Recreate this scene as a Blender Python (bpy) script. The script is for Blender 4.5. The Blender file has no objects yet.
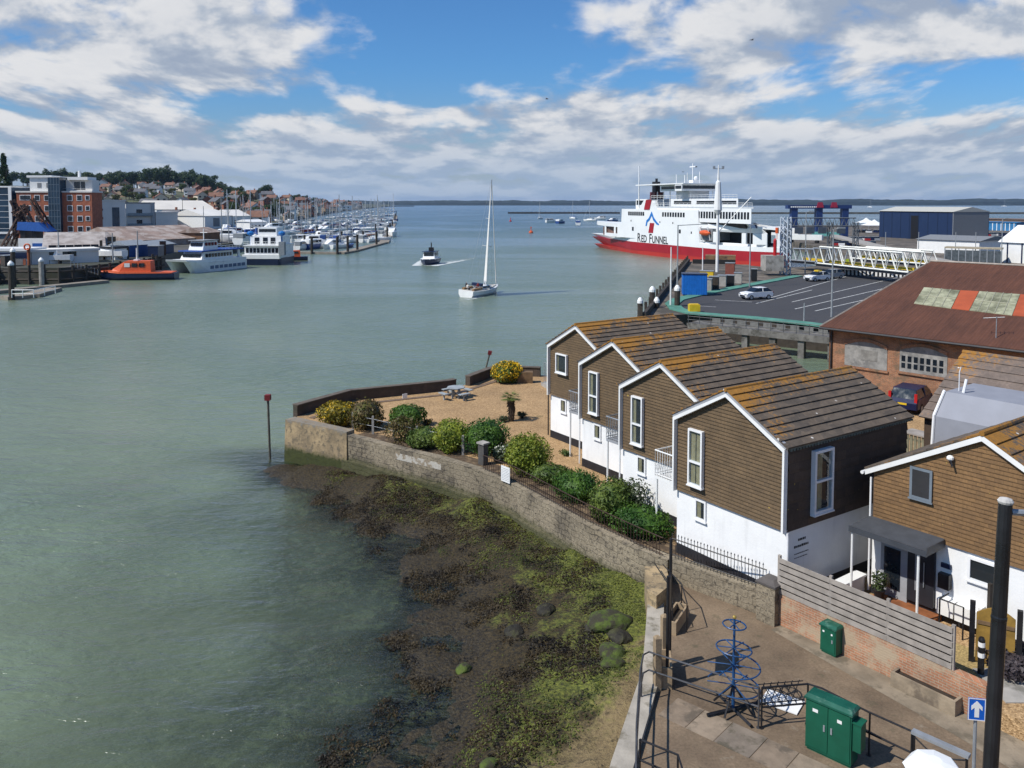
import bpy, bmesh, math, random
from mathutils import Vector, Matrix
RD = random.Random(11)
S = bpy.context.scene
COL = S.collection
rad = math.radians

# ---------------------------------------------------------------- camera, light, exposure
F = 837.0; TAN = 0.06; HOR = 203.0; CZ = 15.0
TH = math.atan(TAN); PPY = HOR + F * TAN
cam = bpy.data.cameras.new("camera"); camo = bpy.data.objects.new("camera", cam); COL.objects.link(camo)
camo.location = (0, 0, CZ); camo.rotation_euler = (rad(90) - TH, 0, 0)
cam.sensor_width = 36.0; cam.lens = F / 1024 * 36.0
cam.shift_y = -(384.0 - PPY) / 1024.0
cam.clip_start = 0.3; cam.clip_end = 60000
S.camera = camo
SUN_DIR = Vector((-0.91, -0.41, 0)).normalized() * math.cos(rad(50)) + Vector((0, 0, math.sin(rad(50))))
sl = bpy.data.lights.new("sun", 'SUN'); slo = bpy.data.objects.new("sun", sl); COL.objects.link(slo)
sl.energy = 4.9; sl.angle = rad(0.5); sl.color = (1.0, 0.955, 0.88)
slo.rotation_euler = SUN_DIR.to_track_quat('Z', 'Y').to_euler(); slo.location = (-60, -20, 90)
S.view_settings.view_transform = 'Standard'; S.view_settings.look = 'None'
S.view_settings.exposure = 0.0; S.view_settings.gamma = 1.0
S.render.engine = 'CYCLES'
try:
    S.cycles.use_denoising = True; S.cycles.denoiser = 'OPENIMAGEDENOISE'
except Exception: pass
S.cycles.max_bounces = 6; S.cycles.diffuse_bounces = 2; S.cycles.glossy_bounces = 3
S.cycles.transmission_bounces = 3; S.cycles.transparent_max_bounces = 8; S.cycles.volume_bounces = 0
S.cycles.caustics_reflective = False; S.cycles.caustics_refractive = False
S.cycles.sample_clamp_indirect = 4.0

# ---------------------------------------------------------------- node helpers
def nd(t, typ, ins=None, **props):
    n = t.nodes.new('ShaderNode' + typ)
    for k, v in props.items(): setattr(n, k, v)
    for k, v in (ins or {}).items():
        s = n.inputs[k]
        if isinstance(v, bpy.types.NodeSocket): t.links.new(v, s)
        else:
            if isinstance(v, tuple) and len(v) == 3 and s.type == 'RGBA': v = v + (1,)
            s.default_value = v
    return n
def mixc(t, f, a, b, mode='MIX'):
    return nd(t, 'Mix', {0: f, 6: a, 7: b}, data_type='RGBA', blend_type=mode).outputs[2]
def noise(t, vec, scale, detail=4, rough=.55, dist=0.0):
    return nd(t, 'TexNoise', {'Vector': vec, 'Scale': scale, 'Detail': detail, 'Roughness': rough, 'Distortion': dist}).outputs['Fac']
def mth(t, op, a, b=0.0, clamp=False):
    n = nd(t, 'Math', {0: a, 1: b}, operation=op); n.use_clamp = clamp
    return n.outputs[0]
def ramp(t, f, stops, interp='LINEAR'):
    n = nd(t, 'ValToRGB', {'Fac': f}); e = n.color_ramp.elements; n.color_ramp.interpolation = interp
    while len(e) < len(stops): e.new(0.5)
    for i, (p, c) in enumerate(stops):
        e[i].position = p; e[i].color = (c, c, c, 1) if isinstance(c, (int, float)) else tuple(c) + (1,)
    return n.outputs['Color']
def maprange(t, v, a, b, c=0.0, d=1.0):
    return nd(t, 'MapRange', {0: v, 1: a, 2: b, 3: c, 4: d}, interpolation_type='SMOOTHSTEP').outputs[0]
def sc(c, k): return tuple(min(1, x * k) for x in c[:3])

# ---------------------------------------------------------------- world: Nishita sky with a cloud layer
W = bpy.data.worlds.new("World"); S.world = W; W.use_nodes = True
t = W.node_tree; t.nodes.clear()
sky = nd(t, 'TexSky', sky_type='NISHITA'); sky.sun_disc = False
sky.sun_elevation = rad(50); sky.sun_rotation = math.atan2(SUN_DIR.x, SUN_DIR.y)
sky.air_density = 1.0; sky.dust_density = 0.6; sky.ozone_density = 2.5
d = nd(t, 'TexCoord').outputs['Generated']
sp = nd(t, 'SeparateXYZ', {0: d})
dy = mth(t, 'ADD', mth(t, 'ABSOLUTE', sp.outputs[1]), 0.06)
ax = mth(t, 'DIVIDE', sp.outputs[0], dy)             # tangent of azimuth
ez = mth(t, 'DIVIDE', sp.outputs[2], dy)             # tangent of elevation
le = mth(t, 'LOGARITHM', mth(t, 'ADD', mth(t, 'MAXIMUM', ez, 0.0), 0.055), 2.718)
def cvec(off):
    l2 = mth(t, 'ADD', le, off)
    inv = mth(t, 'MULTIPLY', ax, mth(t, 'ADD', 1.0, mth(t, 'MULTIPLY', mth(t, 'MAXIMUM', mth(t, 'SUBTRACT', 0.16, ez), 0.0), 4.0)))
    return nd(t, 'CombineXYZ', {0: mth(t, 'MULTIPLY', inv, 6.2), 1: mth(t, 'MULTIPLY', l2, 2.7), 2: 3.7}).outputs[0]
def dens(off):
    v = cvec(off)
    return mth(t, 'ADD', mth(t, 'MULTIPLY', noise(t, v, 1.70, 9, .53, .15), .80), mth(t, 'MULTIPLY', noise(t, v, 3.6, 6, .55), .20))
def blob(cx, cy, rx, ry, amp):
    # soft ellipse in (tan azimuth, tan elevation)
    a = mth(t, 'POWER', mth(t, 'DIVIDE', mth(t, 'SUBTRACT', ax, cx), rx), 2.0)
    b = mth(t, 'POWER', mth(t, 'DIVIDE', mth(t, 'SUBTRACT', ez, cy), ry), 2.0)
    g = mth(t, 'EXPONENT', mth(t, 'MULTIPLY', mth(t, 'ADD', a, b), -1.0))
    return mth(t, 'MULTIPLY', g, amp)
cover = 0.055
for bl in [(-.09, .205, .115, .095, -.34), (-.30, .108, .085, .014, -.20), (.56, .130, .16, .028, -.22), (.03, .20, .06, .06, -.10), (.12, .15, .1, .03, -.06),
           (-.42, .19, .27, .085, .20), (.42, .195, .25, .065, .22), (.06, .108, .14, .026, .12), (-.14, .10, .16, .012, .06), (.0, .045, 4.0, .045, .20), (.02, .245, .5, .012, .05)]:
    cover = mth(t, 'ADD', cover, blob(*bl))
cover = mth(t, 'SUBTRACT', cover, mth(t, 'MULTIPLY', maprange(t, ez, 0.30, 0.75), .22))
d0 = mth(t, 'ADD', dens(0.0), cover)
d1 = dens(0.15)
alpha = mth(t, 'MAXIMUM', maprange(t, d0, 0.49, 0.69), maprange(t, ez, .05, .012))
lit = mth(t, 'SUBTRACT', d1, mth(t, 'SUBTRACT', d0, cover))
thick = maprange(t, d0, 0.62, 0.92)
shade = mth(t, 'SUBTRACT', maprange(t, lit, 0.13, -0.13), mth(t, 'MULTIPLY', thick, .18))
ccol = ramp(t, shade, [(0.0, (.40, .48, .62)), (.34, (.53, .60, .71)), (.60, (.69, .73, .80)), (.95, (.89, .90, .925))])
lowm = maprange(t, ez, 0.105, 0.01)
ccol = mixc(t, mth(t, 'MULTIPLY', lowm, .72), ccol, (.40, .54, .74))
tint = mixc(t, maprange(t, ez, 0.02, 0.16), (.74, .84, 1.02), (.50, .90, 1.30))
b1 = nd(t, 'Background', {'Color': mixc(t, 1.0, sky.outputs[0], tint, 'MULTIPLY'), 'Strength': 0.094})
b2 = nd(t, 'Background', {'Color': ccol, 'Strength': 0.85})
mx = nd(t, 'MixShader', {0: alpha, 1: b1.outputs[0], 2: b2.outputs[0]})
nd(t, 'OutputWorld', {0: mx.outputs[0]})
W.cycles.sampling_method = 'MANUAL'; W.cycles.sample_map_resolution = 512

# ---------------------------------------------------------------- projection helpers (design pixels -> world points)
FV = Vector((0, math.cos(TH), -math.sin(TH))); UV = Vector((0, math.sin(TH), math.cos(TH))); RV = Vector((1, 0, 0)); CC = Vector((0, 0, CZ))
def ray(px, py): return FV * F + RV * (px - 512) + UV * (PPY - py)
def P(px, py, z=0.0):
    r = ray(px, py); return CC + r * ((z - CZ) / r.z)
def PY(px, py, Y):
    r = ray(px, py); return CC + r * (Y / r.y)

# ---------------------------------------------------------------- mesh builder
class MB:
    def __init__(s, M=None): s.v = []; s.f = []; s.mi = []; s.M = M
    def add(s, pts, faces, m=0):
        o = len(s.v)
        for p in pts:
            p = Vector(p)
            s.v.append(tuple(s.M @ p) if s.M else tuple(p))
        for f in faces: s.f.append([i + o for i in f]); s.mi.append(m)
    def face(s, pts, m=0): s.add(pts, [list(range(len(pts)))], m)
    def box(s, x0, y0, z0, x1, y1, z1, m=0):
        s.add([(x0,y0,z0),(x1,y0,z0),(x1,y1,z0),(x0,y1,z0),(x0,y0,z1),(x1,y0,z1),(x1,y1,z1),(x0,y1,z1)],
              [(0,3,2,1),(4,5,6,7),(0,1,5,4),(1,2,6,5),(2,3,7,6),(3,0,4,7)], m)
    def extr(s, poly, vec, m=0):
        n = len(poly); vec = Vector(vec)
        pts = [Vector(p) for p in poly] + [Vector(p) + vec for p in poly]
        s.add(pts, [list(range(n))[::-1], list(range(n, 2*n))] + [(i, (i+1) % n, n+(i+1) % n, n+i) for i in range(n)], m)
    def prism(s, poly, z0, z1, m=0): s.extr([(p[0], p[1], z0) for p in poly], (0, 0, z1 - z0), m)
    def tube(s, pts, r, n=6, m=0, cap=True):
        pts = [Vector(p) for p in pts]; k = len(pts)
        rs = r if isinstance(r, (list, tuple)) else [r] * k
        rings = []; up = None
        for i, p in enumerate(pts):
            tg = (pts[min(i+1, k-1)] - pts[max(i-1, 0)]).normalized()
            if up is None: up = Vector((0,0,1)) if abs(tg.z) < .9 else Vector((1,0,0))
            a = tg.cross(up)
            if a.length < 1e-4: a = tg.orthogonal()
            a.normalize(); b = a.cross(tg); up = b
            rings.append([p + (a*math.cos(2*math.pi*j/n) + b*math.sin(2*math.pi*j/n)) * rs[i] for j in range(n)])
        vv = [q for rg in rings for q in rg]; ff = []
        for i in range(k-1):
            for j in range(n): ff.append((i*n+j, i*n+(j+1) % n, (i+1)*n+(j+1) % n, (i+1)*n+j))
        if cap: ff += [tuple(range(n))[::-1], tuple(range((k-1)*n, k*n))]
        s.add(vv, ff, m)
    def ring(s, c, R, r, n=28, k=5, nrm=(0,0,1), m=0, a0=0, a1=2*math.pi):
        q = Vector(nrm).to_track_quat('Z', 'Y'); full = abs(a1-a0-2*math.pi) < 1e-3
        pts = [Vector(c) + q @ Vector((R*math.cos(a0+(a1-a0)*i/n), R*math.sin(a0+(a1-a0)*i/n), 0)) for i in range(n+1)]
        s.tube(pts, r, k, m, not full)
    def lathe(s, prof, c=(0,0,0), n=12, m=0):
        c = Vector(c); k = len(prof); vv = []; ff = []
        for r, z in prof:
            for j in range(n): vv.append(c + Vector((r*math.cos(2*math.pi*j/n), r*math.sin(2*math.pi*j/n), z)))
        for i in range(k-1):
            for j in range(n): ff.append((i*n+j, i*n+(j+1) % n, (i+1)*n+(j+1) % n, (i+1)*n+j))
        ff += [tuple(range(n))[::-1], tuple(range((k-1)*n, k*n))]
        s.add(vv, ff, m)
    def ball(s, c, rx, ry=None, rz=None, n=10, m=0):
        ry = ry or rx; rz = rz or rx; k = max(4, n//2); vv = []; ff = []
        c = Vector(c)
        for i in range(k+1):
            a = math.pi*i/k
            rr = max(math.sin(a), .02)
            for j in range(n):
                vv.append(c + Vector((rx*rr*math.cos(2*math.pi*j/n), ry*rr*math.sin(2*math.pi*j/n), -rz*math.cos(a))))
        for i in range(k):
            for j in range(n): ff.append((i*n+j, i*n+(j+1) % n, (i+1)*n+(j+1) % n, (i+1)*n+j))
        ff += [tuple(range(n))[::-1], tuple(range(k*n, (k+1)*n))]
        s.add(vv, ff, m)
    def loft(s, secs, m=0, close=True, cap=True):
        # secs: list of equal-length point loops
        n = len(secs[0]); vv = [p for q in secs for p in q]; ff = []
        for i in range(len(secs)-1):
            for j in range(n if close else n-1): ff.append((i*n+j, i*n+(j+1) % n, (i+1)*n+(j+1) % n, (i+1)*n+j))
        if cap: ff += [tuple(range(n))[::-1], tuple(range((len(secs)-1)*n, len(secs)*n))]
        s.add(vv, ff, m)
    def mesh(s, name, mats, smooth=False, recalc=True):
        me = bpy.data.meshes.new(name); me.from_pydata(s.v, [], s.f)
        for mt in (mats if isinstance(mats, (list, tuple)) else [mats]): me.materials.append(mt)
        if len(me.materials) > 1: me.polygons.foreach_set('material_index', s.mi)
        if recalc:
            bm = bmesh.new(); bm.from_mesh(me)
            bmesh.ops.recalc_face_normals(bm, faces=bm.faces); bm.to_mesh(me); bm.free()
        if smooth: me.polygons.foreach_set('use_smooth', [True]*len(me.polygons))
        me.update(); return me
    def build(s, name, mats, parent=None, smooth=False, recalc=True, loc=None, rz=0):
        o = bpy.data.objects.new(name, s.mesh(name, mats, smooth, recalc)); COL.objects.link(o)
        if parent: o.parent = parent
        if loc is not None: o.location = loc
        if rz: o.rotation_euler = (0, 0, rz)
        return o

def tag(o, label=None, cat=None, group=None, kind=None):
    if label: o['label'] = label
    if cat: o['category'] = cat
    if group: o['group'] = group
    if kind: o['kind'] = kind
    return o
def thing(name, label, cat, loc=(0,0,0), rz=0.0, group=None, scale=None):
    o = bpy.data.objects.new(name, None); COL.objects.link(o); o.empty_display_size = .3
    o.location = loc; o.rotation_euler = (0, 0, rz)
    if scale: o.scale = (scale,)*3 if isinstance(scale, (int, float)) else scale
    return tag(o, label, cat, group)
def struct(mb, name, mt, smooth=False, recalc=True): return tag(mb.build(name, mt, None, smooth, recalc), kind='structure')
def kids(o): return [c for c in o.children]
def dup(root, loc, rz=0.0, label=None, scale=None, group=None):
    def cp(o, par):
        c = o.copy(); COL.objects.link(c)
        if par: c.parent = par
        for ch in kids(o): cp(ch, c)
        return c
    r = cp(root, None); r.location = loc; r.rotation_euler = (0, 0, rz)
    if scale: r.scale = (scale,)*3 if isinstance(scale, (int, float)) else scale
    if label: r['label'] = label
    if group: r['group'] = group
    return r

# ---------------------------------------------------------------- materials
def newmat(name):
    m = bpy.data.materials.new(name); m.use_nodes = True; m.node_tree.nodes.clear(); return m, m.node_tree
def coords(t, world=False):
    if world: return nd(t, 'NewGeometry').outputs['Position']
    o = nd(t, 'TexCoord').outputs['Object']; l = nd(t, 'ObjectInfo').outputs['Location']
    l2 = nd(t, 'VectorMath', {0: l, 1: (.37, .41, .29)}, operation='MULTIPLY').outputs[0]
    return nd(t, 'VectorMath', {0: o, 1: l2}, operation='ADD').outputs[0]
def finish(t, col, rough=.7, h=None, bump=.3, dist=.02, metal=0.0, spec=.4, extra=None):
    ins = {'Base Color': col, 'Roughness': rough, 'Metallic': metal, 'Specular IOR Level': spec}
    if h is not None: ins['Normal'] = nd(t, 'Bump', {'Strength': bump, 'Distance': dist, 'Height': h}).outputs[0]
    if extra: ins.update(extra)
    p = nd(t, 'BsdfPrincipled', ins); nd(t, 'OutputMaterial', {0: p.outputs[0]}); return p
MC = {}
def mat(name, col, rough=.65, var=.18, scale=2.5, bump=.15, bscale=18, metal=0.0, spec=.4, col2=None, th=.58, s2=1.2, streak=0.0):
    if name in MC: return MC[name]
    m, t = newmat(name); v = coords(t)
    n1 = noise(t, v, scale, 6, .6)
    c = mixc(t, maprange(t, n1, .25, .75), sc(col, 1-var), sc(col, 1+var))
    if col2:
        n2 = noise(t, v, s2, 7, .65)
        c = mixc(t, maprange(t, n2, th-.06, th+.08), c, col2)
    if streak:
        v2 = nd(t, 'VectorMath', {0: v, 1: (3.0, 3.0, .25)}, operation='MULTIPLY').outputs[0]
        n3 = noise(t, v2, 1.3, 5, .6)
        c = mixc(t, mth(t, 'MULTIPLY', maprange(t, n3, .52, .75), streak), c, sc(col, .45))
    h = noise(t, v, bscale, 4, .6)
    r = mth(t, 'ADD', rough, mth(t, 'MULTIPLY', mth(t, 'SUBTRACT', n1, .5), .25), True)
    finish(t, c, r, h, bump, .02, metal, spec)
    MC[name] = m; return m
def brick(name, c1, c2, mortar, w=.225, hh=.075, ms=.012, bump=.5, rough=.85, dirt=None, offset=.5, dth=.55):
    m, t = newmat(name); o = nd(t, 'TexCoord').outputs['Object']
    s = nd(t, 'SeparateXYZ', {0: o}); v = nd(t, 'CombineXYZ', {0: mth(t, 'ADD', s.outputs[0], s.outputs[1]), 1: s.outputs[2]}).outputs[0]
    b = nd(t, 'TexBrick', {'Vector': v, 'Color1': c1, 'Color2': c2, 'Mortar': mortar, 'Scale': 1.0, 'Mortar Size': ms, 'Mortar Smooth': .2, 'Bias': 0.0, 'Brick Width': w, 'Row Height': hh})
    b.offset = offset
    n1 = noise(t, o, 1.1, 6, .65); n2 = noise(t, o, 9, 5, .6)
    c = mixc(t, 1.0, b.outputs[0], ramp(t, n1, [(.25, .6), (.75, 1.25)]), 'MULTIPLY')
    c = mixc(t, 1.0, c, ramp(t, n2, [(.25, .8), (.75, 1.2)]), 'MULTIPLY')
    if dirt: c = mixc(t, maprange(t, noise(t, o, .9, 7, .7), dth, dth+.14), c, dirt)
    h = mth(t, 'ADD', mth(t, 'MULTIPLY', b.outputs['Fac'], -1.0), mth(t, 'MULTIPLY', n2, .4))
    finish(t, c, rough, h, bump, .01); return m
def leafmat(name, dark, light, tip=None):
    m, t = newmat(name); v = coords(t)
    n1 = noise(t, v, 1.1, 4, .6); n2 = noise(t, v, 7.0, 3, .6)
    c = mixc(t, maprange(t, n1, .35, .65), dark, light)
    c = mixc(t, 1.0, c, ramp(t, n2, [(.3, .55), (.7, 1.5)]), 'MULTIPLY')
    if tip: c = mixc(t, maprange(t, noise(t, v, 3.1, 4, .7), .5, .62), c, tip)
    p = nd(t, 'BsdfPrincipled', {'Base Color': c, 'Roughness': .55, 'Specular IOR Level': .3})
    tr = nd(t, 'BsdfTranslucent', {'Color': c})
    mx = nd(t, 'MixShader', {0: .22, 1: p.outputs[0], 2: tr.outputs[0]})
    nd(t, 'OutputMaterial', {0: mx.outputs[0]}); return m
def glassmat(name, tint=(.75, .82, .85)):
    m, t = newmat(name)
    tr = nd(t, 'BsdfTransparent', {'Color': tint}); gl = nd(t, 'BsdfGlossy', {'Color': (1, 1, 1), 'Roughness': .03})
    lw = nd(t, 'LayerWeight', {'Blend': .5}).outputs['Facing']
    fr = mth(t, 'ADD', .05, mth(t, 'MULTIPLY', mth(t, 'POWER', lw, 4.0), .85), True)
    mx = nd(t, 'MixShader', {0: fr, 1: tr.outputs[0], 2: gl.outputs[0]})
    nd(t, 'OutputMaterial', {0: mx.outputs[0]}); return m
M_WHITE = mat('white_paint', (.78, .78, .76), .45, .05, 1.2, .05, 30, streak=.12)
M_RENDER = mat('white_render', (.80, .80, .79), .8, .06, .8, .35, 14, streak=.16)
M_PLINTH = mat('black_plinth', (.018, .018, .022), .6, .3)
M_TRIM = mat('grey_trim', (.30, .31, .33), .6, .12)
M_PVC = mat('white_pvc', (.80, .80, .80), .3, .03)
M_DGLASS = mat('dark_glass', (.012, .017, .024), .06, .3, 1.5, .02, 3, spec=.6)
M_GLASS = glassmat('clear_glass')
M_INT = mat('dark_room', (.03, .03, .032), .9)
M_CURT = mat('beige_curtain', (.42, .34, .20), .9, .2, 6)
M_BLACK = mat('black_iron', (.012, .012, .014), .45, .3, 5, .1)
M_GREYM = mat('galvanised_steel', (.30, .32, .34), .45, .15, 4, .1, metal=.3)
M_STEEL = mat('weathered_rail', (.06, .06, .062), .5, .4, 3, .2, metal=.2)
M_CONC = mat('concrete', (.33, .31, .28), .9, .22, 1.3, .5, 12, col2=(.18, .17, .145), th=.6, s2=.9)
M_WOODG = mat('silvered_timber', (.31,.275,.24), .85, .22, 3, .4, 25)
M_WOOD = mat('brown_timber', (.16, .10, .05), .8, .3, 4, .4, 22)
M_DWOOD = mat('dark_timber', (.045, .036, .028), .85, .35, 2, .5, 12)
M_RED = mat('red_paint', (.42, .012, .014), .4, .15)
M_BLUE = mat('blue_paint', (.02, .10, .36), .45, .15)
M_NAVY = mat('navy_paint', (.012, .022, .06), .35, .2)
M_ORANGE = mat('orange_paint', (.62, .10, .025), .5, .15)
M_YEL = mat('yellow_paint', (.62, .42, .02), .5, .12)
M_TYRE = mat('tyre_rubber', (.015, .015, .016), .85)
# ---------------------------------------------------------------- shore levels
ZG, ZP, ZQ, ZL = 2.0, 1.5, 2.6, 3.0
GWALL = [(-13.14,48.21),(-9.3,45.64),(-5.82,42.79),(-3.6,41.2),(-1.54,39.3),(0.0,37.46),(2.76,32.9),(4.59,30.3),(5.58,29.26)]
PEDGE = [(4.9,29.0),(4.55,27.2),(3.75,23.2),(2.39,19.26),(0.6,13.0),(-2.0,4.0),(-4.0,-14.0)]
CTRL = [((-13.3,48.4),-.25),((-13.6,50.5),-.5),((-9.5,45.4),.4),((-5.9,42.6),.74),((-1.6,39.1),.85),((0,37.2),.72),((2.7,32.6),.92),((4.5,30.0),1.0),
        ((4.5,27.2),1.05),((3.6,23.2),.98),((2.3,19.2),.95),((.4,13),.9),((-2.2,4),.9),
        ((-12.8,46.6),.12),((-11,46.0),.3),((-9.2,41.5),0),((-4.9,35.9),0),((-2.4,31.7),.03),((-2.0,27.9),.05),((-2.6,23.5),0),((-3.4,21.4),0),((-4,14),0),((-5,5),0),
        ((-12.5,40.5),-.8),((-8.8,35),-.42),((-6.2,30),-.34),((-5.8,25),-.30),((-6.8,20),-.34),((-8,12),-.5),
        ((-17,44),-2.2),((-13,34),-1.3),((-10.5,27),-.85),((-11,19),-.85),((-14,8),-1.5),((-22,36),-3),((-18,24),-2.6),((-20,10),-2.6),((-16,54),-2.5),((-24,50),-3),
        ((1,33),.55),((2,27),.62),((1,22),.6),((-3.2,39),.42),((0,29),.36)]
def hsh(i, j): 
    n = math.sin(i*127.1 + j*311.7)*43758.5453; return n - math.floor(n)
def vn(x, y):
    i, j = math.floor(x), math.floor(y); fx, fy = x-i, y-j
    fx = fx*fx*(3-2*fx); fy = fy*fy*(3-2*fy)
    return (hsh(i,j)*(1-fx)+hsh(i+1,j)*fx)*(1-fy) + (hsh(i,j+1)*(1-fx)+hsh(i+1,j+1)*fx)*fy
def fbm(x, y, o=4):
    a, s, f = .5, 0, 1
    for k in range(o): s += a*vn(x*f+k*17.3, y*f+k*9.1); a *= .5; f *= 2.03
    return s
def beach_h(x, y, detail=True):
    sw = sh = 0.0
    for (cx, cy), ch in CTRL:
        w = 1.0/((x-cx)**2+(y-cy)**2+.35)**1.6
        sw += w; sh += w*ch
    h = sh/sw
    if detail: h += .34*(fbm(x*.75, y*.75, 4)-.47) + .15*(fbm(x*2.9+5, y*2.9, 3)-.45) + .05*(hsh(round(x*9), round(y*9))-.5)
    return h

# beach
m, t = newmat('weedy_foreshore')
pos = coords(t, True); s3 = nd(t, 'SeparateXYZ', {0: pos})
n1 = noise(t, pos, .55, 8, .68); n2 = noise(t, pos, 2.6, 7, .7); n3 = noise(t, pos, 9, 5, .65)
shingle = mixc(t, n3, (.13,.090,.048), (.34,.245,.125))
weed = mixc(t, maprange(t, n3, .3, .7), (.009,.007,.004), (.066,.046,.016))
green = mixc(t, maprange(t, n3, .3, .72), (.035,.046,.008), (.20,.215,.035))
gx = mth(t, 'ADD', mth(t, 'MULTIPLY', s3.outputs[2], .34), mth(t, 'ADD', mth(t, 'MULTIPLY', n1, .62), mth(t, 'MULTIPLY', n2, .30)))
c = mixc(t, maprange(t, gx, .62, .74), weed, green)
hx = mth(t, 'ADD', mth(t, 'MULTIPLY', s3.outputs[0], .11), mth(t, 'ADD', mth(t, 'MULTIPLY', s3.outputs[1], -.075), mth(t, 'MULTIPLY', mth(t, 'ADD', n1, n2), .55)))
c = mixc(t, mth(t, 'MULTIPLY', maprange(t, hx, -1.0, -.78), .9), c, shingle)
c = mixc(t, mth(t, 'MULTIPLY', maprange(t, n2, .55, .66), .7), c, (.010,.008,.005))
c = mixc(t, mth(t, 'MULTIPLY', maprange(t, s3.outputs[2], .06, -.18), .9), c, mixc(t, maprange(t, mth(t, 'ADD', mth(t, 'MULTIPLY', n1, .5), mth(t, 'MULTIPLY', n2, .5)), .47, .57), (.010,.010,.007), (.10,.105,.06)))
wet = maprange(t, s3.outputs[2], .35, -.05)
finish(t, c, mth(t, 'SUBTRACT', .85, mth(t, 'MULTIPLY', wet, .45)), mth(t, 'ADD', n2, mth(t, 'MULTIPLY', n3, .7)), 1.0, .12)
M_BEACH = m
mb = MB(); nx, ny = 150, 178; x0, y0, st = -26.0, 8.0, .26
for j in range(ny):
    for i in range(nx):
        x, y = x0+i*st*.84, y0+j*st
        mb.v.append((x, y, beach_h(x, y)))
mb.f = [(j*nx+i, j*nx+i+1, (j+1)*nx+i+1, (j+1)*nx+i) for j in range(ny-1) for i in range(nx-1)]; mb.mi = [0]*len(mb.f)
struct(mb, 'beach', M_BEACH, True, False)
mb = MB(); mb.face([(-9000,-300,-3.6),(9000,-300,-3.6),(9000,9500,-3.6),(-9000,9500,-3.6)])
struct(mb, 'seabed', mat('silt', (.08,.085,.06), .9))

# water: one sheet, clear where shallow
m, t = newmat('harbour_water')
pos = coords(t, True); dep = nd(t, 'Attribute', attribute_name='depth').outputs['Fac']
rotp = nd(t, 'Mapping', {'Vector': pos, 'Rotation': (0, 0, rad(24)), 'Scale': (.55, 1.25, 1)}).outputs[0]
w1 = noise(t, rotp, .9, 5, .62, .3); w2 = noise(t, rotp, .16, 5, .6, .5); w3 = noise(t, rotp, 3.4, 3, .55)
big = noise(t, nd(t, 'Mapping', {'Vector': pos, 'Scale': (.5, 1, 1)}).outputs[0], .017, 6, .62, .8)
wind = maprange(t, big, .36, .64)
h = mth(t, 'ADD', mth(t, 'MULTIPLY', w1, .55), mth(t, 'ADD', mth(t, 'MULTIPLY', w2, .9), mth(t, 'MULTIPLY', w3, .12)))
h = mth(t, 'MULTIPLY', h, mth(t, 'ADD', .42, mth(t, 'MULTIPLY', wind, .85)))
bmp = nd(t, 'Bump', {'Strength': .9, 'Distance': .62, 'Height': h}).outputs[0]
sy = nd(t, 'SeparateXYZ', {0: pos})
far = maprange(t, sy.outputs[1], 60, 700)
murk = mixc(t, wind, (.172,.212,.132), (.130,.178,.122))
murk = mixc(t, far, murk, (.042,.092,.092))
dif = nd(t, 'BsdfDiffuse', {'Color': murk, 'Normal': bmp}); tra = nd(t, 'BsdfTransparent', {'Color': (.80,.90,.82)})
opac = mth(t, 'SUBTRACT', 1.0, mth(t, 'POWER', 2.718, mth(t, 'MULTIPLY', dep, -1.05)), True)
body = nd(t, 'MixShader', {0: opac, 1: tra.outputs[0], 2: dif.outputs[0]})
gl = nd(t, 'BsdfGlossy', {'Color': (.92,.95,1), 'Roughness': .22, 'Normal': bmp})
fr = nd(t, 'Fresnel', {'IOR': 1.33, 'Normal': bmp})
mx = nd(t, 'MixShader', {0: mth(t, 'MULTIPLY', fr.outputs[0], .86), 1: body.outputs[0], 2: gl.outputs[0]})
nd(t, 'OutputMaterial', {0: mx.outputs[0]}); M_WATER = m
xs = [-9000,-4000,-1500,-600,-250,-100,-50,-34] + [-26+i*.45 for i in range(75)] + [9,12,20,40,90,200,600,2000,9000]
ys = [-300,-60,0] + [6+i*.45 for i in range(104)] + [56,62,75,100,140,200,300,500,900,1800,4000,9500]
mb = MB(); dv = []
for y in ys:
    for x in xs:
        mb.v.append((x, y, 0.0))
        dd = 3.0
        if -26 < x < 8 and 6 <= y < 53:
            dd = max(0, -beach_h(x, y, False))
            e = min(1, max(0, min((x+26)/4, (y-6)/3, (53-y)/3)))
            dd = dd*e + 3.0*(1-e) if x < -8 or y < 9 else dd
        dv.append(dd)
nx = len(xs)
mb.f = [(j*nx+i, j*nx+i+1, (j+1)*nx+i+1, (j+1)*nx+i) for j in range(len(ys)-1) for i in range(nx-1)]; mb.mi = [0]*len(mb.f)
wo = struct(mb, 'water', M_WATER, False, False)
at = wo.data.attributes.new('depth', 'FLOAT', 'POINT'); at.data.foreach_set('value', dv)

def offs_(path):
    def f(d):
        out = []
        for i, p in enumerate(path):
            a = Vector(path[max(0,i-1)]); b = Vector(path[min(len(path)-1,i+1)]); dd = (b-a).normalized(); out.append((p[0]-dd.y*d, p[1]+dd.x*d))
        return out
    return f
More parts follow.
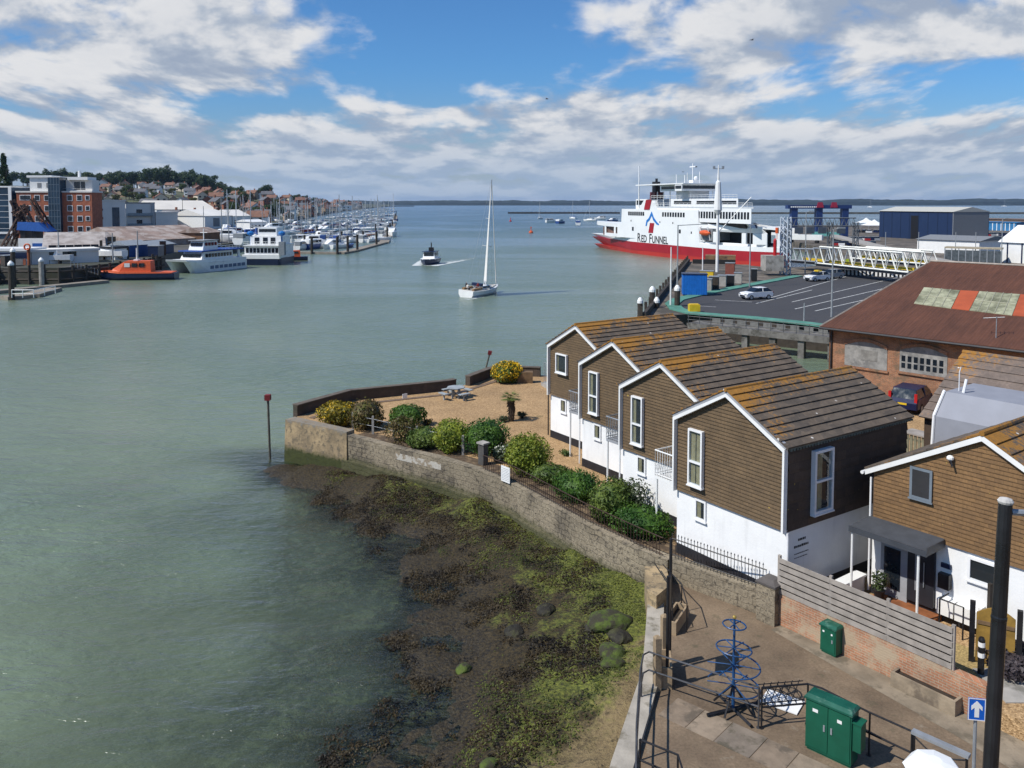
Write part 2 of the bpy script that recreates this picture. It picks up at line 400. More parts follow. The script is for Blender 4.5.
# land blocks
M_EARTH = mat('quay_fill', (.16,.14,.11), .9, .3, .8, .5, 6, col2=(.06,.055,.045), th=.52)
m, t = newmat('pea_gravel'); pos = coords(t, True)
vo = nd(t, 'TexVoronoi', {'Vector': pos, 'Scale': 22.0}); n1 = noise(t, pos, .45, 6, .6); n2 = noise(t, pos, 5, 5, .7)
c = mixc(t, nd(t, 'SeparateColor', {0: vo.outputs['Color']}).outputs[0], (.25,.148,.064), (.55,.365,.188))
c = mixc(t, 1.0, c, ramp(t, n1, [(.3, .78), (.7, 1.12)]), 'MULTIPLY'); c = mixc(t, 1.0, c, ramp(t, n2, [(.3, .8), (.7, 1.15)]), 'MULTIPLY')
c = mixc(t, mth(t, 'MULTIPLY', maprange(t, noise(t, pos, .9, 7, .7), .62, .72), .5), c, (.10,.09,.035))
finish(t, c, .95, mth(t, 'ADD', vo.outputs['Distance'], n2), .6, .03); M_GRAVEL = m
m, t = newmat('worn_tarmac'); pos = coords(t, True)
n1 = noise(t, pos, .5, 7, .65); n2 = noise(t, pos, 14, 4, .7); n3 = noise(t, pos, 2.2, 7, .7)
c = mixc(t, maprange(t, n1, .25, .75), (.105,.074,.048), (.225,.163,.105)); c = mixc(t, 1.0, c, ramp(t, n2, [(.2, .62), (.8, 1.38)]), 'MULTIPLY')
c = mixc(t, mth(t, 'MULTIPLY', maprange(t, n3, .60, .72), .55), c, (.28,.24,.18)); c = mixc(t, mth(t, 'MULTIPLY', maprange(t, n3, .42, .32), .5), c, (.075,.07,.04))
finish(t, c, .9, n2, .5, .015); M_TARMAC = m
mb = MB(); GBACK = [(39,78),(21.4,57.6),(12,60),(2.6,62.6),(-1.2,62.9),(-4.3,57.7),(-10.6,54.7),(-13.1,50.7)]
INNER = [(p[0]+.12, p[1]+.12) for p in GWALL]
GPOLY = INNER + [(8.5,26.5),(12.15,21.2),(14.2,18.4),(70,10),(70,78)] + GBACK
mb.prism(GPOLY, -3, ZG); struct(mb, 'garden_ground', [M_GRAVEL])
mb = MB(); mb.prism(PEDGE[:1] + [(p[0]+.12, p[1]) for p in PEDGE] + [(70,-14),(70,24),(12,24),(7,29),(5.3,29.3)], -3, ZP); struct(mb, 'pavement', [M_TARMAC])
# one row of large worn slabs beside the railing
sa, sb = P(664, 718, ZP), P(790, 778, ZP); sd = (sb-sa); sd.z = 0; sd.normalize(); sn = Vector((-sd.y, sd.x, 0)); srow = random.Random(4)
sn = sn if sn.y > 0 else -sn
mb = MB(); u_ = -.2
for k in range(9):
    w_ = srow.uniform(.78,.98); a_ = sa+sd*(u_+.012); b_ = sa+sd*(u_+w_-.012); hh_ = srow.uniform(.008,.016); wd_ = 1.02+srow.uniform(-.02,.02)
    mb.prism([(q.x,q.y) for q in (a_, b_, b_+sn*wd_, a_+sn*wd_)], ZP-.02, ZP+hh_, k % 3); u_ += w_
struct(mb, 'slab_path', [mat('worn_slab_brown', (.215,.165,.118), .9, .3, 1.6, .5, 16, col2=(.12,.095,.07), th=.55, s2=1.8), mat('worn_slab_tan', (.25,.195,.14), .9, .3, 1.6, .5, 16, col2=(.15,.12,.085), th=.58, s2=1.8), mat('worn_slab_grey', (.19,.155,.12), .9, .3, 1.6, .5, 16, col2=(.10,.085,.06), th=.55, s2=1.8)])
# pale concrete strip in front of the low brick wall
mb = MB(); mb.face([(8.2,25.75,ZP+.006),(8.65,26.05,ZP+.006),(12.15,21.2,ZP+.006),(13.6,19.2,ZP+.006),(13.2,17.4,ZP+.006),(12.4,18.3,ZP+.006),(11.2,20.6,ZP+.006)])
struct(mb, 'concrete_margin', mat('worn_margin', (.235,.19,.135), .9, .3, 1.1, .5, 14, col2=(.14,.115,.08), th=.55, s2=1.3))
mb = MB(); gi = offs_([(p[0], p[1]) for p in GWALL[1:]]); A_ = gi(.5); B_ = gi(1.75)
for k in range(len(A_)-1): mb.face([(A_[k][0],A_[k][1],ZG+.004),(A_[k+1][0],A_[k+1][1],ZG+.004),(B_[k+1][0],B_[k+1][1],ZG+.004),(B_[k][0],B_[k][1],ZG+.004)])
struct(mb, 'planting_bed', mat('bed_soil', (.085,.058,.036), .95, .45, 3, .8, 12, col2=(.20,.14,.08), th=.55, s2=2.5))
# yard in front of the near right house (red tiles and shingle)
mb = MB(); mb.face([(9.4,28.4,ZG+.004),(12.4,24.9,ZG+.004),(14.4,22.6,ZG+.004),(12.5,21.6,ZG+.004),(8.9,26.6,ZG+.004)])
struct(mb, 'yard_shingle', mat('golden_shingle', (.33,.24,.10), .95, .5, 14, .8, 30))
# east port
PPOLY = [(13.6,89.6),(37.5,176),(42,177),(50,160),(58,163),(66,172),(82,205),(96,300),(158,472),(700,472),(700,70),(39,78),(32.1,83.9),(26.3,88.3),(20.2,93.4)]
mb = MB(); mb.prism(PPOLY, -3, ZQ); struct(mb, 'port_quay', [mat('quay_surface', (.15,.125,.10), .9, .3, .25, .5, 5, col2=(.07,.062,.05), th=.5, s2=.3)])
m, t = newmat('car_park_asphalt'); pos = coords(t, True)
n1 = noise(t, pos, .09, 6, .6); n2 = noise(t, pos, 3, 4, .7)
c = mixc(t, n1, (.036,.036,.040), (.066,.064,.066)); c = mixc(t, 1.0, c, ramp(t, n2, [(.25, .85), (.75, 1.15)]), 'MULTIPLY')
finish(t, c, .9, n2, .3, .02); M_ASPH = m
KERB = [P(x, y, ZQ) for x, y in [(850,328),(800,322),(755,317.5),(697,313),(684,309.5),(679,304.5),(684,300.5),(700,296.5),(730,290.5),(803,276.5)]]
mb = MB(); ins = KERB + [P(860,268,ZQ), P(930,270,ZQ), P(1060,290,ZQ), P(1060,330,ZQ)]
mb.face([(p.x, p.y, ZQ+.004) for p in ins]); struct(mb, 'car_park', M_ASPH)
cen = Vector((45, 108, 0)); mb = MB(); OUT = []
for i, p in enumerate(KERB):
    a = KERB[max(0, i-1)]; b = KERB[min(len(KERB)-1, i+1)]; dd = (b-a).normalized(); nn = Vector((-dd.y, dd.x, 0))
    if nn.dot(p-cen) < 0: nn = -nn
    OUT.append(p + nn*1.7)
for i in range(len(KERB)-1):
    q = [KERB[i], KERB[i+1], OUT[i+1], OUT[i]]
    mb.prism([(v.x, v.y) for v in q], ZQ, ZQ+.14)
struct(mb, 'green_kerb', mat('green_kerb_paint', (.085,.235,.18), .75, .25, .6))
mb = MB()
for a, b in [((756,303.5),(812,290)),((770,298),(846,276.5)),((792,302),(900,277)),((795,309),(925,279)),((815,311),(930,285)),((735,316),(770,319)),((715,300),(752,302)),((700,306),(716,307))]:
    p, q = P(a[0], a[1], ZQ), P(b[0], b[1], ZQ); dd = (q-p).normalized(); w = Vector((-dd.y, dd.x, 0))*.09
    mb.face([(v.x, v.y, ZQ+.008) for v in (p-w, q-w, q+w, p+w)])
struct(mb, 'painted_lane_lines', mat('road_paint', (.5,.5,.48), .7, .3, 2))

# west bank: quay and hill
WPX = [(-400,330),(-60,290),(0,284),(60,284),(100,280),(140,274.5),(165,268),(185,262),(236,252),(252,244),(268,234),(290,222),(318,215.5),(345,211.2),(368,208.6),(392,206.6)]
WP = [P(x, y, 0) for x, y in WPX]
mb = MB(); mb.prism([(p.x, p.y) for p in WP] + [(-420,3600),(-2600,3600),(-2600,200)], -3.5, ZL)
struct(mb, 'west_quay', [mat('west_quay_ground', (.10,.092,.08), .9, .3, .12, .3, 4, col2=(.045,.048,.032), th=.5, s2=.05)])
RIDGE = [(-400,180),(0,186),(60,187),(110,188),(160,188.5),(205,193),(235,197),(262,199),(300,202),(345,203.8),(400,205)]
def ridge_z(px):
    for (a, ya), (b, yb) in zip(RIDGE, RIDGE[1:]):
        if px <= b: 
            k = max(0, (px-a)/(b-a)); return CZ + (HOR-(ya+(yb-ya)*k))*900/F
    return CZ + (HOR-RIDGE[-1][1])*900/F
def sstep(a, b, x):
    k = min(1, max(0, (x-a)/(b-a))); return k*k*(3-2*k)
def edge_y(px):
    for (a, ya), (b, yb) in zip(WPX, WPX[1:]):
        if px <= b:
            k = max(0, (px-a)/(b-a)); return CZ*F/(ya+(yb-ya)*k-HOR)
    return CZ*F/(WPX[-1][1]-HOR)
def hill_start(px): return max(400, edge_y(px)+25)
def hill_z(x, y):
    px = 512 + F*x/y; s0 = hill_start(px); sp_ = 500 if s0 < 500 else 420
    zr = CZ + (ridge_z(px)-CZ)*(s0+sp_)/900 - 3
    zr = max(zr, 3)*(1-sstep(s0+sp_+250, s0+sp_+1300, y))
    return ZL + .05 + max(0, zr)*sstep(s0, s0+sp_, y)
mb = MB(); NA, NB = 60, 40
for j in range(NB+1):
    for i in range(NA+1):
        px = -380 + 770*i/NA; Y0_ = hill_start(px)-6; Y = Y0_ + 1900*(j/NB)**1.6; X = (px-512)/F*Y
        mb.v.append((X, Y, hill_z(X, Y) + (fbm(X*.03, Y*.03)*1.2-.5 if j > 4 else 0)))
mb.f = [(j*(NA+1)+i, j*(NA+1)+i+1, (j+1)*(NA+1)+i+1, (j+1)*(NA+1)+i) for j in range(NB) for i in range(NA)]; mb.mi = [0]*len(mb.f)
struct(mb, 'hill', mat('hill_ground', (.075,.085,.04), .95, .4, .03, .3, 1, col2=(.12,.10,.07), th=.55, s2=.05), True, False)

# far coast across the strait
M_FARWOOD = mat('far_woodland', (.020,.030,.026), .95, .35, .02, .6, .2)
for (pa, pb, Yc, tops, lab) in [(330, 660, 5200, 200.3, 'low dark wooded shore on the horizon between the marina masts and the ferry'), (620, 1500, 5000, 198.6, 'taller dark wooded shore on the horizon right of the ferry'), (-700, 340, 5600, 200.5, 'low wooded shore far behind the hillside town on the left')]:
    mb = MB(); N = 260; sec = []
    for i in range(N+1):
        px = pa + (pb-pa)*i/N; X = (px-512)/F*Yc
        e = min(1, i/6, (N-i)/6)
        zt = 3 + (CZ + (HOR-tops)*Yc/F - 3)*e*(.62 + .55*fbm(px*.045, 3.1, 4) + .22*(fbm(px*.7, 9.7, 2)-.4))
        sec.append([(X, Yc-60, -1), (X, Yc-50, zt*.55), (X, Yc, zt), (X+30, Yc+300, zt*.9), (X+30, Yc+340, -1)])
    mb.loft(sec, close=True, cap=True)
    tag(mb.build('far_wood', M_FARWOOD, None, False, True), lab, 'woodland', None, 'stuff')

# the air between here and the far shore
mb = MB(); mb.box(-9800, -420, -4.6, 9800, 9900, 78); hz = mb.build('haze', [], None); tag(hz, 'thin sea haze filling the air over the harbour and the strait', 'haze', None, 'stuff')
m, t = newmat('haze_air'); pv = nd(t, 'VolumePrincipled', {'Color': (.45,.66,.98), 'Density': 0.00005, 'Anisotropy': .2}); o_ = nd(t, 'OutputMaterial'); t.links.new(pv.outputs[0], o_.inputs['Volume']); hz.data.materials.append(m)
# ================================================================ the row of four gabled houses
M_CLAD = None
def cladmat(name, a, b, w, hh):
    m, t = newmat(name); o = nd(t, 'TexCoord').outputs['Object']; l = nd(t, 'ObjectInfo').outputs['Location']
    s = nd(t, 'SeparateXYZ', {0: o}); v = nd(t, 'CombineXYZ', {0: mth(t, 'ADD', s.outputs[0], s.outputs[1]), 1: mth(t, 'SUBTRACT', s.outputs[2], .003)}).outputs[0]
    br = nd(t, 'TexBrick', {'Vector': v, 'Color1': a, 'Color2': b, 'Mortar': sc(a, .62), 'Scale': 1.0, 'Mortar Size': .006, 'Mortar Smooth': .1, 'Bias': 0.0, 'Brick Width': w, 'Row Height': hh})
    o2 = nd(t, 'VectorMath', {0: o, 1: l}, operation='ADD').outputs[0]
    n1 = noise(t, o2, .7, 6, .6); n2 = noise(t, o2, 13, 4, .65)
    c = mixc(t, 1.0, br.outputs[0], ramp(t, n1, [(.25, .75), (.75, 1.2)]), 'MULTIPLY'); c = mixc(t, 1.0, c, ramp(t, n2, [(.25, .8), (.75, 1.2)]), 'MULTIPLY')
    c = mixc(t, maprange(t, noise(t, o2, 5.5, 3, .5), .735, .75), c, (.38, .26, .06))
    finish(t, c, .85, n2, .4, .01); return m
M_CLAD = cladmat('brown_hung_tiles', (.142,.094,.050), (.112,.076,.042), .25, .128)
M_CLAD2 = cladmat('ochre_hung_tiles', (.215,.122,.052), (.16,.092,.042), .25, .130)
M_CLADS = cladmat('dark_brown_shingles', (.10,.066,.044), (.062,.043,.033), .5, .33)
def roofmat(name, xr, half, y0, base=(.090,.073,.058), base2=(.138,.106,.078), lich=.5, vscale=1.0, axis=0):
    m, t = newmat(name); o = nd(t, 'TexCoord').outputs['Object']; l = nd(t, 'ObjectInfo').outputs['Location']
    o2 = nd(t, 'VectorMath', {0: o, 1: l}, operation='ADD').outputs[0]
    s = nd(t, 'SeparateXYZ', {0: o})
    n1 = noise(t, o2, 1.4, 6, .65); n2 = noise(t, o2, 8, 5, .7); n4 = noise(t, o2, .5, 4, .6)
    st = nd(t, 'VectorMath', {0: o2, 1: (3.2, 2.4, 3.2)}, operation='MULTIPLY').outputs[0]
    vc = nd(t, 'TexVoronoi', {'Vector': st, 'Scale': 1.0}, distance='CHEBYCHEV')
    c = mixc(t, nd(t, 'SeparateColor', {0: vc.outputs['Color']}).outputs[0], base, base2)
    c = mixc(t, 1.0, c, ramp(t, n1, [(.25, .68), (.75, 1.25)]), 'MULTIPLY'); c = mixc(t, 1.0, c, ramp(t, n2, [(.25, .75), (.75, 1.2)]), 'MULTIPLY')
    dr = mth(t, 'DIVIDE', mth(t, 'ABSOLUTE', mth(t, 'SUBTRACT', s.outputs[axis], xr)), half)      # 0 at the ridge
    dv = mth(t, 'SUBTRACT', s.outputs[1-axis], y0)                                                  # from the verge
    k = mth(t, 'ADD', mth(t, 'MULTIPLY', maprange(t, dr, .60, -.1), .22), mth(t, 'MULTIPLY', maprange(t, dv, 2.6, 0.0), .13))
    k = mth(t, 'ADD', k, mth(t, 'ADD', mth(t, 'MULTIPLY', n1, .50), mth(t, 'ADD', mth(t, 'MULTIPLY', n2, .55), mth(t, 'MULTIPLY', n4, .10))))
    lc = mixc(t, n2, (.15,.078,.012), (.46,.20,.022))
    c = mixc(t, mth(t, 'MULTIPLY', maprange(t, k, .795-.2*lich, .92-.2*lich), .88), c, lc)
    vs = nd(t, 'TexVoronoi', {'Vector': o2, 'Scale': 1.6}); wsp = maprange(t, vs.outputs['Distance'], .085, .06)
    c = mixc(t, mth(t, 'MULTIPLY', wsp, maprange(t, n1, .46, .54)), c, (.6,.57,.52))
    finish(t, c, .92, n2, .5, .02); return m
def roof_slope(mb, pe0, pe1, pr0, pr1, n, th=.075, m=0):
    """stepped courses between eave edge pe0-pe1 and ridge edge pr0-pr1"""
    pe0, pe1, pr0, pr1 = map(Vector, (pe0, pe1, pr0, pr1))
    nn = (pe1-pe0).cross(pr0-pe0).normalized()
    if nn.z < 0: nn = -nn
    for k in range(n):
        a, b = k/n, min(1.0, (k+1)/n + .012)
        A0, A1, B0, B1 = pe0.lerp(pr0, a), pe1.lerp(pr1, a), pe0.lerp(pr0, b), pe1.lerp(pr1, b)
        mb.add([A0, A1, B1, B0, A0+nn*th, A1+nn*th, B1+nn*th*.28, B0+nn*th*.28],
               [(0,3,2,1),(4,5,6,7),(0,1,5,4),(1,2,6,5),(2,3,7,6),(3,0,4,7)], m)
def clad_face(mb, z0, zE, zR, x0, x1, xr, h, M=None, out=.03, flat=False):
    """hung-tile courses on the plane y=0, facing -y; gable between x0..x1 with apex at xr"""
    k = 0; z = z0
    def lim(z):
        if flat or z <= zE: return x0, x1
        u = min(1, (z-zE)/(zR-zE)); return x0+(xr-x0)*u, x1+(xr-x1)*u
    top = zE if flat else zR
    while z < top-.01:
        zb = min(z+h, top)
        a0, a1 = lim(z); b0, b1 = lim(zb)
        pts = [(a0,-out,z),(a1,-out,z),(b1,-.006,zb),(b0,-.006,zb),(a0,0,z),(a1,0,z)]
        fs = [(0,1,2,3),(4,5,1,0)]
        mb.add([M @ Vector(p) for p in pts] if M else pts, fs, 0); z = zb
def window(root, x0, x1, z0, z1, yf=-.066, dep=.12, M=None, split=None, curtain=None, fmat=None, fw=.07, sill=True):
    """framed window on plane y=yf facing -y; M maps to the wall"""
    yo = yf-dep; mb = MB(M); fmat = fmat or M_PVC
    mb.box(x0, yo, z0, x0+fw, yf+.02, z1); mb.box(x1-fw, yo, z0, x1, yf+.02, z1)
    mb.box(x0+fw, yo+.003, z1-fw, x1-fw, yf+.02, z1-.002); mb.box(x0+fw, yo+.003, z0+.002, x1-fw, yf+.02, z0+fw)
    if split: mb.box(x0+fw, yo+.006, split-.035, x1-fw, yf+.01, split+.035)
    w = mb.build('window', fmat, root)
    mb = MB(M); mb.face([(x0+fw, yo+.035, z0+fw), (x1-fw, yo+.035, z0+fw), (x1-fw, yo+.035, z1-fw), (x0+fw, yo+.035, z1-fw)]); mb.build('pane', M_GLASS, w)
    mb = MB(M); mb.box(x0+fw+.002, yf-.012, z0+fw+.002, x1-fw-.002, yf+.012, z1-fw-.002); mb.build('dark_room', M_INT, w)
    if curtain:
        for a, b in curtain:
            mb = MB(M); n = 7; xa, xb = x0+fw+(x1-x0-2*fw)*a, x0+fw+(x1-x0-2*fw)*b
            pts = []
            for i in range(n+1): pts.append((xa+(xb-xa)*i/n, yf-.03+(.012 if i % 2 else 0)))
            for i in range(n): mb.face([(pts[i][0],pts[i][1],z0+fw+.01),(pts[i+1][0],pts[i+1][1],z0+fw+.01),(pts[i+1][0],pts[i+1][1],z1-fw-.01),(pts[i][0],pts[i][1],z1-fw-.01)])
            mb.build('curtain', M_CURT, w)
    if sill:
        mb = MB(M); mb.box(x0-.03, yo-.03, z0-.05, x1+.03, yf, z0-.004); mb.build('sill', M_PVC if fmat is M_PVC else fmat, w)
    return w
HW, HL, ZC, ZE, ZR = 4.9, 6.78, 2.42, 5.26, 6.60
HA = rad(-56.1); HU = Vector((math.cos(HA), math.sin(HA), 0)); HV = Vector((-HU.y, HU.x, 0))
M_ROOF = roofmat('lichened_roof_tiles', HW/2, HW/2, -.2)
HO = Vector((2.11, 45.89, ZG)); HSTEP = (Vector((6.09, 30.44, ZG))-HO)/3
SIDE = Matrix.Translation((HW, 0, 0)) @ Matrix.Rotation(rad(90), 4, 'Z')     # plane x=HW: local x -> depth
HLAB = ['farthest brown gabled house, with a square upper window, beside the gravel garden',
        'brown gabled house second from the gravel garden, dark balcony at its right corner',
        'brown gabled house third from the gravel garden, white lattice balcony beside it',
        'nearest brown gabled house in the row, with a dark shingled right side wall']
for i in range(4):
    o = HO + HSTEP*i
    r = thing('gabled_house', HLAB[i], 'house', o, HA, 'row of brown gabled houses')
    mb = MB(); mb.box(0, .05, .40, HW, HL, ZC+.05)
    mb.build('wall', M_RENDER, r)
    mb = MB(); mb.box(-.012, .035, -.02, HW+.012, HL+.01, .40); mb.build('plinth', M_PLINTH, r)
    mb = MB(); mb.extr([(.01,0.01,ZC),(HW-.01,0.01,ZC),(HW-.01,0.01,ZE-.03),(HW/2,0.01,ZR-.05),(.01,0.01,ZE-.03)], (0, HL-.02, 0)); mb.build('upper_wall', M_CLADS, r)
    mb = MB(); clad_face(mb, ZC, ZE-.02, ZR-.05, .06, HW-.06, HW/2, .128, None, .036); mb.build('front_cladding', M_CLAD, r, recalc=False)
    if i == 3:
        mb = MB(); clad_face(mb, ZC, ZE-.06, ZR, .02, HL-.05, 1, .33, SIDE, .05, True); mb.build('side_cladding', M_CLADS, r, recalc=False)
        mb = MB(SIDE); mb.box(-.05, -.13, ZE-.12, HL+.05, -.02, ZE-.02)
        for q in range(46): mb.box(.02+q*.152, -.12, ZE-.19, .10+q*.152, -.045, ZE-.12)
        mb.build('eaves_board', mat('mossy_eaves', (.13,.15,.13), .9, .3, 4, .3, 12), r)
    # roof
    mb = MB(); ov = .16; zr = ZR+.02
    for sx in (0, 1):
        xe = -ov if sx == 0 else HW+ov; ze = ZE - ov*(ZR-ZE)/(HW/2) + .02
        roof_slope(mb, (xe,-.2,ze), (xe,HL+.12,ze), (HW/2,-.2,zr), (HW/2,HL+.12,zr), 9)
    mb.tube([(HW/2,-.21,zr+.0),(HW/2,HL+.13,zr+.0)], .075, 8)
    mb.build('roof', M_ROOF, r)
    # verge: grey outer board and white inner board
    def outline(e, d): return [(-e, ZC-.02), (-e, ZE+d), (HW/2, ZR+d*1.1), (HW+e, ZE+d), (HW+e, ZC-.02)]
    def band(name, A, B, y0, y1, mt, segs=(0,1,2,3)):
        mb = MB()
        for k in segs:
            q = [A[k], A[k+1], B[k+1], B[k]]
            mb.extr([(p[0], y0, p[1]) for p in q], (0, y1-y0, 0))
        mb.build(name, mt, r)
    band('verge_board', outline(.13, .0), outline(.04, -.11), -.17, -.05, M_TRIM, (1, 2))
    band('corner_board', outline(.10, -.1), outline(.03, -.1), -.12, 0.02, M_PLINTH, (0,))
    band('barge_board', outline(.035, -.11), outline(-.045, -.205), -.20, -.02, M_WHITE)
    cu = [(.05,.42),(.52,.95)]
    if i == 0: window(r, .72, 1.68, 3.80, 4.85, curtain=[(.0,.12)])
    else: window(r, .72, 1.40, 2.86, 4.90, split=3.72, curtain=cu if i == 3 else [(.0,.3)])
    window(r, .94, 1.46, 1.62, ZC-.06, yf=.05, dep=.07, curtain=[(.05,.5)])
    if i == 3:
        window(r, 1.16, 2.16, 2.78, 4.90, yf=-.066, dep=.15, M=SIDE, split=3.86, curtain=[(0,.55)], fw=.09)
        # lettering on the white side wall: three short dark lines
        for z, xs0, xs1, hh in [(1.98,.62,1.02,.085),(1.77,.42,1.16,.085),(1.55,.44,1.16,.035),(1.42,.44,1.1,.03)]:
            mb = MB(SIDE); x = xs0
            while x < xs1: w = RD.uniform(.05,.11); mb.box(x, -.007, z, min(x+w, xs1), -.0025, z+hh*RD.uniform(.8,1)); x += w+.022
            mb.box(xs0, -.0024, z+hh*.42, xs1, -.001, z+hh*.5); mb.build('lettering_line', M_BLACK, r)
        mb = MB(); mb.tube([(HW+.07,-.02,ZC-.02),(HW+.09,-.02,ZC-.25),(HW+.09,-.02,0)], .04, 8); mb.tube([(HW-.05,-.05,ZC+.0),(HW+.07,-.02,ZC-.12)], .035, 8)
        mb.build('drainpipe', M_PVC, r)
    else:
        mb = MB(); mb.tube([(-.13,-.02,ZE-.1),(-.13,-.02,.1)], .035, 8); mb.build('drainpipe', M_BLACK if i == 0 else M_PVC, r)
    if i < 3:
        # balcony tucked against the next house
        bx0, bx1, by, bz = 3.42, 4.74, -1.32, 2.30
        mb = MB(); mb.box(bx0, by, bz, bx1, .0, bz+.12); bal = mb.build('balcony', M_WHITE if i == 2 else M_TRIM, r)  # farther balconies coloured grey, with the shade they stand in painted in
        mb = MB(); zt = bz+1.12
        mb.tube([(bx0,-.02,zt),(bx0,by,zt),(bx1,by,zt)], .03, 6); mb.tube([(bx0,-.02,bz+.2),(bx0,by,bz+.2),(bx1,by,bz+.2)], .02, 6)
        for q in range(11):
            x = bx0+(bx1-bx0)*q/10; mb.tube([(x,by,bz+.12),(x,by,zt)], .011, 5)
            y = by*q/10; mb.tube([(bx0,y,bz+.12),(bx0,y,zt)], .011, 5)
        for q in range(10):
            x = bx0+(bx1-bx0)*q/10; x2 = bx0+(bx1-bx0)*(q+1)/10
            mb.tube([(x,by,bz+.25),(x2,by,bz+.65)], .009, 4); mb.tube([(x2,by,bz+.25),(x,by,bz+.65)], .009, 4)
            y = by*q/10; y2 = by*(q+1)/10
            mb.tube([(bx0,y,bz+.25),(bx0,y2,bz+.65)], .009, 4); mb.tube([(bx0,y2,bz+.25),(bx0,y,bz+.65)], .009, 4)
        mb.build('balustrade', M_WHITE if i == 2 else M_GREYM, bal)
        mb = MB(); mb.tube([(bx0+.05,by+.05,-.02),(bx0+.05,by+.05,bz)], .045, 8); mb.build('support_post', M_WHITE, bal)

# ================================================================ the right-hand house with porch canopy
EO = Vector((11.96, 27.23, ZG)); EA = rad(-53.1); EU = Vector((math.cos(EA), math.sin(EA), 0)); EV = Vector((-EU.y, EU.x, 0))
EW, EL = 6.86, 9.0; eC, eE, eR = 2.46, 4.24, 6.10
r = thing('porch_house', 'ochre tile-hung house with grey porch canopy, behind the slatted fence', 'house', EO, EA)
mb = MB(); mb.box(0, .05, .30, EW, EL, eC+.04); mb.build('wall', M_RENDER, r)
mb = MB(); mb.box(-.01, .03, -.02, EW+.01, EL+.01, .30); mb.build('plinth', M_PLINTH, r)
mb = MB(); mb.extr([(.01,.01,eC),(EW-.01,.01,eC),(EW-.01,.01,eE-.03),(EW/2,.01,eR-.05),(.01,.01,eE-.03)], (0, EL-.02, 0)); mb.build('upper_wall', M_CLADS, r)
mb = MB(); clad_face(mb, eC, eE, eR-.05, .05, EW-.05, EW/2, .130, None, .028); mb.build('front_cladding', M_CLAD2, r, recalc=False)
mb = MB(); sl_ = (eR-eE)/(EW/2)
for xe, n in ((-.20, 9), (EW+.20, 9)):
    roof_slope(mb, (xe,-.16,eE-.20*sl_+.05), (xe,EL+.1,eE-.20*sl_+.05), (EW/2,-.16,eR+.05), (EW/2,EL+.1,eR+.05), n)
mb.tube([(EW/2,-.17,eR+.09),(EW/2,EL+.11,eR+.09)], .085, 8)
mb.build('roof', roofmat('porch_house_tiles', EW/2, EW/2, -.16, lich=.2), r)
A = [(-.20, eE-.20*sl_+.04), (EW/2, eR+.04), (EW+.20, eE-.20*sl_+.04)]; B = [(-.20, eE-.20*sl_-.13), (EW/2, eR-.14), (EW+.20, eE-.20*sl_-.13)]
mb = MB()
for k in (0, 1): mb.extr([(p[0], -.15, p[1]) for p in (A[k], A[k+1], B[k+1], B[k])], (0, .1, 0))
mb.build('barge_board', M_WHITE, r)
mb = MB(); mb.tube([(-.05,-.03,eE-.3),(-.05,-.03,.1)], .035, 8); mb.tube([(-.28,-.2,eE-.17),(-.28,EL,eE-.17)], .06, 8); mb.build('gutter', M_PVC, r)
window(r, 1.27, 1.98, 3.66, 4.66, yf=-.066, dep=.02, fmat=mat('grey_upvc', (.16,.19,.22), .4, .1), fw=.08)
window(r, 3.08, 3.95, 1.60, 2.33, yf=.05, dep=.06, fw=.08)
mb = MB(); mb.ball((2.52,-.10,5.22), .11, .11, .09); mb.tube([(2.52,0,5.2),(2.52,-.1,5.2)], .04, 6); lampo = mb.build('wall_lamp', M_WHITE, r)
mb = MB(); mb.tube([(2.57,-.16,5.16),(2.63,-.2,5.0)], .035, 6); mb.build('sensor', M_BLACK, lampo)
# canopy: flat roof, fascia, two posts, brace
mb = MB(); mb.extr([(-.12,-1.12,2.47),(2.38,-1.12,2.47),(2.38,-.02,2.58),(-.05,-.02,2.58)], (0,0,.05)); can = mb.build('canopy', mat('grey_felt', (.055,.06,.07), .85, .15), r)
mb = MB(); mb.box(-.14,-1.16,2.34,2.41,-1.12,2.53); mb.box(2.38,-1.12,2.36,2.41,-.02,2.62); mb.build('fascia', mat('slate_fascia', (.05,.055,.065), .5, .1), can)
for q in (-.06, 2.12):
    mb = MB(); mb.tube([(q,-1.06,0),(q,-1.06,2.34)], .04, 8); mb.build('post', M_WHITE, can)
# lobby wall, doors, box, rail
mb = MB(); mb.box(.35,-.02,.0,1.18,.06,2.42); mb.box(1.18,-.03,0,1.26,.06,2.42); mb.build('lobby_panel', M_TRIM, r)
mb = MB(); mb.box(.48,-.05,.45,1.02,-.012,1.78); mb.build('lobby_window', M_DGLASS, r)
mb = MB(); mb.box(1.27,-.06,.3,2.12,.06,2.40); dr = mb.build('door', mat('charcoal_door', (.02,.022,.028), .4, .1), r)
mb = MB(); mb.tube([(1.82,-.10,.9),(1.82,-.10,1.7)], .015, 6); mb.build('handle', M_GREYM, dr)
mb = MB(); mb.box(1.52,-.068,.7,1.62,-.058,2.1); mb.build('pane', M_GREYM, dr)
mb = MB(); mb.box(2.28,-.16,1.1,2.62,.04,1.56); mb.build('letter_box', M_BLACK, r)
mb = MB(); mb.box(2.30,-.03,1.72,2.6,.04,1.86); mb.build('house_plate', M_NAVY, r)
mb = MB(); mb.box(2.3,-.22,.31,2.8,.03,.78); mb.box(2.86,-.25,.31,3.5,.03,.80); mb.box(3.5,-.2,.31,3.62,.03,.95); mb.build('meter_box', M_WHITE, r)
mb = MB(); mb.tube([(2.6,-.1,1.0),(2.6,-.65,1.0),(3.3,-.65,1.0),(3.3,-.65,0)], .025, 6); mb.tube([(2.6,-.65,1.0),(2.6,-.65,0)], .025, 6); mb.build('step_rail', M_BLACK, r)
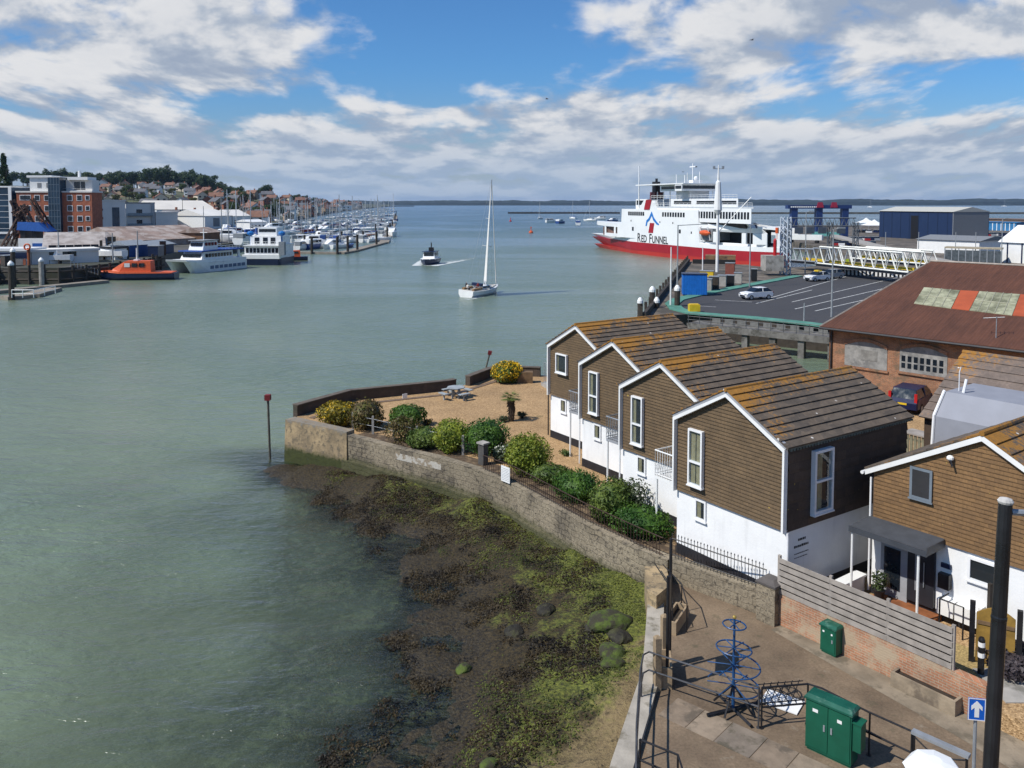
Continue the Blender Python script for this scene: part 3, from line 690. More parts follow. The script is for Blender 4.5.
mb = MB(); mb.box(.3,-1.5,-.02,2.35,.03,.16); mb.build('doorstep', mat('red_tiles', (.24,.085,.03), .85, .3, 3, .3, 10), r)
pl = thing('potted_plant', 'dark potted plant beside the porch door under the canopy', 'plant', EO + EU*.62 - EV*.55 + Vector((0,0,.16)))
mb = MB(); mb.lathe([(.13,0),(.17,.3),(.19,.34),(.16,.34)], (0,0,0), 12); mb.build('pot', M_BLACK, pl)
mb = MB()
for q in range(220):
    a = RD.uniform(0, 6.28); h = RD.uniform(.05,.55); rr = .22*math.sqrt(RD.random()); p = Vector((rr*math.cos(a), rr*math.sin(a), .34+h)); u = Vector((RD.uniform(-1,1),RD.uniform(-1,1),RD.uniform(-.3,1))).normalized()*.06; w = u.orthogonal().normalized()*.03
    mb.face([p-u, p+w, p+u, p-w])
mb.build('foliage', leafmat('dark_pot_leaves', (.02,.035,.012), (.05,.07,.02)), pl, recalc=False)
pw = tag(MB().build('low_white_wall', M_WHITE) , 'low white-topped garden wall under the left side of the porch canopy', 'wall')
mb = MB(); mb.box(-.45,-1.3,0,-.15,-.1,.55); mb.box(-.5,-1.35,.55,-.1,-.05,.62); pw.data = mb.mesh('low_white_wall', M_WHITE); pw.location = EO; pw.rotation_euler = (0,0,EA)

# house behind, with tiled roof and grey membrane dormer
GA = rad(-53.1); GO = Vector((14.9, 31.6, ZG)); GU = Vector((math.cos(GA), math.sin(GA), 0)); GV = Vector((-GU.y, GU.x, 0))
def G(p):  # world -> local of that house
    q = Vector(p) - GO; return Vector((q.dot(GU), q.dot(GV), q.z))
r = thing('dormer_house', 'dark tiled house with a grey membrane dormer, behind the porch house', 'house', GO, GA)
R0 = G(P(963, 352, ZG+6.8)); E0 = R0 + Vector((0,-3.5,-2.2)); LX = Vector((12,0,0))
mb = MB(); roof_slope(mb, E0, E0+LX, R0, R0+LX, 9, .06); BK = R0 + Vector((0,3.5,-2.2)); roof_slope(mb, BK, BK+LX, R0, R0+LX, 9, .06)
mb.tube([R0, R0+LX], .10, 8)
mb.build('roof', roofmat('dormer_house_tiles', R0.y, 3.5, R0.x, base=(.150,.118,.098), base2=(.19,.145,.118), lich=.05, axis=1), r)
mb = MB(); mb.extr([(R0.x+.1,E0.y+.25,-.02),(R0.x+.1,E0.y+.25,E0.z+.1),(R0.x+.1,R0.y,R0.z-.1),(R0.x+.1,BK.y-.25,BK.z+.1),(R0.x+.1,BK.y-.25,-.02)], (11.8,0,0)); mb.build('wall', M_CLADS, r)
F0 = G(P(935, 416, ZG+5.3)); DX = Vector((6.5,0,0)); DV = Vector((0,.72,.80)); mb = MB(); M_MEMB = mat('grey_membrane', (.25,.26,.295), .7, .07, 1.5, .06, 8)
mb.extr([F0, F0+DV, F0+DV+Vector((0,2.2,.02)), F0+Vector((0,2.9,-2.4)), F0+Vector((-.02,-.14,-2.4))], DX); dm = mb.build('dormer', M_MEMB, r)
mb = MB(); q_ = Vector((-.03,-.02,.03)); mb.tube([F0+DV+q_, F0+q_, F0+Vector((-.05,-.16,-2.3))], .055, 6); mb.build('edge_trim', M_PVC, dm)
mb = MB(); q_ = F0+DV+Vector((.5,.3,0)); mb.tube([q_, q_+Vector((.05,.1,.5))], .05, 6); mb.tube([q_+Vector((-.25,.2,0)), q_+Vector((-.25,.2,.7)), q_+Vector((-.2,.2,.9))], .02, 5); mb.build('vent_pipe', M_PVC, dm)
# yard planter / wooden bin store seen between the houses
mb = MB(); c0 = P(914, 445, ZG+1.0); mb2 = thing('slatted_bin_store', 'small pale slatted timber store between the houses below the parked blue car', 'store', (c0.x, c0.y, ZG), HA)
for q in range(6): mb.box(-.6+q*.2, -.04, 0, -.46+q*.2, .0, 1.5)
mb.box(-.62,-.0,.2,.56,.03,.3); mb.box(-.62,-.0,1.2,.56,.03,1.3); mb.build('slat_front', mat('pale_slats', (.20,.19,.13), .85, .3), mb2)
mb = MB(); mb.box(-.66,-.1,1.5,.6,.9,1.56); mb.build('lid', M_WOODG, mb2)

# ================================================================ brick warehouse with rust-red roof
e1, e2 = P(824, 325, 6.55), P(988, 344, 6.55); WD = (e2-e1); WD.z = 0; WD.normalize(); WN = Vector((-WD.y, WD.x, 0))
WA = math.atan2(WD.y, WD.x); WO = Vector((e1.x, e1.y, ZG))
M_BRICK = brick('orange_brick', (.38,.155,.068), (.25,.10,.048), (.28,.22,.16), dirt=(.16,.11,.07), dth=.52)
r = thing('brick_warehouse', 'long orange brick warehouse with a rust-red metal roof', 'warehouse', WO, WA)
LW, DW, hE, rise, dr_ = 26.0, 24.4, 4.45, 3.98, 12.2
xl = 2.1
mb = MB(); mb.extr([(.25,.3,-.05),(.25,DW-.3,-.05),(.25,DW-.3,hE),(xl,dr_,hE+rise-.15),(.25,.3,hE)], (.3,0,0)); mb.box(.25,.3,-.05,LW,.65,hE+.02); mb.box(.55,DW-.6,-.05,LW,DW-.3,hE); mb.box(LW-.3,.65,-.05,LW,DW-.6,hE)
mb.build('wall', M_BRICK, r)
m, t = newmat('rusty_sheet_roof'); o = nd(t, 'TexCoord').outputs['Object']
n1 = noise(t, o, .35, 7, .65); n2 = noise(t, nd(t, 'Mapping', {'Vector': o, 'Scale': (4, .35, 1)}).outputs[0], 1.2, 5, .6); n3 = noise(t, o, 6, 4, .7)
c = mixc(t, n1, (.042,.018,.011), (.150,.058,.032)); c = mixc(t, 1.0, c, ramp(t, n2, [(.25,.72),(.75,1.25)]), 'MULTIPLY'); c = mixc(t, 1.0, c, ramp(t, n3, [(.25,.88),(.75,1.1)]), 'MULTIPLY')
wv = nd(t, 'TexWave', {'Vector': o, 'Scale': 1.6, 'Distortion': 0.0}, wave_type='BANDS', bands_direction='X')
finish(t, c, .8, mth(t, 'ADD', wv.outputs['Fac'], n3), .35, .03); M_RUST = m
mb = MB(); y_e = -.35; ze = hE-.05; zr = hE+rise
mb.extr([(-.1,y_e,ze),(LW+.3,y_e,ze),(LW+.3,dr_,zr),(xl,dr_,zr)], (0,0,.10)); mb.extr([(xl,dr_+.004,zr),(LW+.3,dr_+.004,zr),(LW+.3,DW+.3,ze),(-.1,DW+.3,ze)], (0,0,.10))
rf = mb.build('roof', M_RUST, r)
mb = MB(); mb.tube([(xl,dr_,zr+.12),(LW+.3,dr_,zr+.12)], .10, 6); mb.tube([(-.1,y_e,ze+.1),(xl,dr_,zr+.1)], .06, 5); mb.build('ridge_cap', mat('pale_flashing', (.28,.24,.2), .6, .3), rf)
mb = MB(); mb.tube([(-.1,y_e-.08,ze-.02),(LW,y_e-.08,ze-.02)], .09, 6); mb.tube([(.45,.22,ze),(.45,.22,0)], .05, 6); mb.build('gutter', M_PLINTH, rf)
def RP(px, py):   # pixel -> point on the near roof slope (local)
    nrm = Vector((0, -rise/(dr_-y_e), 1)).normalized(); nw = WD*nrm.x + WN*nrm.y + Vector((0,0,nrm.z))
    p0 = WO + WN*y_e + Vector((0,0,ze+.10)); rr = ray(px, py); k = (p0-CC).dot(nw)/rr.dot(nw); q = CC+rr*k-WO
    return Vector((q.dot(WD), q.dot(WN), q.z))
m, t = newmat('grimy_skylight'); o = nd(t, 'TexCoord').outputs['Object']; n1 = noise(t, o, .9, 6, .7)
c = mixc(t, maprange(t, n1, .3, .7), (.10,.10,.055), (.42,.42,.28)); finish(t, c, .5, noise(t, o, 5), .2, .02); M_SKYL = m
M_OPAN = mat('orange_roof_sheet', (.36,.075,.028), .75, .15, .8, .1)
for a, b, c_, d_, mt, nme in [((924,288),(960,291),(951,309),(914,304),M_SKYL,'skylight'),((960.5,291),(979,292),(969,311),(951.5,309),M_OPAN,'patched_roof_sheet'),((979.5,292),(1020,295),(1012,316),(969.5,311),M_SKYL,'skylight'),((1020.5,295),(1040,297),(1036,318),(1012.5,316),M_OPAN,'patched_roof_sheet')]:
    mb = MB(); q = [RP(*z) + Vector((0,0,.01)) for z in (a,b,c_,d_)]; mb.extr(q, (0,0,.05)); s_ = mb.build(nme, mt, rf)
    if mt is M_SKYL:
        mb = MB(); n = 4 if a[0] < 950 else 5
        for k in range(1, n): mb.tube([q[0].lerp(q[1],k/n)+Vector((0,0,.06)), q[3].lerp(q[2],k/n)+Vector((0,0,.06))], .035, 4)
        mb.tube([q[0].lerp(q[3],.5)+Vector((0,0,.06)), q[1].lerp(q[2],.5)+Vector((0,0,.06))], .03, 4)
        mb.build('glazing_bars', mat('grimy_bars', (.34,.33,.24), .7), s_)
def WPt(px, py):  # pixel -> local on wall plane y=.3
    rr = ray(px, py); k = (WO+WN*.3-CC).dot(WN)/rr.dot(WN); q = CC+rr*k-WO; return q.dot(WD), q.z
for (a, b, kind) in [((845,346),(887,371),0),((900,354),(947,378),1)]:
    x0, z1 = WPt(*a); x1, z0 = WPt(*b); z1 = z0 + 1.75
    mb = MB(); n = 10; zs = z1-.35
    arch = [(x0,.27,z0),(x1,.27,z0)] + [(x1+(x0-x1)*i/n, .27, zs+.35*math.sin(math.pi*(i/n))) for i in range(n+1)]
    mb.extr(arch, (0,.06,0)); w = mb.build('window', mat('weathered_shutter', (.25,.245,.23), .8, .3, 2, .3, 9, col2=(.16,.16,.155), th=.55), r)
    mb = MB()
    for k in range(7): 
        if kind: mb.box(x0+.12+k*(x1-x0-.2)/7, .255, z0+.25, x0+.12+(k+.62)*(x1-x0-.2)/7, .268, z0+.58); mb.box(x0+.12+k*(x1-x0-.2)/7, .255, z0+.68, x0+.12+(k+.62)*(x1-x0-.2)/7, .268, z0+1.05)
    if not kind: mb.box((x0+x1)/2-.3,.255,z0+.5,(x0+x1)/2+.8,.268,z0+1.2)
    mb.build('pane', M_DGLASS if kind else mat('stained_board', (.2,.195,.18), .9, .3), w)
    mb = MB()
    for i in range(n): 
        p, q = arch[2+i], arch[3+i]; mb.extr([(p[0],.22,p[2]+.01),(q[0],.22,q[2]+.01),(q[0],.22,q[2]+.22),(p[0],.22,p[2]+.22)], (0,.1,0))
    mb.build('brick_arch', M_BRICK, w); mb = MB(); mb.box(x0-.1,.18,z0-.14,x1+.1,.29,z0-.01); mb.build('sill', M_BRICK, w)
mb = MB(); c0 = RP(996, 338); mb.tube([c0, c0+Vector((0,0,1.3))], .03, 5); mb.tube([c0+Vector((-.7,-.1,1.15)), c0+Vector((.4,.1,1.3))], .02, 5)
for k in range(6): q = c0+Vector((-.7,-.1,1.15)).lerp(Vector((.4,.1,1.3)), k/5); mb.tube([q+Vector((-.05,.22,0)), q+Vector((.05,-.22,0))], .012, 4)
tag(mb.build('roof_aerial', M_GREYM, None, loc=WO, rz=WA), 'thin metal aerial standing at the eaves of the rust-red warehouse roof', 'aerial')
# ================================================================ sea wall and garden
m, t = newmat('old_rubble_wall'); o = coords(t, True); s = nd(t, 'SeparateXYZ', {0: o})
v = nd(t, 'CombineXYZ', {0: mth(t, 'MULTIPLY', mth(t, 'SUBTRACT', s.outputs[0], s.outputs[1]), .72), 1: s.outputs[2]}).outputs[0]
vd = nd(t, 'VectorMath', {0: v, 1: nd(t, 'VectorMath', {0: nd(t, 'TexNoise', {'Vector': o, 'Scale': 1.8, 'Detail': 3}).outputs['Color'], 1: (.42,.34,0)}, operation='MULTIPLY').outputs[0]}, operation='ADD').outputs[0]
br = nd(t, 'TexBrick', {'Vector': vd, 'Color1': (.30,.245,.165), 'Color2': (.185,.155,.115), 'Mortar': (.10,.085,.065), 'Scale': 1.0, 'Mortar Size': .022, 'Mortar Smooth': .5, 'Bias': 0.0, 'Brick Width': .47, 'Row Height': .235})
n1 = noise(t, o, .7, 7, .68); n2 = noise(t, o, 5, 6, .7); n3 = noise(t, o, 18, 3, .7)
rend = maprange(t, n1, .40, .50)
c = mixc(t, rend, br.outputs[0], mixc(t, maprange(t, n2, .3, .7), (.20,.165,.115), (.42,.35,.245)))
c = mixc(t, mth(t, 'MULTIPLY', maprange(t, n2, .52, .64), .8), c, (.06,.05,.038)); c = mixc(t, 1.0, c, ramp(t, noise(t, o, .35, 5, .6), [(.3,.6),(.7,1.1)]), 'MULTIPLY'); c = mixc(t, 1.0, c, ramp(t, n3, [(.25,.75),(.75,1.2)]), 'MULTIPLY')
low = maprange(t, mth(t, 'ADD', s.outputs[2], mth(t, 'MULTIPLY', n2, .9)), 1.72, 1.22)
c = mixc(t, mth(t, 'MULTIPLY', low, .85), c, mixc(t, n2, (.035,.03,.015), (.06,.075,.012)))
finish(t, c, .92, mth(t, 'ADD', mth(t, 'MULTIPLY', n2, .8), mth(t, 'MULTIPLY', br.outputs['Fac'], -.5)), 1.0, .05); M_RUBBLE = m
def offs(path, d):
    out = []
    for i, p in enumerate(path):
        a = Vector(path[max(0,i-1)]); b = Vector(path[min(len(path)-1,i+1)]); dd = (b-a).normalized()
        out.append((p[0]-dd.y*d, p[1]+dd.x*d))
    return out
def wall_strip(mb, path, d0, d1, z0, z1, m=0):
    A, B = offs(path, d0), offs(path, d1)
    zz = z1 if isinstance(z1, list) else [z1]*len(path)
    mb.loft([[(A[i][0],A[i][1],z0),(A[i][0],A[i][1],zz[i]),(B[i][0],B[i][1],zz[i]),(B[i][0],B[i][1],z0)] for i in range(len(path))], m)
def resample(path, step):
    out = []
    for a, b in zip(path, path[1:]):
        a, b = Vector(a), Vector(b); n = max(1, int((b-a).length/step))
        out += [tuple(a.lerp(b, k/n)) for k in range(n)]
    return out + [tuple(path[-1])]
mb = MB(); gp = resample(GWALL[1:], .7); wall_strip(mb, gp, .42, -.02, -.6, [2.22+.05*fbm(k*.7, 1) for k in range(len(gp))])
gq = resample(GWALL[1:], .7); wall_strip(mb, gq, -.015, -.20, -.6, [.75+.28*fbm(k*.5, 7) for k in range(len(gq))])
tag(mb.build('sea_wall', M_RUBBLE), 'old rubble stone sea wall curving along the foreshore below the garden', 'wall')
m, t = newmat('tan_rendered_stone'); o = coords(t, True); z_ = nd(t, 'SeparateXYZ', {0: o}).outputs[2]; n1 = noise(t, o, .9, 7, .65); n2 = noise(t, o, 4, 6, .7)
c = mixc(t, maprange(t, n1, .3, .7), (.19,.145,.09), (.42,.31,.175)); c = mixc(t, mth(t, 'MULTIPLY', maprange(t, n2, .50, .62), .8), c, (.11,.095,.068)); c = mixc(t, mth(t, 'MULTIPLY', maprange(t, mth(t, 'ADD', z_, n2), 2.75, 2.95), .8), c, (.22,.20,.17)); c = mixc(t, maprange(t, mth(t, 'ADD', z_, n2), 1.55, 1.15), c, mixc(t, n2, (.02,.024,.008), (.06,.07,.015)))
finish(t, c, .92, n2, .9, .05); M_TANB = m
mb = MB(); a, b = GWALL[0], GWALL[1]; dd = (Vector(b)-Vector(a)).normalized(); nn = Vector((-dd.y, dd.x))
q = [Vector(a)-nn*.12, Vector(b)-nn*.10+dd*.3, Vector(b)+nn*.5+dd*.3, Vector(a)+nn*.6]
mb.loft([[(q[0].x-.12,q[0].y-.1,-.9),(q[1].x,q[1].y-.15,-.9),(q[2].x,q[2].y,-.9),(q[3].x,q[3].y,-.9)],[(p.x,p.y,2.42) for p in q]])
tag(mb.build('wall_end_block', M_TANB), 'tan rendered end block of the sea wall at the water corner', 'wall')
# back garden wall in dark brick, two lengths
M_DBRICK = brick('dark_old_brick', (.085,.05,.035), (.055,.04,.03), (.10,.09,.07), dirt=(.05,.045,.03))
for (pts, lab) in [([(-13.1,50.4),(-10.6,54.4),(-4.4,57.4),(-3.9,57.9)], 'long dark low garden wall along the water side of the gravel garden'),
                   ([(-3.0,58.9),(-1.5,61.9),(-1.0,62.4)], 'short dark garden wall behind the picnic table'), ([(.6,62.3),(2.1,62.0)], 'short dark wall stub behind the yellow flowering bush')]:
    mb = MB(); wall_strip(mb, pts, .36, 0, 1.2, ZG+.66); mb2 = mb.build('garden_wall', M_DBRICK); tag(mb2, lab, 'wall')
    mb = MB(); wall_strip(mb, pts, .42, -.06, ZG+.663, ZG+.72); mb.build('coping', mat('dark_coping', (.11,.09,.07), .9, .3, 2, .4), mb2)
mb = MB(); wall_strip(mb, offs([(-12.6,50.2),(-10.2,53.9),(-4.2,56.9),(-1.2,61.4)], -.0), -.35, -.75, ZG-.3, ZG+.035)
struct(mb, 'path_edging', mat('edging_brown', (.16,.11,.075), .9, .3))
# little white notices
def board(name, c, w, h, ang, label, mt=None, marks=True, back=.03):
    o = thing(name, label, 'sign', c, ang)
    mb = MB(); mb.box(-w/2, 0, -h/2, w/2, back, h/2); mb.build('board', mt or M_WHITE, o)
    if marks:
        mb = MB(); z = h/2-.09
        while z > -h/2+.06:
            x = -w/2+.05
            while x < w/2-.08:
                ww = RD.uniform(.03,.09); mb.box(x, -.004, z-.022, min(x+ww, w/2-.04), .003, z); x += ww+.02
            z -= .075
        mb.build('lettering', M_TRIM, o)
    return o
def on_wall(px, py, d=.0):
    # intersection of a pixel ray with the outer face of the sea wall
    best = None
    for a, b in zip(GWALL, GWALL[1:]):
        a3, b3 = Vector((a[0],a[1],0)), Vector((b[0],b[1],0)); n = (b3-a3).normalized(); nn = Vector((-n.y, n.x, 0)); rr = ray(px, py)
        k = (a3-CC).dot(nn)/rr.dot(nn); q = CC+rr*k; s_ = (q-a3).dot(n)/(b3-a3).length
        if -.02 <= s_ <= 1.02: best = (q, math.atan2(n.y, n.x), nn)
    return best
q, a, nn = on_wall(507, 474); board('notice_board', q-nn*.10, .62, .72, a, 'small white notice fixed on the sea wall beside the dark concrete post')
q, a, nn = on_wall(418, 461); mb = MB(); mb.box(-1.6,-.03,-.17,1.6,.05,.17)
tag(mb.build('limewashed_panel', mat('flaking_whitewash', (.50,.47,.41), .9, .2, 3, .5, 12, col2=(.25,.2,.14), th=.5, s2=3), None, loc=q+Vector((0,-.0,0)), rz=a), 'narrow flaking whitewashed strip on the sea wall below the posts', 'wall patch')
q = P(405, 396, ZG+.55); board('notice_board', (q.x, q.y, q.z), .35, .28, rad(38), 'tiny white notice on the dark back garden wall', marks=False)
# post and wire fence along the garden edge
f = thing('post_and_wire_fence', 'row of short concrete posts with wires above the sea wall beside the shrubs', 'fence', (0,0,ZG))
PPX = [(353,430),(373,434),(394,439),(417,445),(441,449),(463,455)]; pts = []
for x, y in PPX:
    q = P(x, y, ZG); mb = MB(); mb.box(-.06,-.06,0,.06,.06,1.0); mb.box(-.05,-.05,1.0,.05,.05,1.03); o = mb.build('post', M_CONC, f, loc=(q.x, q.y, 0)); pts.append(Vector((q.x, q.y, 0)))
mb = MB()
for z in (.45, .85): mb.tube([p+Vector((0,0,z)) for p in pts], .012, 4)
mb.build('wire', M_GREYM, f)
q = P(481, 462, ZG+.2); mb = MB(); mb.box(-.2,-.16,-.3,.2,.16,1.05); o = mb.build('concrete_post', mat('dark_concrete', (.085,.08,.075), .9, .3), None, loc=(q.x+.1,q.y+.25,ZG), rz=rad(-45)); tag(o, 'square dark concrete post where the iron railing begins', 'post')
mb = MB(); mb.box(-.26,-.22,1.05,.26,.22,1.13); mb.build('cap', M_CONC, o)
# iron railing on the sea wall
def railing(name, label, path, h, gap, zb, spike=0.0, mt=None, r=.011, posts=None, double=True):
    f = thing(name, label, 'railing', (0,0,zb)); mt = mt or M_BLACK
    P3 = [Vector((p[0], p[1], p[2] if len(p) > 2 else 0)) for p in path]
    mb = MB(); mb.tube([p+Vector((0,0,h)) for p in P3], .022, 5); mb.build('top_rail', mt, f)
    mb = MB(); mb.tube([p+Vector((0,0,.12)) for p in P3], .018, 5); mb.build('bottom_rail', mt, f)
    mb = MB()
    for a, b in zip(P3, P3[1:]):
        n = max(1, int((b-a).length/gap))
        for k in range(n):
            p = a.lerp(b, k/n)
            mb.tube([p, p+Vector((0,0,h+spike))], r, 4)
            if spike: mb.tube([p+Vector((0,0,h+spike)), p+Vector((0,0,h+spike+.07))], [.028, .002], 4)
    mb.build('balusters', mt, f)
    return f
M_RUSTIRON = mat('rusty_iron', (.045,.024,.016), .8, .4, 6, .3)
gw = offs(GWALL, .22)
railing('iron_railing', 'long thin rusty iron railing on top of the sea wall beside the shrubs', [gw[4], gw[5], gw[6], gw[7], (5.45,29.5)], .72, .16, ZG+.22, mt=M_RUSTIRON)
RW = [(5.62,29.22),(8.22,26.62)]
mb = MB(); wall_strip(mb, RW, .36, 0, .8, 2.30); tag(mb.build('railing_wall', M_RUBBLE), 'low rubble wall under the spiked railing in front of the nearest house', 'wall')
rw = offs(RW, .18); railing('spiked_railing', 'black spiked iron railing on the low wall in front of the nearest gabled house', rw, .70, .13, 2.30, .14)
mb = MB(); mb.box(-.34,-.36,0,.34,.36,1.32); pr = thing('stone_pier', 'stocky stone gate pier with a sloped cap between railing and slatted fence', 'pier', (8.42,26.42,1.42), rad(-50)); mb.build('shaft', M_RUBBLE, pr)
mb = MB(); mb.loft([[(-.37,-.39,1.32),(.37,-.39,1.32),(.37,.39,1.32),(-.37,.39,1.32)],[(-.37,-.39,1.38),(.37,-.39,1.38),(.37,.39,1.38),(-.37,.39,1.38)],[(-.15,-.17,1.47),(.15,-.17,1.47),(.15,.17,1.47),(-.15,.17,1.47)]]); mb.build('cap', mat('slate_cap', (.09,.08,.075), .9, .2), pr)
# slatted fence on brick wall
FA = math.atan2(21.25-26.06, 12.02-8.52); FO = Vector((8.52, 26.15, ZP)); FL = 5.5
FBR = brick('weathered_orange_brick', (.46,.20,.105), (.33,.16,.09), (.40,.31,.22), dirt=(.40,.31,.21), dth=.46)
mb = MB(); mb.box(0,0,-.05,FL+.9,.26,1.0); o = mb.build('low_brick_wall', FBR, None, loc=FO, rz=FA); tag(o, 'low weathered orange brick wall below the slatted grey fence', 'wall')
f = thing('slatted_fence', 'silvery horizontal slatted timber fence on the low orange brick wall', 'fence', FO + Vector((0,0,1.0)), FA)
for k in range(4):
    x = k*FL/3; mb = MB(); mb.box(x-.045,.04,-.3 if k < 3 else -.95,x+.045,.12,1.24); mb.build('post', M_WOODG, f)
for k in range(3):
    mb = MB(); x0 = k*FL/3+.002; x1 = (k+1)*FL/3-.002
    for q in range(6): z = .02+q*.2; mb.box(x0, 0.005+RD.uniform(0,.006), z, x1, .035, z+.15); q < 5 and mb.box(x0, .12, z+.09, x1, .14, z+.26, 1)  # rear slats added in dark timber, painting in the shade behind the gaps
    mb.build('slat_panel', [M_WOODG, M_DWOOD], f)
# stone trough planter, small cabinet
q = P(886, 686, ZP); o = thing('stone_trough', 'long narrow stone trough planter at the foot of the brick wall', 'planter', (q.x+.12, q.y, ZP), FA)
mb = MB(); L_, W_, H_ = 1.78, .52, .42
mb.box(0,0,0,L_,.07,H_); mb.box(0,W_-.07,0,L_,W_,H_); mb.box(0,.07,0,.07,W_-.07,H_); mb.box(L_-.07,.07,0,L_,W_-.07,H_); mb.build('trough', mat('trough_stone', (.27,.215,.15), .9, .3, 2, .5, 10, col2=(.14,.11,.08), th=.55), o)
mb = MB(); mb.box(.07,.07,.05,L_-.07,W_-.07,H_-.08); mb.build('soil', mat('dark_soil', (.035,.026,.018), .95, .4, 8), o)
M_GREEN = mat('green_enamel', (.006,.088,.050), .45, .15, 2, .05)
M_GREEN2 = mat('green_enamel_worn', (.008,.085,.055), .45, .2, 2, .08, col2=(.12,.22,.17), th=.62, s2=2.2)
def cabinet(label, loc, ang, w, d, h, doors):
    o = thing('street_cabinet', label, 'utility cabinet', loc, ang)
    mb = MB(); mb.box(0,0,.06,w,d,h); mb.box(.03,.03,0,w-.03,d-.03,.06); mb.build('body', M_GREEN, o)
    mb = MB(); mb.loft([[(-.03,-.04,h),(w+.03,-.04,h),(w+.03,d+.03,h),(-.03,d+.03,h)],[(-.03,-.04,h+.05),(w+.03,-.04,h+.05),(w+.03,d+.03,h+.05),(-.03,d+.03,h+.05)],[(.02,.06,h+.11),(w-.02,.06,h+.11),(w-.02,d-.02,h+.11),(.02,d-.02,h+.11)]]); mb.build('lid', M_GREEN2, o)
    for k in range(doors):
        x0 = .03+k*(w-.04)/doors; x1 = .03+(k+1)*(w-.04)/doors-.02
        mb = MB(); mb.box(x0,-.018,.12,x1,.0,h-.03); dd = mb.build('door', M_GREEN, o)
        mb = MB(); mb.box(x1-.10 if k == 0 else x0+.06,-.035,h*.5,x1-.06 if k == 0 else x0+.10,-.018,h*.62); mb.build('handle', M_GREYM, dd)
    mb = MB(); mb.box(w*.16,-.024,h*.80,w*.28,-.0185,h*.86); mb.box(w*.70,-.024,h*.78,w*.80,-.0185,h*.84); mb.build('label_plate', M_WHITE, o)
    return o
q = P(820, 651, ZP); cabinet('small green metal cabinet against the brick wall below the fence', (q.x, q.y, ZP), FA, .52, .34, .82, 1)
q = P(805, 748, ZP); cb = cabinet('large green two-door utility cabinet beside the pavement railing', (q.x, q.y, ZP), rad(-44), 1.13, .42, 1.30, 2)
mb = MB(); mb.box(1.135,.04,.45,1.34,.34,1.12); mb.box(1.13,.02,1.12,1.36,.36,1.16); mb.build('side_box', M_GREEN, cb)
# pavement railings
def rail_run(label, path, hs=(1.08,.56), posts=None, r=.025, mt=None):
    f = thing('pavement_railing', label, 'railing', (0,0,ZP)); mt = mt or M_STEEL
    P3 = [Vector((p[0],p[1],0)) for p in path]
    for h, nme in zip(hs, ('top_rail','mid_rail')):
        mb = MB(); mb.tube([p+Vector((0,0,h)) for p in P3], r, 8); mb.build(nme, mt, f)
    for p in (posts or P3):
        mb = MB(); mb.tube([(p[0],p[1],-.02),(p[0],p[1],hs[0])], r, 8); mb.lathe([(.06,0),(.06,.02)], (p[0],p[1],0), 8); mb.build('post', mt, f)
    return f
ra, rb, rc = Vector((3.62,22.35)), Vector((2.95,18.8)), Vector((6.42,20.75))
rail_run('galvanised pavement railing running along the sea edge and past the blue frame', [(2.62,17.0),(2.98,19.3),(3.42,21.6),(3.62,22.35),(3.80,22.50),(6.35,20.80)], posts=[(2.62,17.0),(3.02,19.5),(3.50,21.9),(6.35,20.80)], mt=mat('rail_grey', (.10,.10,.105), .4, .3, 3, .1, metal=.5))
rail_run('black pavement railing from the lattice panel past the green cabinet to the corner', [(6.42,20.78),(7.66,20.95),(7.95,20.75),(8.72,19.75),(9.42,19.0)], posts=[(6.42,20.78),(7.66,20.95),(8.74,19.73),(9.42,19.0)], mt=M_BLACK)
rail_run('low return railing at the bottom edge near the sea wall', [(3.0,18.9),(3.78,18.35),(3.8,17.2)], hs=(.95,.45), mt=M_BLACK)
q = thing('flat_topped_rail', 'grey flat-topped barrier rail in front of the white domed lamp head', 'railing', (9.42,19.0,ZP), rad(-47))
mb = MB(); mb.box(0,-.07,1.05,1.25,.10,1.12); mb.build('flat_top', M_GREYM, q); mb = MB(); mb.tube([(.05,0,0),(.05,0,1.05)], .03, 6); mb.tube([(1.2,0,0),(1.2,0,1.05)], .03, 6); mb.tube([(.05,0,.5),(1.2,0,.5)], .025, 6); mb.tube([(.05,0,.98),(.55,0,.7),(1.2,0,.98)], .02, 5); mb.build('frame', M_BLACK, q)
# lattice cycle rack and white board lying behind it
q = P(778, 708, ZP); o = thing('cycle_rack', 'black zigzag metal cycle rack beside the blue frame', 'rack', (q.x-.55, q.y+.1, ZP), rad(8))
mb = MB()
for k in range(6): mb.tube([(k*.2,0,.05),(k*.2+.28,.12,.55)], .012, 5); mb.tube([(k*.2+.28,-.12,.05),(k*.2,.04,.55)], .012, 5)
mb.build('lattice', M_BLACK, o); mb = MB(); mb.tube([(0,0,.05),(1.35,0,.05)], .022, 5); mb.tube([(0,.06,.55),(1.35,.06,.55)], .014, 5); mb.build('rail', M_BLACK, o)
q = P(782, 703, ZP); mb = MB(); mb.box(-.5,-.35,.02,.5,.35,.05); tag(mb.build('fallen_signboard', M_WHITE, None, loc=(q.x,q.y,ZP), rz=rad(-35)), 'white signboard lying flat on the paving behind the zigzag rack', 'sign')
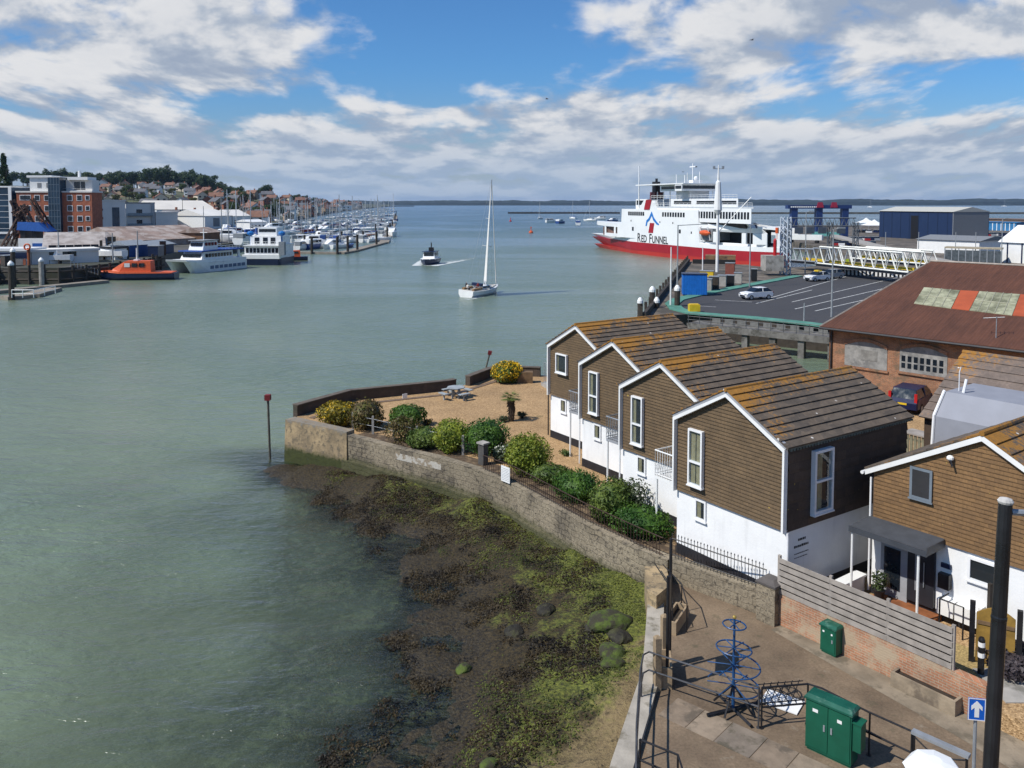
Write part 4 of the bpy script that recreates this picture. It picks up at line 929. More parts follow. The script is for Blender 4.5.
# blue tiered hoop frame
q = P(733, 711, ZP); o = thing('hoop_frame', 'blue metal tiered hoop frame standing on the pavement like a bare tree', 'metal frame', (q.x, q.y, ZP), rad(20))
M_BLU2 = mat('blue_frame_paint', (.012,.062,.17), .45, .25, 3, .1)
mb = MB(); mb.tube([(0,0,.1),(0,0,2.52)], [.045,.03], 8); mb.build('pole', M_BLU2, o)
mb = MB(); mb.ball((0,0,2.57), .055, n=10); mb.build('gold_ball', mat('brass_ball', (.55,.38,.10), .35, .1, metal=.6), o)
for z, R_, til, arc in [(2.36,.30,.08,(0,6.2832)),(1.72,.46,.10,(0.0,6.2832)),(1.25,.68,.04,(2.4,5.4)),(.72,.68,.10,(2.2,6.9))]:
    mb = MB(); mb.ring((0,0,z), R_, .021, 30, 5, (math.sin(til),.1*math.sin(til),math.cos(til)), 0, arc[0], arc[1]); h_ = mb.build('hoop', M_BLU2, o)
    mb = MB()
    for k in range(2 if z > 2 else 3): a_ = k*1.05+.4; mb.tube([(R_*math.cos(a_),R_*math.sin(a_),z),(0,0,z+.02),(-R_*math.cos(a_),-R_*math.sin(a_),z)], .016, 5)
    mb.build('spoke', M_BLU2, h_)
mb = MB()
for a_ in (0, 1.57): mb.tube([(.8*math.cos(a_),.8*math.sin(a_),.07),(-.8*math.cos(a_),-.8*math.sin(a_),.07)], .05, 4)
for a_ in (.5, 2.1, 3.7, 5.3): mb.tube([(0,0,.75),(.55*math.cos(a_),.55*math.sin(a_),.08)], .03, 5)
mb.build('foot_frame', M_BLACK, o)
# information board seen edge-on, its posts, planters, pale timber posts
q = P(667, 688, ZP); o = thing('information_board', 'tall black information board on two posts, seen edge-on by the sea wall', 'sign', (q.x, q.y, ZP), rad(75))
mb = MB(); mb.tube([(0,0,0),(0,0,3.2)], .045, 8); mb.build('post', M_BLACK, o)
mb = MB(); mb.tube([(.9,0,0),(.9,0,3.9)], .045, 8); mb.build('post', M_BLACK, o)
mb = MB(); mb.box(.04,-.03,2.0,.86,.03,2.95); mb.build('panel', M_BLACK, o)
mb = MB(); mb.box(.07,.031,2.05,.83,.036,2.90); mb.build('printed_face', mat('sun_faded_print', (.10,.16,.22), .5, .4, 5), o)
M_PALEW = mat('pale_timber', (.30,.22,.135), .85, .25, 3, .4, 18)
def planter(label, px, py, ang, L_, W_, H_):
    q = P(px, py, ZP); o = thing('timber_planter', label, 'planter', (q.x,q.y,ZP), ang)
    mb = MB(); mb.box(0,0,0,L_,.06,H_); mb.box(0,W_-.06,0,L_,W_,H_); mb.box(0,.06,0,.06,W_-.06,H_); mb.box(L_-.06,.06,0,L_,W_-.06,H_); mb.build('box', M_PALEW, o)
    mb = MB(); mb.box(.06,.06,.03,L_-.06,W_-.06,H_*.55); mb.build('soil', mat('dark_soil', (.035,.026,.018)), o)
planter('long pale timber planter by the handrail at the head of the steps', 676, 636, rad(62), 1.35, .42, .42)
planter('second pale timber planter, under the railing beside the sea wall', 672, 690, rad(82), 1.0, .50, .62)
for k, (px, py, h) in enumerate([(657,690,1.5),(664,668,1.55)]):
    q = P(px, py, ZP); mb = MB(); mb.box(-.09,-.09,0,.09,.09,h); mb.loft([[(-.09,-.09,h),(.09,-.09,h),(.09,.09,h),(-.09,.09,h)],[(-.04,-.04,h+.06),(.04,-.04,h+.06),(.04,.04,h+.06),(-.04,.04,h+.06)]])
    tag(mb.build('timber_post', M_PALEW, None, loc=(q.x,q.y,ZP), rz=rad(15)), ['thick pale timber post on the sea wall, nearer the railing', 'thick pale timber post on the sea wall behind the first'][k], 'post')
q = P(690, 640, ZP); o = thing('step_handrail', 'dark cranked handrails leading down from the spiked railing', 'handrail', (0,0,ZP))
for dx in (0, .45):
    mb = MB(); a = Vector((5.0+dx*.6, 28.6-dx*.2, .9)); b = Vector((5.15+dx, 26.9, .95)); c_ = Vector((5.05+dx, 25.6, 0)); mb.tube([a, b, c_+Vector((0,0,.95)), c_], .02, 6); mb.tube([b, (b.x,b.y,0)], .02, 6); mb.build('handrail', M_BLACK, o)
# pale concrete coping on the sea edge of the pavement
mb = MB(); pe = resample(PEDGE, .9); wall_strip(mb, pe, -.02, .52, -.4, ZP+.16); tag(mb.build('sea_edge_wall', mat('pale_concrete_coping', (.36,.325,.27), .9, .22, 1.2, .5, 9, col2=(.15,.13,.09), th=.57, s2=1.1)), 'pale concrete sea-edge wall between the foreshore and the pavement', 'wall')
mb = MB(); mb.extr([(4.72,29.05,.4),(5.5,29.15,.4),(5.35,27.6,.4),(4.75,26.8,.4),(4.5,27.2,.4)], (0,0,1.7)); tag(mb.build('wall_buttress', M_TANB), 'tan stone buttress where the sea wall meets the pavement edge', 'wall')
# lamp column, direction sign, bollard, gate, dark fence, domed lamp
Lb = PY(1003, 640, 11.0); pb_, pt_ = PY(990.5,768,11), PY(1005.5,503,11); ld = (pt_-pb_).normalized(); base_ = pb_ - ld*((pb_.z-ZP)/ld.z)
o = thing('lamp_column', 'tall black lamp column in the right foreground', 'street lamp', base_); o.rotation_euler = (0, math.atan2(ld.x, ld.z), 0)
mb = MB(); H_ = PY(1006, 503, 11.0).z - ZP; mb.lathe([(.14,0),(.14,1.1),(.097,1.2),(.096,H_*.83),(.101,H_*.83+.02),(.101,H_*.83+.05),(.094,H_*.83+.07),(.086,H_)], (0,0,0), 14); mb.build('column', mat('black_gloss_column', (.014,.014,.016), .3, .4, 2, .12, 6, col2=(.07,.06,.055), th=.66, s2=2.5), o)
mb = MB(); mb.lathe([(.09,0),(.10,.03),(.08,.06),(.03,.075)], (0,0,H_), 12); mb.build('cap', mat('whitened_cap', (.5,.48,.45), .8, .3, 6), o)
mb = MB(); mb.tube([(.08,0,H_-.12),(.35,0,H_-.13),(1.3,.05,H_-.02)], .045, 8); mb.build('bracket_arm', M_GREYM, o)
mb = MB(); mb.ball((1.5,.05,H_-.06), .35, .14, .09, 12); mb.build('lantern', M_GREYM, o)
Sb = PY(976.5, 709, 17.2); o = thing('direction_sign', 'blue square sign with a white upward arrow on a grey pole', 'sign', (Sb.x, Sb.y, ZP), rad(-10))
zz = Sb.z-ZP; mb = MB(); mb.tube([(0,.04,0),(0,.04,zz+.2)], .038, 8); mb.build('pole', M_GREYM, o)
mb = MB(); mb.box(-.17,-.02,zz-.24,.17,.0,zz+.24); pl_ = mb.build('plate', mat('sign_blue', (.005,.10,.48), .4, .05), o)
mb = MB(); y_ = -.026
mb.extr([(-.045,y_,zz-.17),(.045,y_,zz-.17),(.045,y_,zz+.04),(.11,y_,zz-.02),(.11,y_,zz+.07),(0,y_,zz+.19),(-.11,y_,zz+.07),(-.11,y_,zz-.02),(-.045,y_,zz+.04)], (0,.0045,0)); mb.build('arrow', M_WHITE, pl_)
mb = MB(); 
for a_, b_ in (((-.17,zz-.24),(.17,zz-.225)),((-.17,zz+.225),(.17,zz+.24)),((-.17,zz-.225),(-.155,zz+.225)),((.155,zz-.225),(.17,zz+.225))): mb.box(a_[0],-.025,a_[1],b_[0],-.0205,b_[1])
mb.build('white_border', M_WHITE, pl_)
q = P(980, 692, ZP); o = thing('banded_bollard', 'black bollard post with two white bands beside the wooden gate', 'bollard', (q.x, q.y, ZP))
mb = MB(); mb.lathe([(.085,0),(.085,1.5),(.06,1.56)], (0,0,0), 10); mb.build('post', M_BLACK, o)
for z in (1.0, 1.3): mb = MB(); mb.lathe([(.089,z),(.089,z+.13)], (0,0,0), 10); mb.build('white_band', M_WHITE, o)
gq = EO + EU*3.95 - EV*3.0
o = thing('wooden_gate', 'arched golden timber gate with black posts in front of the porch house', 'gate', P(975, 662, ZG), rad(-30))
mb = MB(); n = 8; mb.extr([(0,0,.05),(.95,0,.05)] + [(.95-.95*k/n, 0, 1.45+.22*math.sin(math.pi*.5*(1-abs(2*k/n-1)))) for k in range(n+1)], (0,.05,0)); gt = mb.build('gate_leaf', mat('golden_planks', (.26,.155,.03), .7, .25, 3, .3, 12, streak=.4), o)
mb = MB(); mb.box(.02,-.03,.35,.93,-.002,.45); mb.box(.02,-.03,1.15,.93,-.002,1.25); mb.build('ledge', M_WOOD, gt)
for x in (-.1, 1.05): mb = MB(); mb.box(x-.07,-.05,0,x+.07,.09,1.75); mb.build('post', M_BLACK, o)
q = P(998, 660, ZG); o = thing('dark_board_fence', 'tall dark boarded fence behind the lamp column at the right edge', 'fence', (q.x+.2, q.y+.8, ZG), rad(12))
for k in range(2):
    mb = MB(); x0 = k*1.9+.06
    for z in range(9): mb.box(x0+z*.2,0,.02,x0+z*.2+.19,.03,1.75)
    mb.build('board_panel', M_DWOOD, o); mb = MB(); mb.box(k*1.9-.05,-.03,0,k*1.9+.05,.08,1.85); mb.build('post', M_DWOOD, o)
q = PY(934, 775, 8.6); o = thing('domed_lamp', 'second lamp column under the camera, only its white domed head showing at the bottom edge', 'street lamp', (q.x, q.y, ZP), rad(20)); hz_ = q.z-ZP
mb = MB(); mb.lathe([(.12,0),(.12,1),(.07,1.1),(.06,hz_-.25)], (0,0,0), 10); mb.build('column', M_BLACK, o)
mb = MB(); mb.lathe([(.06,hz_-.25),(.20,hz_-.22),(.29,hz_+.02),(.31,hz_+.05),(.23,hz_+.14),(.08,hz_+.17)], (0,0,0), 8); mb.build('domed_head', M_WHITE, o)
# brick edged steps and path at the far right
mb = MB(); q = P(1000, 716, ZP); mb.box(0,0,0,2.6,.35,.42); o = mb.build('low_brick_kerb', FBR, None, loc=(q.x,q.y,ZP), rz=rad(-38)); tag(o, 'low orange brick edging beside the lamp column', 'wall')
q = P(1004, 690, ZG); mb = MB(); mb.box(-.3,-.6,0,2.4,1.0,.03); struct(mb, 'yard_path', M_CONC).location = (q.x, q.y, ZG)

# ---------------------------------------------------------------- plants
def leaves(mb, lobes, n, s, rnd, shell=.55):
    for _ in range(n):
        c, r = lobes[min(len(lobes)-1, int(rnd.random()*len(lobes)))]
        d_ = Vector((rnd.gauss(0,1), rnd.gauss(0,1), rnd.gauss(0,1))).normalized()
        k = (shell + (1-shell)*rnd.random()**.5)*(1+.16*(rnd.random()-.4)); p = Vector(c) + Vector((d_.x*r[0], d_.y*r[1], d_.z*r[2]))*k
        if p.z < .02: continue
        u = (d_ + Vector((rnd.gauss(0,.7), rnd.gauss(0,.7), rnd.gauss(0,.7)))).normalized(); a = u.orthogonal().normalized()
        a = (Matrix.Rotation(rnd.uniform(0, 6.28), 3, u) @ a); b = u.cross(a); ss = s*rnd.uniform(.6,1.35)
        mb.add([p-a*ss, p-b*ss*.5, p+a*ss, p+b*ss*.5], [(0,1,2,3)])
def shrub(name, label, loc, rx, ry, h, n, s, mt, seed, nl=7, flower=None, fn=0, group=None, cat='shrub'):
    rnd = random.Random(seed); o = thing(name, label, cat, loc, rnd.uniform(0,6), group)
    lobes = [((0,0,h*.5),(rx*.98,ry*.98,h*.52))]*max(1,nl//2)
    for k in range(nl): a = rnd.uniform(0,6.28); q = rnd.uniform(.3,.62); lobes.append(((rx*q*math.cos(a), ry*q*math.sin(a), h*rnd.uniform(.3,.68)), (rx*rnd.uniform(.35,.5), ry*rnd.uniform(.35,.5), h*rnd.uniform(.28,.36))))
    mb = MB(); leaves(mb, lobes, int(n*1.5), s*.92, rnd, .72 if nl > 4 else .5)
    if n > 1500: mb.ball((0,0,h*.5), rx*.74, ry*.74, h*.42, 14)
    mb.build('foliage', mt, o, recalc=False)
    mb = MB()
    for k in range(5): a = k*1.3; mb.tube([(0,0,-.05),(rx*.25*math.cos(a),ry*.25*math.sin(a),h*.35),(rx*.5*math.cos(a),ry*.5*math.sin(a),h*.6)], [.05,.035,.012], 5)
    mb.build('stem', M_DWOOD, o)
    if fn:
        mb = MB(); leaves(mb, [((c[0],c[1],c[2]+.06*h),r) for c, r in lobes], fn, s*.8, rnd, .9); mb.build('flowers', flower, o, recalc=False)
    return o
LG = leafmat('bright_green_leaves', (.075,.115,.010), (.22,.27,.030), (.30,.31,.04)); LD = leafmat('deep_green_leaves', (.022,.070,.010), (.085,.165,.022)); LM = leafmat('mid_green_leaves', (.042,.080,.014), (.13,.175,.034))
LY = leafmat('yellow_flowers', (.45,.28,.005), (.72,.46,.012)); LYG = leafmat('yellow_green_leaves', (.09,.09,.012), (.26,.20,.02)); LB = leafmat('bronze_leaves', (.06,.045,.015), (.14,.10,.03), (.10,.11,.02)); LGY = leafmat('grey_green_leaves', (.05,.07,.035), (.12,.15,.08)); LW = leafmat('white_flowers', (.45,.47,.38), (.7,.7,.62))
def g(px, py): q = P(px, py, ZG); return (q.x, q.y, ZG-.02)
shrub('flowering_bush', 'round bush with dense yellow flowers behind the palm', g(507,382), 1.2,1.1,1.45, 2800,.10, LM, 1, flower=LY, fn=3600)
shrub('golden_bush', 'golden yellow-green bush at the water corner of the garden', g(338,424), 1.4,1.15,1.25, 2800,.09, LYG, 2, flower=LY, fn=500)
shrub('bronze_bush', 'airy bronze-green bush right of the golden corner bush', g(366,428), 1.2,1.1,1.7, 2000,.085, LB, 3)
shrub('thin_brown_bush', 'thin brownish bush between the bronze bush and round green shrubs', g(404,442), 1.2,1.1,1.35, 1400,.075, LB, 4)
shrub('dark_green_bush', 'small dark green bush behind the thin brown bush', g(408,426), 1.1,1.0,1.25, 2200,.08, LD, 5)
shrub('low_green_bush', 'low spreading green bush beside the short posts', g(424,446), 1.3,1.0,1.0, 2300,.075, LM, 6)
shrub('round_shrub', 'yellowish-green round shrub, left of the darker domed shrub', g(452,450), 1.1,1.05,1.65, 3600,.07, LG, 7)
shrub('round_shrub', 'wide dark green domed shrub near the palm', g(486,452), 1.5,1.3,1.7, 5200,.07, LD, 8)
shrub('round_shrub', 'bright green ball-shaped shrub beside the iron railing, right of the white notice', g(528,474), 1.2,1.15,1.95, 5200,.07, LG, 9)
shrub('white_flowered_bush', 'small bush with white flowers between the domed shrub and the ball-shaped shrub', g(502,462), .5,.45,.9, 700,.07, LGY, 10, flower=LW, fn=130)
shrub('low_green_bush', 'low bush at the foot of the ball-shaped shrub by the railing', g(549,482), 1.1,.9,.85, 1900,.07, LM, 11)
shrub('round_shrub', 'compact green shrub in front of the second house from the garden', g(577,500), 1.15,1.05,1.3, 3800,.065, LD, 12)
shrub('tall_shrub', 'tall mid green shrub beside the white balcony posts', g(611,522), 1.0,.95,1.8, 3200,.07, LM, 13)
shrub('open_shrub', 'loose open-branched shrub against the white house wall', g(634,520), .85,.7,1.75, 1100,.075, LGY, 14)
shrub('low_green_bush', 'dark spreading bush at the corner behind the railing by the nearest house', g(640,535), 1.35,1.0,1.15, 2800,.07, LD, 15)
shrub('weed_clump', 'small green weed clump on the gravel by the first balcony post', g(566,455), .4,.35,.3, 200,.06, LM, 16, 3)
shrub('weed_clump', 'small dry weed clump on the gravel beside the thin brown bush', g(428,425), .4,.35,.4, 250,.06, LB, 17, 3)
q = P(1012, 668, ZG); shrub('ground_shrub', 'low dark purplish shrub in the corner below the dark fence', (q.x,q.y,ZG-.02), 1.0,.8,.6, 1700,.07, leafmat('purple_leaves', (.03,.025,.03), (.08,.065,.07)), 18)
# palm with a shaggy trunk
q = g(511, 421); o = thing('palm', 'small palm with a shaggy trunk standing on the gravel garden', 'palm', q)
mb = MB(); mb.tube([(0,0,0),(.05,0,.7),(-.03,.03,1.35)], [.17,.20,.22], 9)
for k in range(140): a = RD.uniform(0,6.28); z = RD.uniform(.2,1.4); mb.tube([(.16*math.cos(a),.16*math.sin(a),z),(.27*math.cos(a),.27*math.sin(a),z-.10)], [.03,.006], 3)
mb.build('trunk', mat('palm_fibre', (.05,.035,.022), .95, .4, 8), o)
mb = MB()
for k in range(26):
    a = k*2.4; L_ = RD.uniform(.5,.75); el = RD.uniform(-.3,.9); d_ = Vector((math.cos(a)*math.cos(el), math.sin(a)*math.cos(el), math.sin(el))); c_ = Vector((-.03,.03,1.38))+d_*L_*.55; sd = d_.cross(Vector((0,0,1))).normalized(); up = sd.cross(d_)
    for j in range(9): b_ = -1.2+2.4*j/8; tp = c_+(d_*math.cos(b_)+sd*math.sin(b_))*.38-Vector((0,0,.10)); mb.face([c_, c_+(sd*.03), tp, c_-(sd*.03)])
    mb.tube([(-.03,.03,1.35), c_], .012, 3)
mb.build('fronds', leafmat('palm_fronds', (.035,.06,.012), (.12,.15,.03)), o, recalc=False)
for k, (px, py, lab) in enumerate([(503,422,'grey-green tuft at the foot of the palm'),(522,418,'small green ground plants in the bed right of the palm')]): shrub('ground_plant', lab, g(px,py), .35,.3,.4, 300,.06, LGY, 30+k, 3)
# picnic table
q = P(456, 398, ZG); o = thing('picnic_table', 'grey round picnic table with attached benches on the gravel', 'picnic table', (q.x,q.y,ZG), rad(15))
M_PIC = mat('picnic_grey', (.30,.33,.34), .7, .2)
mb = MB(); mb.lathe([(.62,.70),(.62,.75)], (0,0,0), 8); mb.build('table_top', M_PIC, o)
for k in range(4):
    a = k*math.pi/2+.4; c_, s_ = math.cos(a), math.sin(a); Mx = Matrix.Rotation(a, 4, 'Z')
    mb = MB(Mx); mb.box(.85,-.4,.42,1.15,.4,.47); mb.build('bench', M_PIC, o); mb = MB(Mx); mb.box(.1,-.04,.30,1.1,.04,.40); mb.box(.9,-.05,0,.98,.05,.42); mb.box(.25,-.05,0,.33,.05,.70); mb.build('leg', M_PIC, o)
# seat by the garden gate and gate rails
q = P(512, 381, ZG); mb = MB(); mb.box(.9,-.3,0,2.0,.3,.8); o = tag(mb.build('timber_planter_box', M_WOOD, None, loc=(q.x-.5,q.y-.5,ZG)), 'brown timber box half hidden behind the yellow flowering bush', 'box')
o = railing('garden_gate_rail', 'tall grey railing panel between the flowering bush and the farthest house', [(2.3,59.5),(3.6,55.6)], 1.5, .3, ZG+.1, mt=M_GREYM, r=.02)
mb = MB(); mb.box(-.3,-1.6,0,.3,1.8,.25); tag(mb.build('pale_kerb_step', M_CONC, None, loc=(2.9,57.5,ZG-.02), rz=rad(18)), 'pale concrete step below the grey railing panel', 'step')
# channel marker posts
def marker(label, px, py, z, top, tilt):
    q = P(px, py, z); o = thing('channel_marker', label, 'channel marker', q); o.rotation_euler = (0, tilt, 0)
    mb = MB(); mb.tube([(0,0,-2.5),(0,0,top)], .07, 8); mb.build('pole', mat('weedy_pole', (.10,.09,.07), .9, .4, 3), o)
    mb = MB(); w=.16; mb.box(-w,-w,top-.1,w,w,top+.22); mb.build('red_topmark', mat('faded_dark_red', (.16,.012,.014), .6), o)
marker('thin channel marker pole with red box top in open water', 270, 459, 0, 3.6, rad(-1))
marker('tilted channel marker pole with red box top behind the back garden wall', 484, 376, 0.3, 2.0, rad(14))
# boulders on the foreshore
M_MOSS = mat('mossy_rock', (.062,.088,.014), .9, .45, 2.5, 1.0, 9, col2=(.035,.032,.018), th=.50, s2=2.2)
M_ROCK = mat('dark_rock', (.022,.019,.012), .8, .5, 3, 1.0, 9, col2=(.05,.05,.02), th=.55, s2=3)
def rock(label, px, py, r, mt, seed):
    rnd = random.Random(seed); q = P(px, py, .75); z = beach_h(q.x, q.y); bm = bmesh.new(); bmesh.ops.create_icosphere(bm, subdivisions=3, radius=r)
    for v in bm.verts: k = 1+.5*(fbm(v.co.x*1.6/r+seed, v.co.y*1.6/r+v.co.z*1.1/r, 3)-.45); v.co = Vector((v.co.x*k*1.25, v.co.y*k, v.co.z*k*.6))
    me = bpy.data.meshes.new('boulder'); bm.to_mesh(me); bm.free(); me.materials.append(mt); o = bpy.data.objects.new('boulder', me); COL.objects.link(o); o.location = (q.x, q.y, z+r*.12); o.rotation_euler = (0,0,rnd.uniform(0,3))
    tag(o, label, 'boulder', 'boulders on the foreshore')
for a in [('largest bright mossy green boulder near the pavement wall', 610, 628, .62, M_MOSS), ('grey-topped boulder right of the largest mossy boulder', 619, 641, .36, M_ROCK), ('flat mossy boulder just below the largest one', 612, 655, .42, M_MOSS), ('small mossy boulder lowest of the cluster', 613, 668, .32, M_MOSS), ('small dark boulder left of the mossy cluster', 592, 629, .24, M_ROCK), ('mossy lump in the middle of the brown weed', 463, 650, .26, M_MOSS), ('dark rock in the middle of the foreshore', 514, 620, .36, M_ROCK), ('dark rock near the sea wall in the weed', 546, 602, .34, M_ROCK), ('small green rock at the bottom edge of the foreshore', 489, 757, .22, M_MOSS)]: rock(*a, seed=hash(a[1]) % 97)
# loose seaweed tufts: uncountable
def weed(n, seed, mt, cond, s, lab):
    rnd = random.Random(seed); mb = MB()
    while len(mb.f) < n*4:
        x, y = rnd.uniform(-10,4.6), rnd.uniform(15,45); h = beach_h(x, y)
        if h < -.25 or h > 1.1 or not cond(x, y, h): continue
        if any(False for _ in ()): continue
        for k in range(4):
            a = rnd.uniform(0,6.28); L_ = s*rnd.uniform(.5,1.5)*(2.0 if rnd.random() < .12 else 1); p = Vector((x+rnd.gauss(0,.12), y+rnd.gauss(0,.12), 0)); p.z = beach_h(p.x, p.y)+.015; d_ = Vector((math.cos(a), math.sin(a), 0)); w = Vector((-d_.y, d_.x, 0))*s*.3
            mb.face([p-w*.5, p+d_*L_*.5+Vector((0,0,s*.35))-w, p+d_*L_, p+d_*L_*.5+Vector((0,0,s*.3))+w])
    tag(mb.build('seaweed', mt, None, False, False), lab, 'seaweed', None, 'stuff')
def inside(x, y):
    return True
weed(9000, 3, leafmat('brown_wrack', (.010,.007,.004), (.058,.040,.015)), lambda x, y, h: fbm(x*.8, y*.8, 3) > .42 and x < 3.4 and .11*x-.075*y < -1.52, .095, 'brown wrack seaweed strewn over the lower foreshore')
weed(4600, 4, leafmat('green_weed', (.035,.050,.008), (.135,.155,.028)), lambda x, y, h: fbm(x*.6+40, y*.6, 3) > .47 and h > .15 and .11*x-.075*y < -1.44, .07, 'bright green weed patches on the upper foreshore')
# ================================================================ cars
def car(label, body, loc, ang, kind='hatch', cat='car', group=None, sign=None):
    o = thing('parked_car', label, cat, loc, ang, group); hw = .88
    if kind == 'estate': prof = [(-2.15,.35),(2.1,.35),(2.15,.7),(1.9,.88),(1.05,.98),(-2.1,1.0),(-2.2,.75)]; cab = [(1.05,.97),(.35,1.5),(-1.75,1.53),(-2.12,1.0)]
    else: prof = [(-2.0,.35),(2.05,.35),(2.12,.68),(1.85,.9),(1.0,1.0),(-1.95,1.02),(-2.08,.75)]; cab = [(1.0,.99),(.25,1.5),(-1.2,1.52),(-1.93,1.03)]
    def loftp(pr, ws):
        secs = []; cx = sum(p[0] for p in pr)/len(pr); cz = sum(p[1] for p in pr)/len(pr)
        for y, k in ws: secs.append([(cx+(p[0]-cx)*k, y*(1 if p[1] < 1.2 else .80), cz+(p[1]-cz)*k) for p in pr])
        return secs
    mb = MB(); mb.loft(loftp(prof, [(-hw,.95),(-hw+.07,1),(hw-.07,1),(hw,.95)]))
    roof = [(cab[1][0]-.08, cab[1][1]-.03),(cab[1][0]-.12,cab[1][1]+.015),(cab[2][0]+.05,cab[2][1]+.015),(cab[2][0],cab[2][1]-.03)]
    mb.loft([[(p[0], y, p[1]) for p in roof] for y in (-hw*.80, hw*.80)])
    for s_ in (-1, 1): mb.tube([(-.45,s_*hw*.93,1.0),(-.5,s_*hw*.81,1.49)], .045, 4)
    mb.build('body', body, o)
    mb = MB(); mb.loft(loftp(cab, [(-hw+.05,.985),(-hw+.09,.995),(hw-.09,.995),(hw-.05,.985)])); mb.build('glasshouse', M_DGLASS, o)
    for x in (-1.3, 1.32):
        for s_ in (-1, 1):
            mb = MB(); mb.tube([(x,s_*(hw-.16),.32),(x,s_*(hw+.015),.32)], .32, 14); w = mb.build('wheel', M_TYRE, o)
            mb = MB(); mb.tube([(x,s_*(hw+.0),.32),(x,s_*(hw+.022),.32)], .2, 10); mb.build('rim', M_GREYM, w)
    fx = max(p[0] for p in prof); bx = min(p[0] for p in prof)
    for s_ in (-1, 1):
        mb = MB(); mb.box(fx-.2,s_*.62-.18,.66,fx-.01,s_*.62+.18,.80); mb.build('headlight', M_GREYM, o)
        mb = MB(); z1 = 1.35 if kind == 'estate' else 1.0; mb.box(bx+.03,s_*.76-.08,.78,bx+.16,s_*.76+.08,z1); mb.build('tail_light', M_RED, o)
    mb = MB(); mb.box(bx-.012,-.26,.62,bx+.05,.26,.74); mb.build('number_plate', M_YEL, o)
    mb = MB(); mb.box(fx-.03,-.5,.42,fx+.012,.5,.60); mb.build('grille', M_BLACK, o)
    return o
M_CARW = mat('white_car_paint', (.74,.75,.76), .25, .03, spec=.6); M_CARB = mat('dark_blue_car_paint', (.006,.012,.055), .35, .1, spec=.3); M_CARS = mat('silver_car_paint', (.36,.38,.40), .3, .05, metal=.3); M_CARK = mat('black_car_paint', (.012,.012,.014), .25, .1); M_CARR = mat('red_car_paint', (.30,.02,.02), .3, .1)
q = P(756, 299, ZQ); car('white car parked alone on the dark car park', M_CARW, (q.x,q.y,ZQ), rad(200))
q = P(817, 281, ZQ); c1 = car('white taxi-like car with yellow roof sign at the far end of the car park', M_CARW, (q.x,q.y,ZQ), rad(206)); mb = MB(); mb.box(-.55,-.45,1.54,.25,.45,1.74); mb.build('roof_sign', M_YEL, c1)
q = P(831, 278.5, ZQ); car('silver-white car tucked behind the car with the yellow roof sign', M_CARS, (q.x,q.y,ZQ), rad(204))
q = P(913, 408, ZG); car('dark blue estate car parked by the brick warehouse', M_CARB, (q.x,q.y,ZG), rad(48), 'estate')

# ================================================================ port edge: walkway, rails, piles, lamps
M_PILE = M_DWOOD; M_CONC2 = mat('stained_concrete', (.17,.16,.145), .9, .3, .8, .5, 8, col2=(.07,.065,.055), th=.52, s2=.7, streak=.5)
wk0, wk1 = P(688, 323, 2.35), P(838, 338, 2.35); wd = (wk1-wk0); wd.z = 0; WLk = wd.length; wa = math.atan2(wd.y, wd.x)
o = thing('quay_walkway', 'grey concrete walkway on columns in front of the green-kerbed car park', 'walkway', (wk0.x, wk0.y, 0), wa)
mb = MB(); mb.box(0,-.2,2.0,WLk,2.2,2.35); mb.box(0,-.28,1.75,WLk,-.2,2.40); mb.build('deck', M_CONC2, o)
for k in range(6):
    x = .6+k*(WLk-1.2)/5; mb = MB(); mb.box(x-.3,-.1,-3,x+.3,.5,2.0); mb.build('column', M_CONC2, o)
mb = MB()
for k in range(13): x = .1+k*(WLk-.2)/12; mb.tube([(x,-.1,2.35),(x,-.1,3.4)], .035, 5)
for z in (2.75,3.1,3.4): mb.tube([(0,-.1,z),(WLk,-.1,z)], .03, 5)
mb.build('guard_rail', mat('dark_guard_rail', (.07,.075,.08), .5), o)
for k in range(9): x = 2+k*(WLk-3)/9; mb = MB(); mb.box(x,1.6,2.36,x+.9,1.66,2.9); mb.build('barrier_panel', mat('faded_panel', (.15,.15,.14), .8, .3), o)
mb = MB(); mb.extr([(20.3,93.3,-3),(26.3,88.2,-3),(32.1,83.8,-3),(39,77.9,-3),(38.8,77.7,-3),(32,83.6,-3),(26.2,88.0,-3),(20.2,93.1,-3)], (0,0,5.55)); tag(mb.build('timber_quay_face', M_DWOOD), 'dark timber-faced quay wall under the walkway', 'wall')
for k, (px, py, zt, r_) in enumerate([(640,320,3.2,.32),(652,318.5,4.4,.34),(656.5,319.5,3.2,.32),(677,318,4.5,.34)]):
    q = P(px, py, 1.2); o = thing('mooring_pile', ['short dark mooring pile with white cap, leftmost of the group', 'tall dark mooring pile with white cap, second from the left', 'short dark mooring pile with white cap, third from the left', 'tall dark mooring pile with white cap at the green kerb corner'][k], 'mooring pile', (q.x,q.y,0))
    mb = MB(); mb.lathe([(r_,-3),(r_,zt)], (0,0,0), 10); mb.build('pile', M_PILE, o); mb = MB(); mb.lathe([(r_*1.12,zt),(r_*1.1,zt+.3),(r_*.6,zt+.6),(.05,zt+.7)], (0,0,0), 10); mb.build('white_cap', M_WHITE, o)
a, b = P(646, 319, 2.6), P(690, 262, 2.6); dd = (b-a); dd.z = 0; Lj = dd.length; ja = math.atan2(dd.y, dd.x)
o = thing('timber_fender_wall', 'dark timber fender wall running out along the jetty towards the ferry', 'jetty wall', (a.x,a.y,0), ja)
mb = MB(); mb.box(0,.0,-2,Lj,.35,3.3); mb.build('planking', M_DWOOD, o); mb = MB()
for k in range(20): x = k*Lj/19; mb.box(x-.18,.36,-2,x+.18,.66,3.9)
mb.build('fender_piles', M_PILE, o)
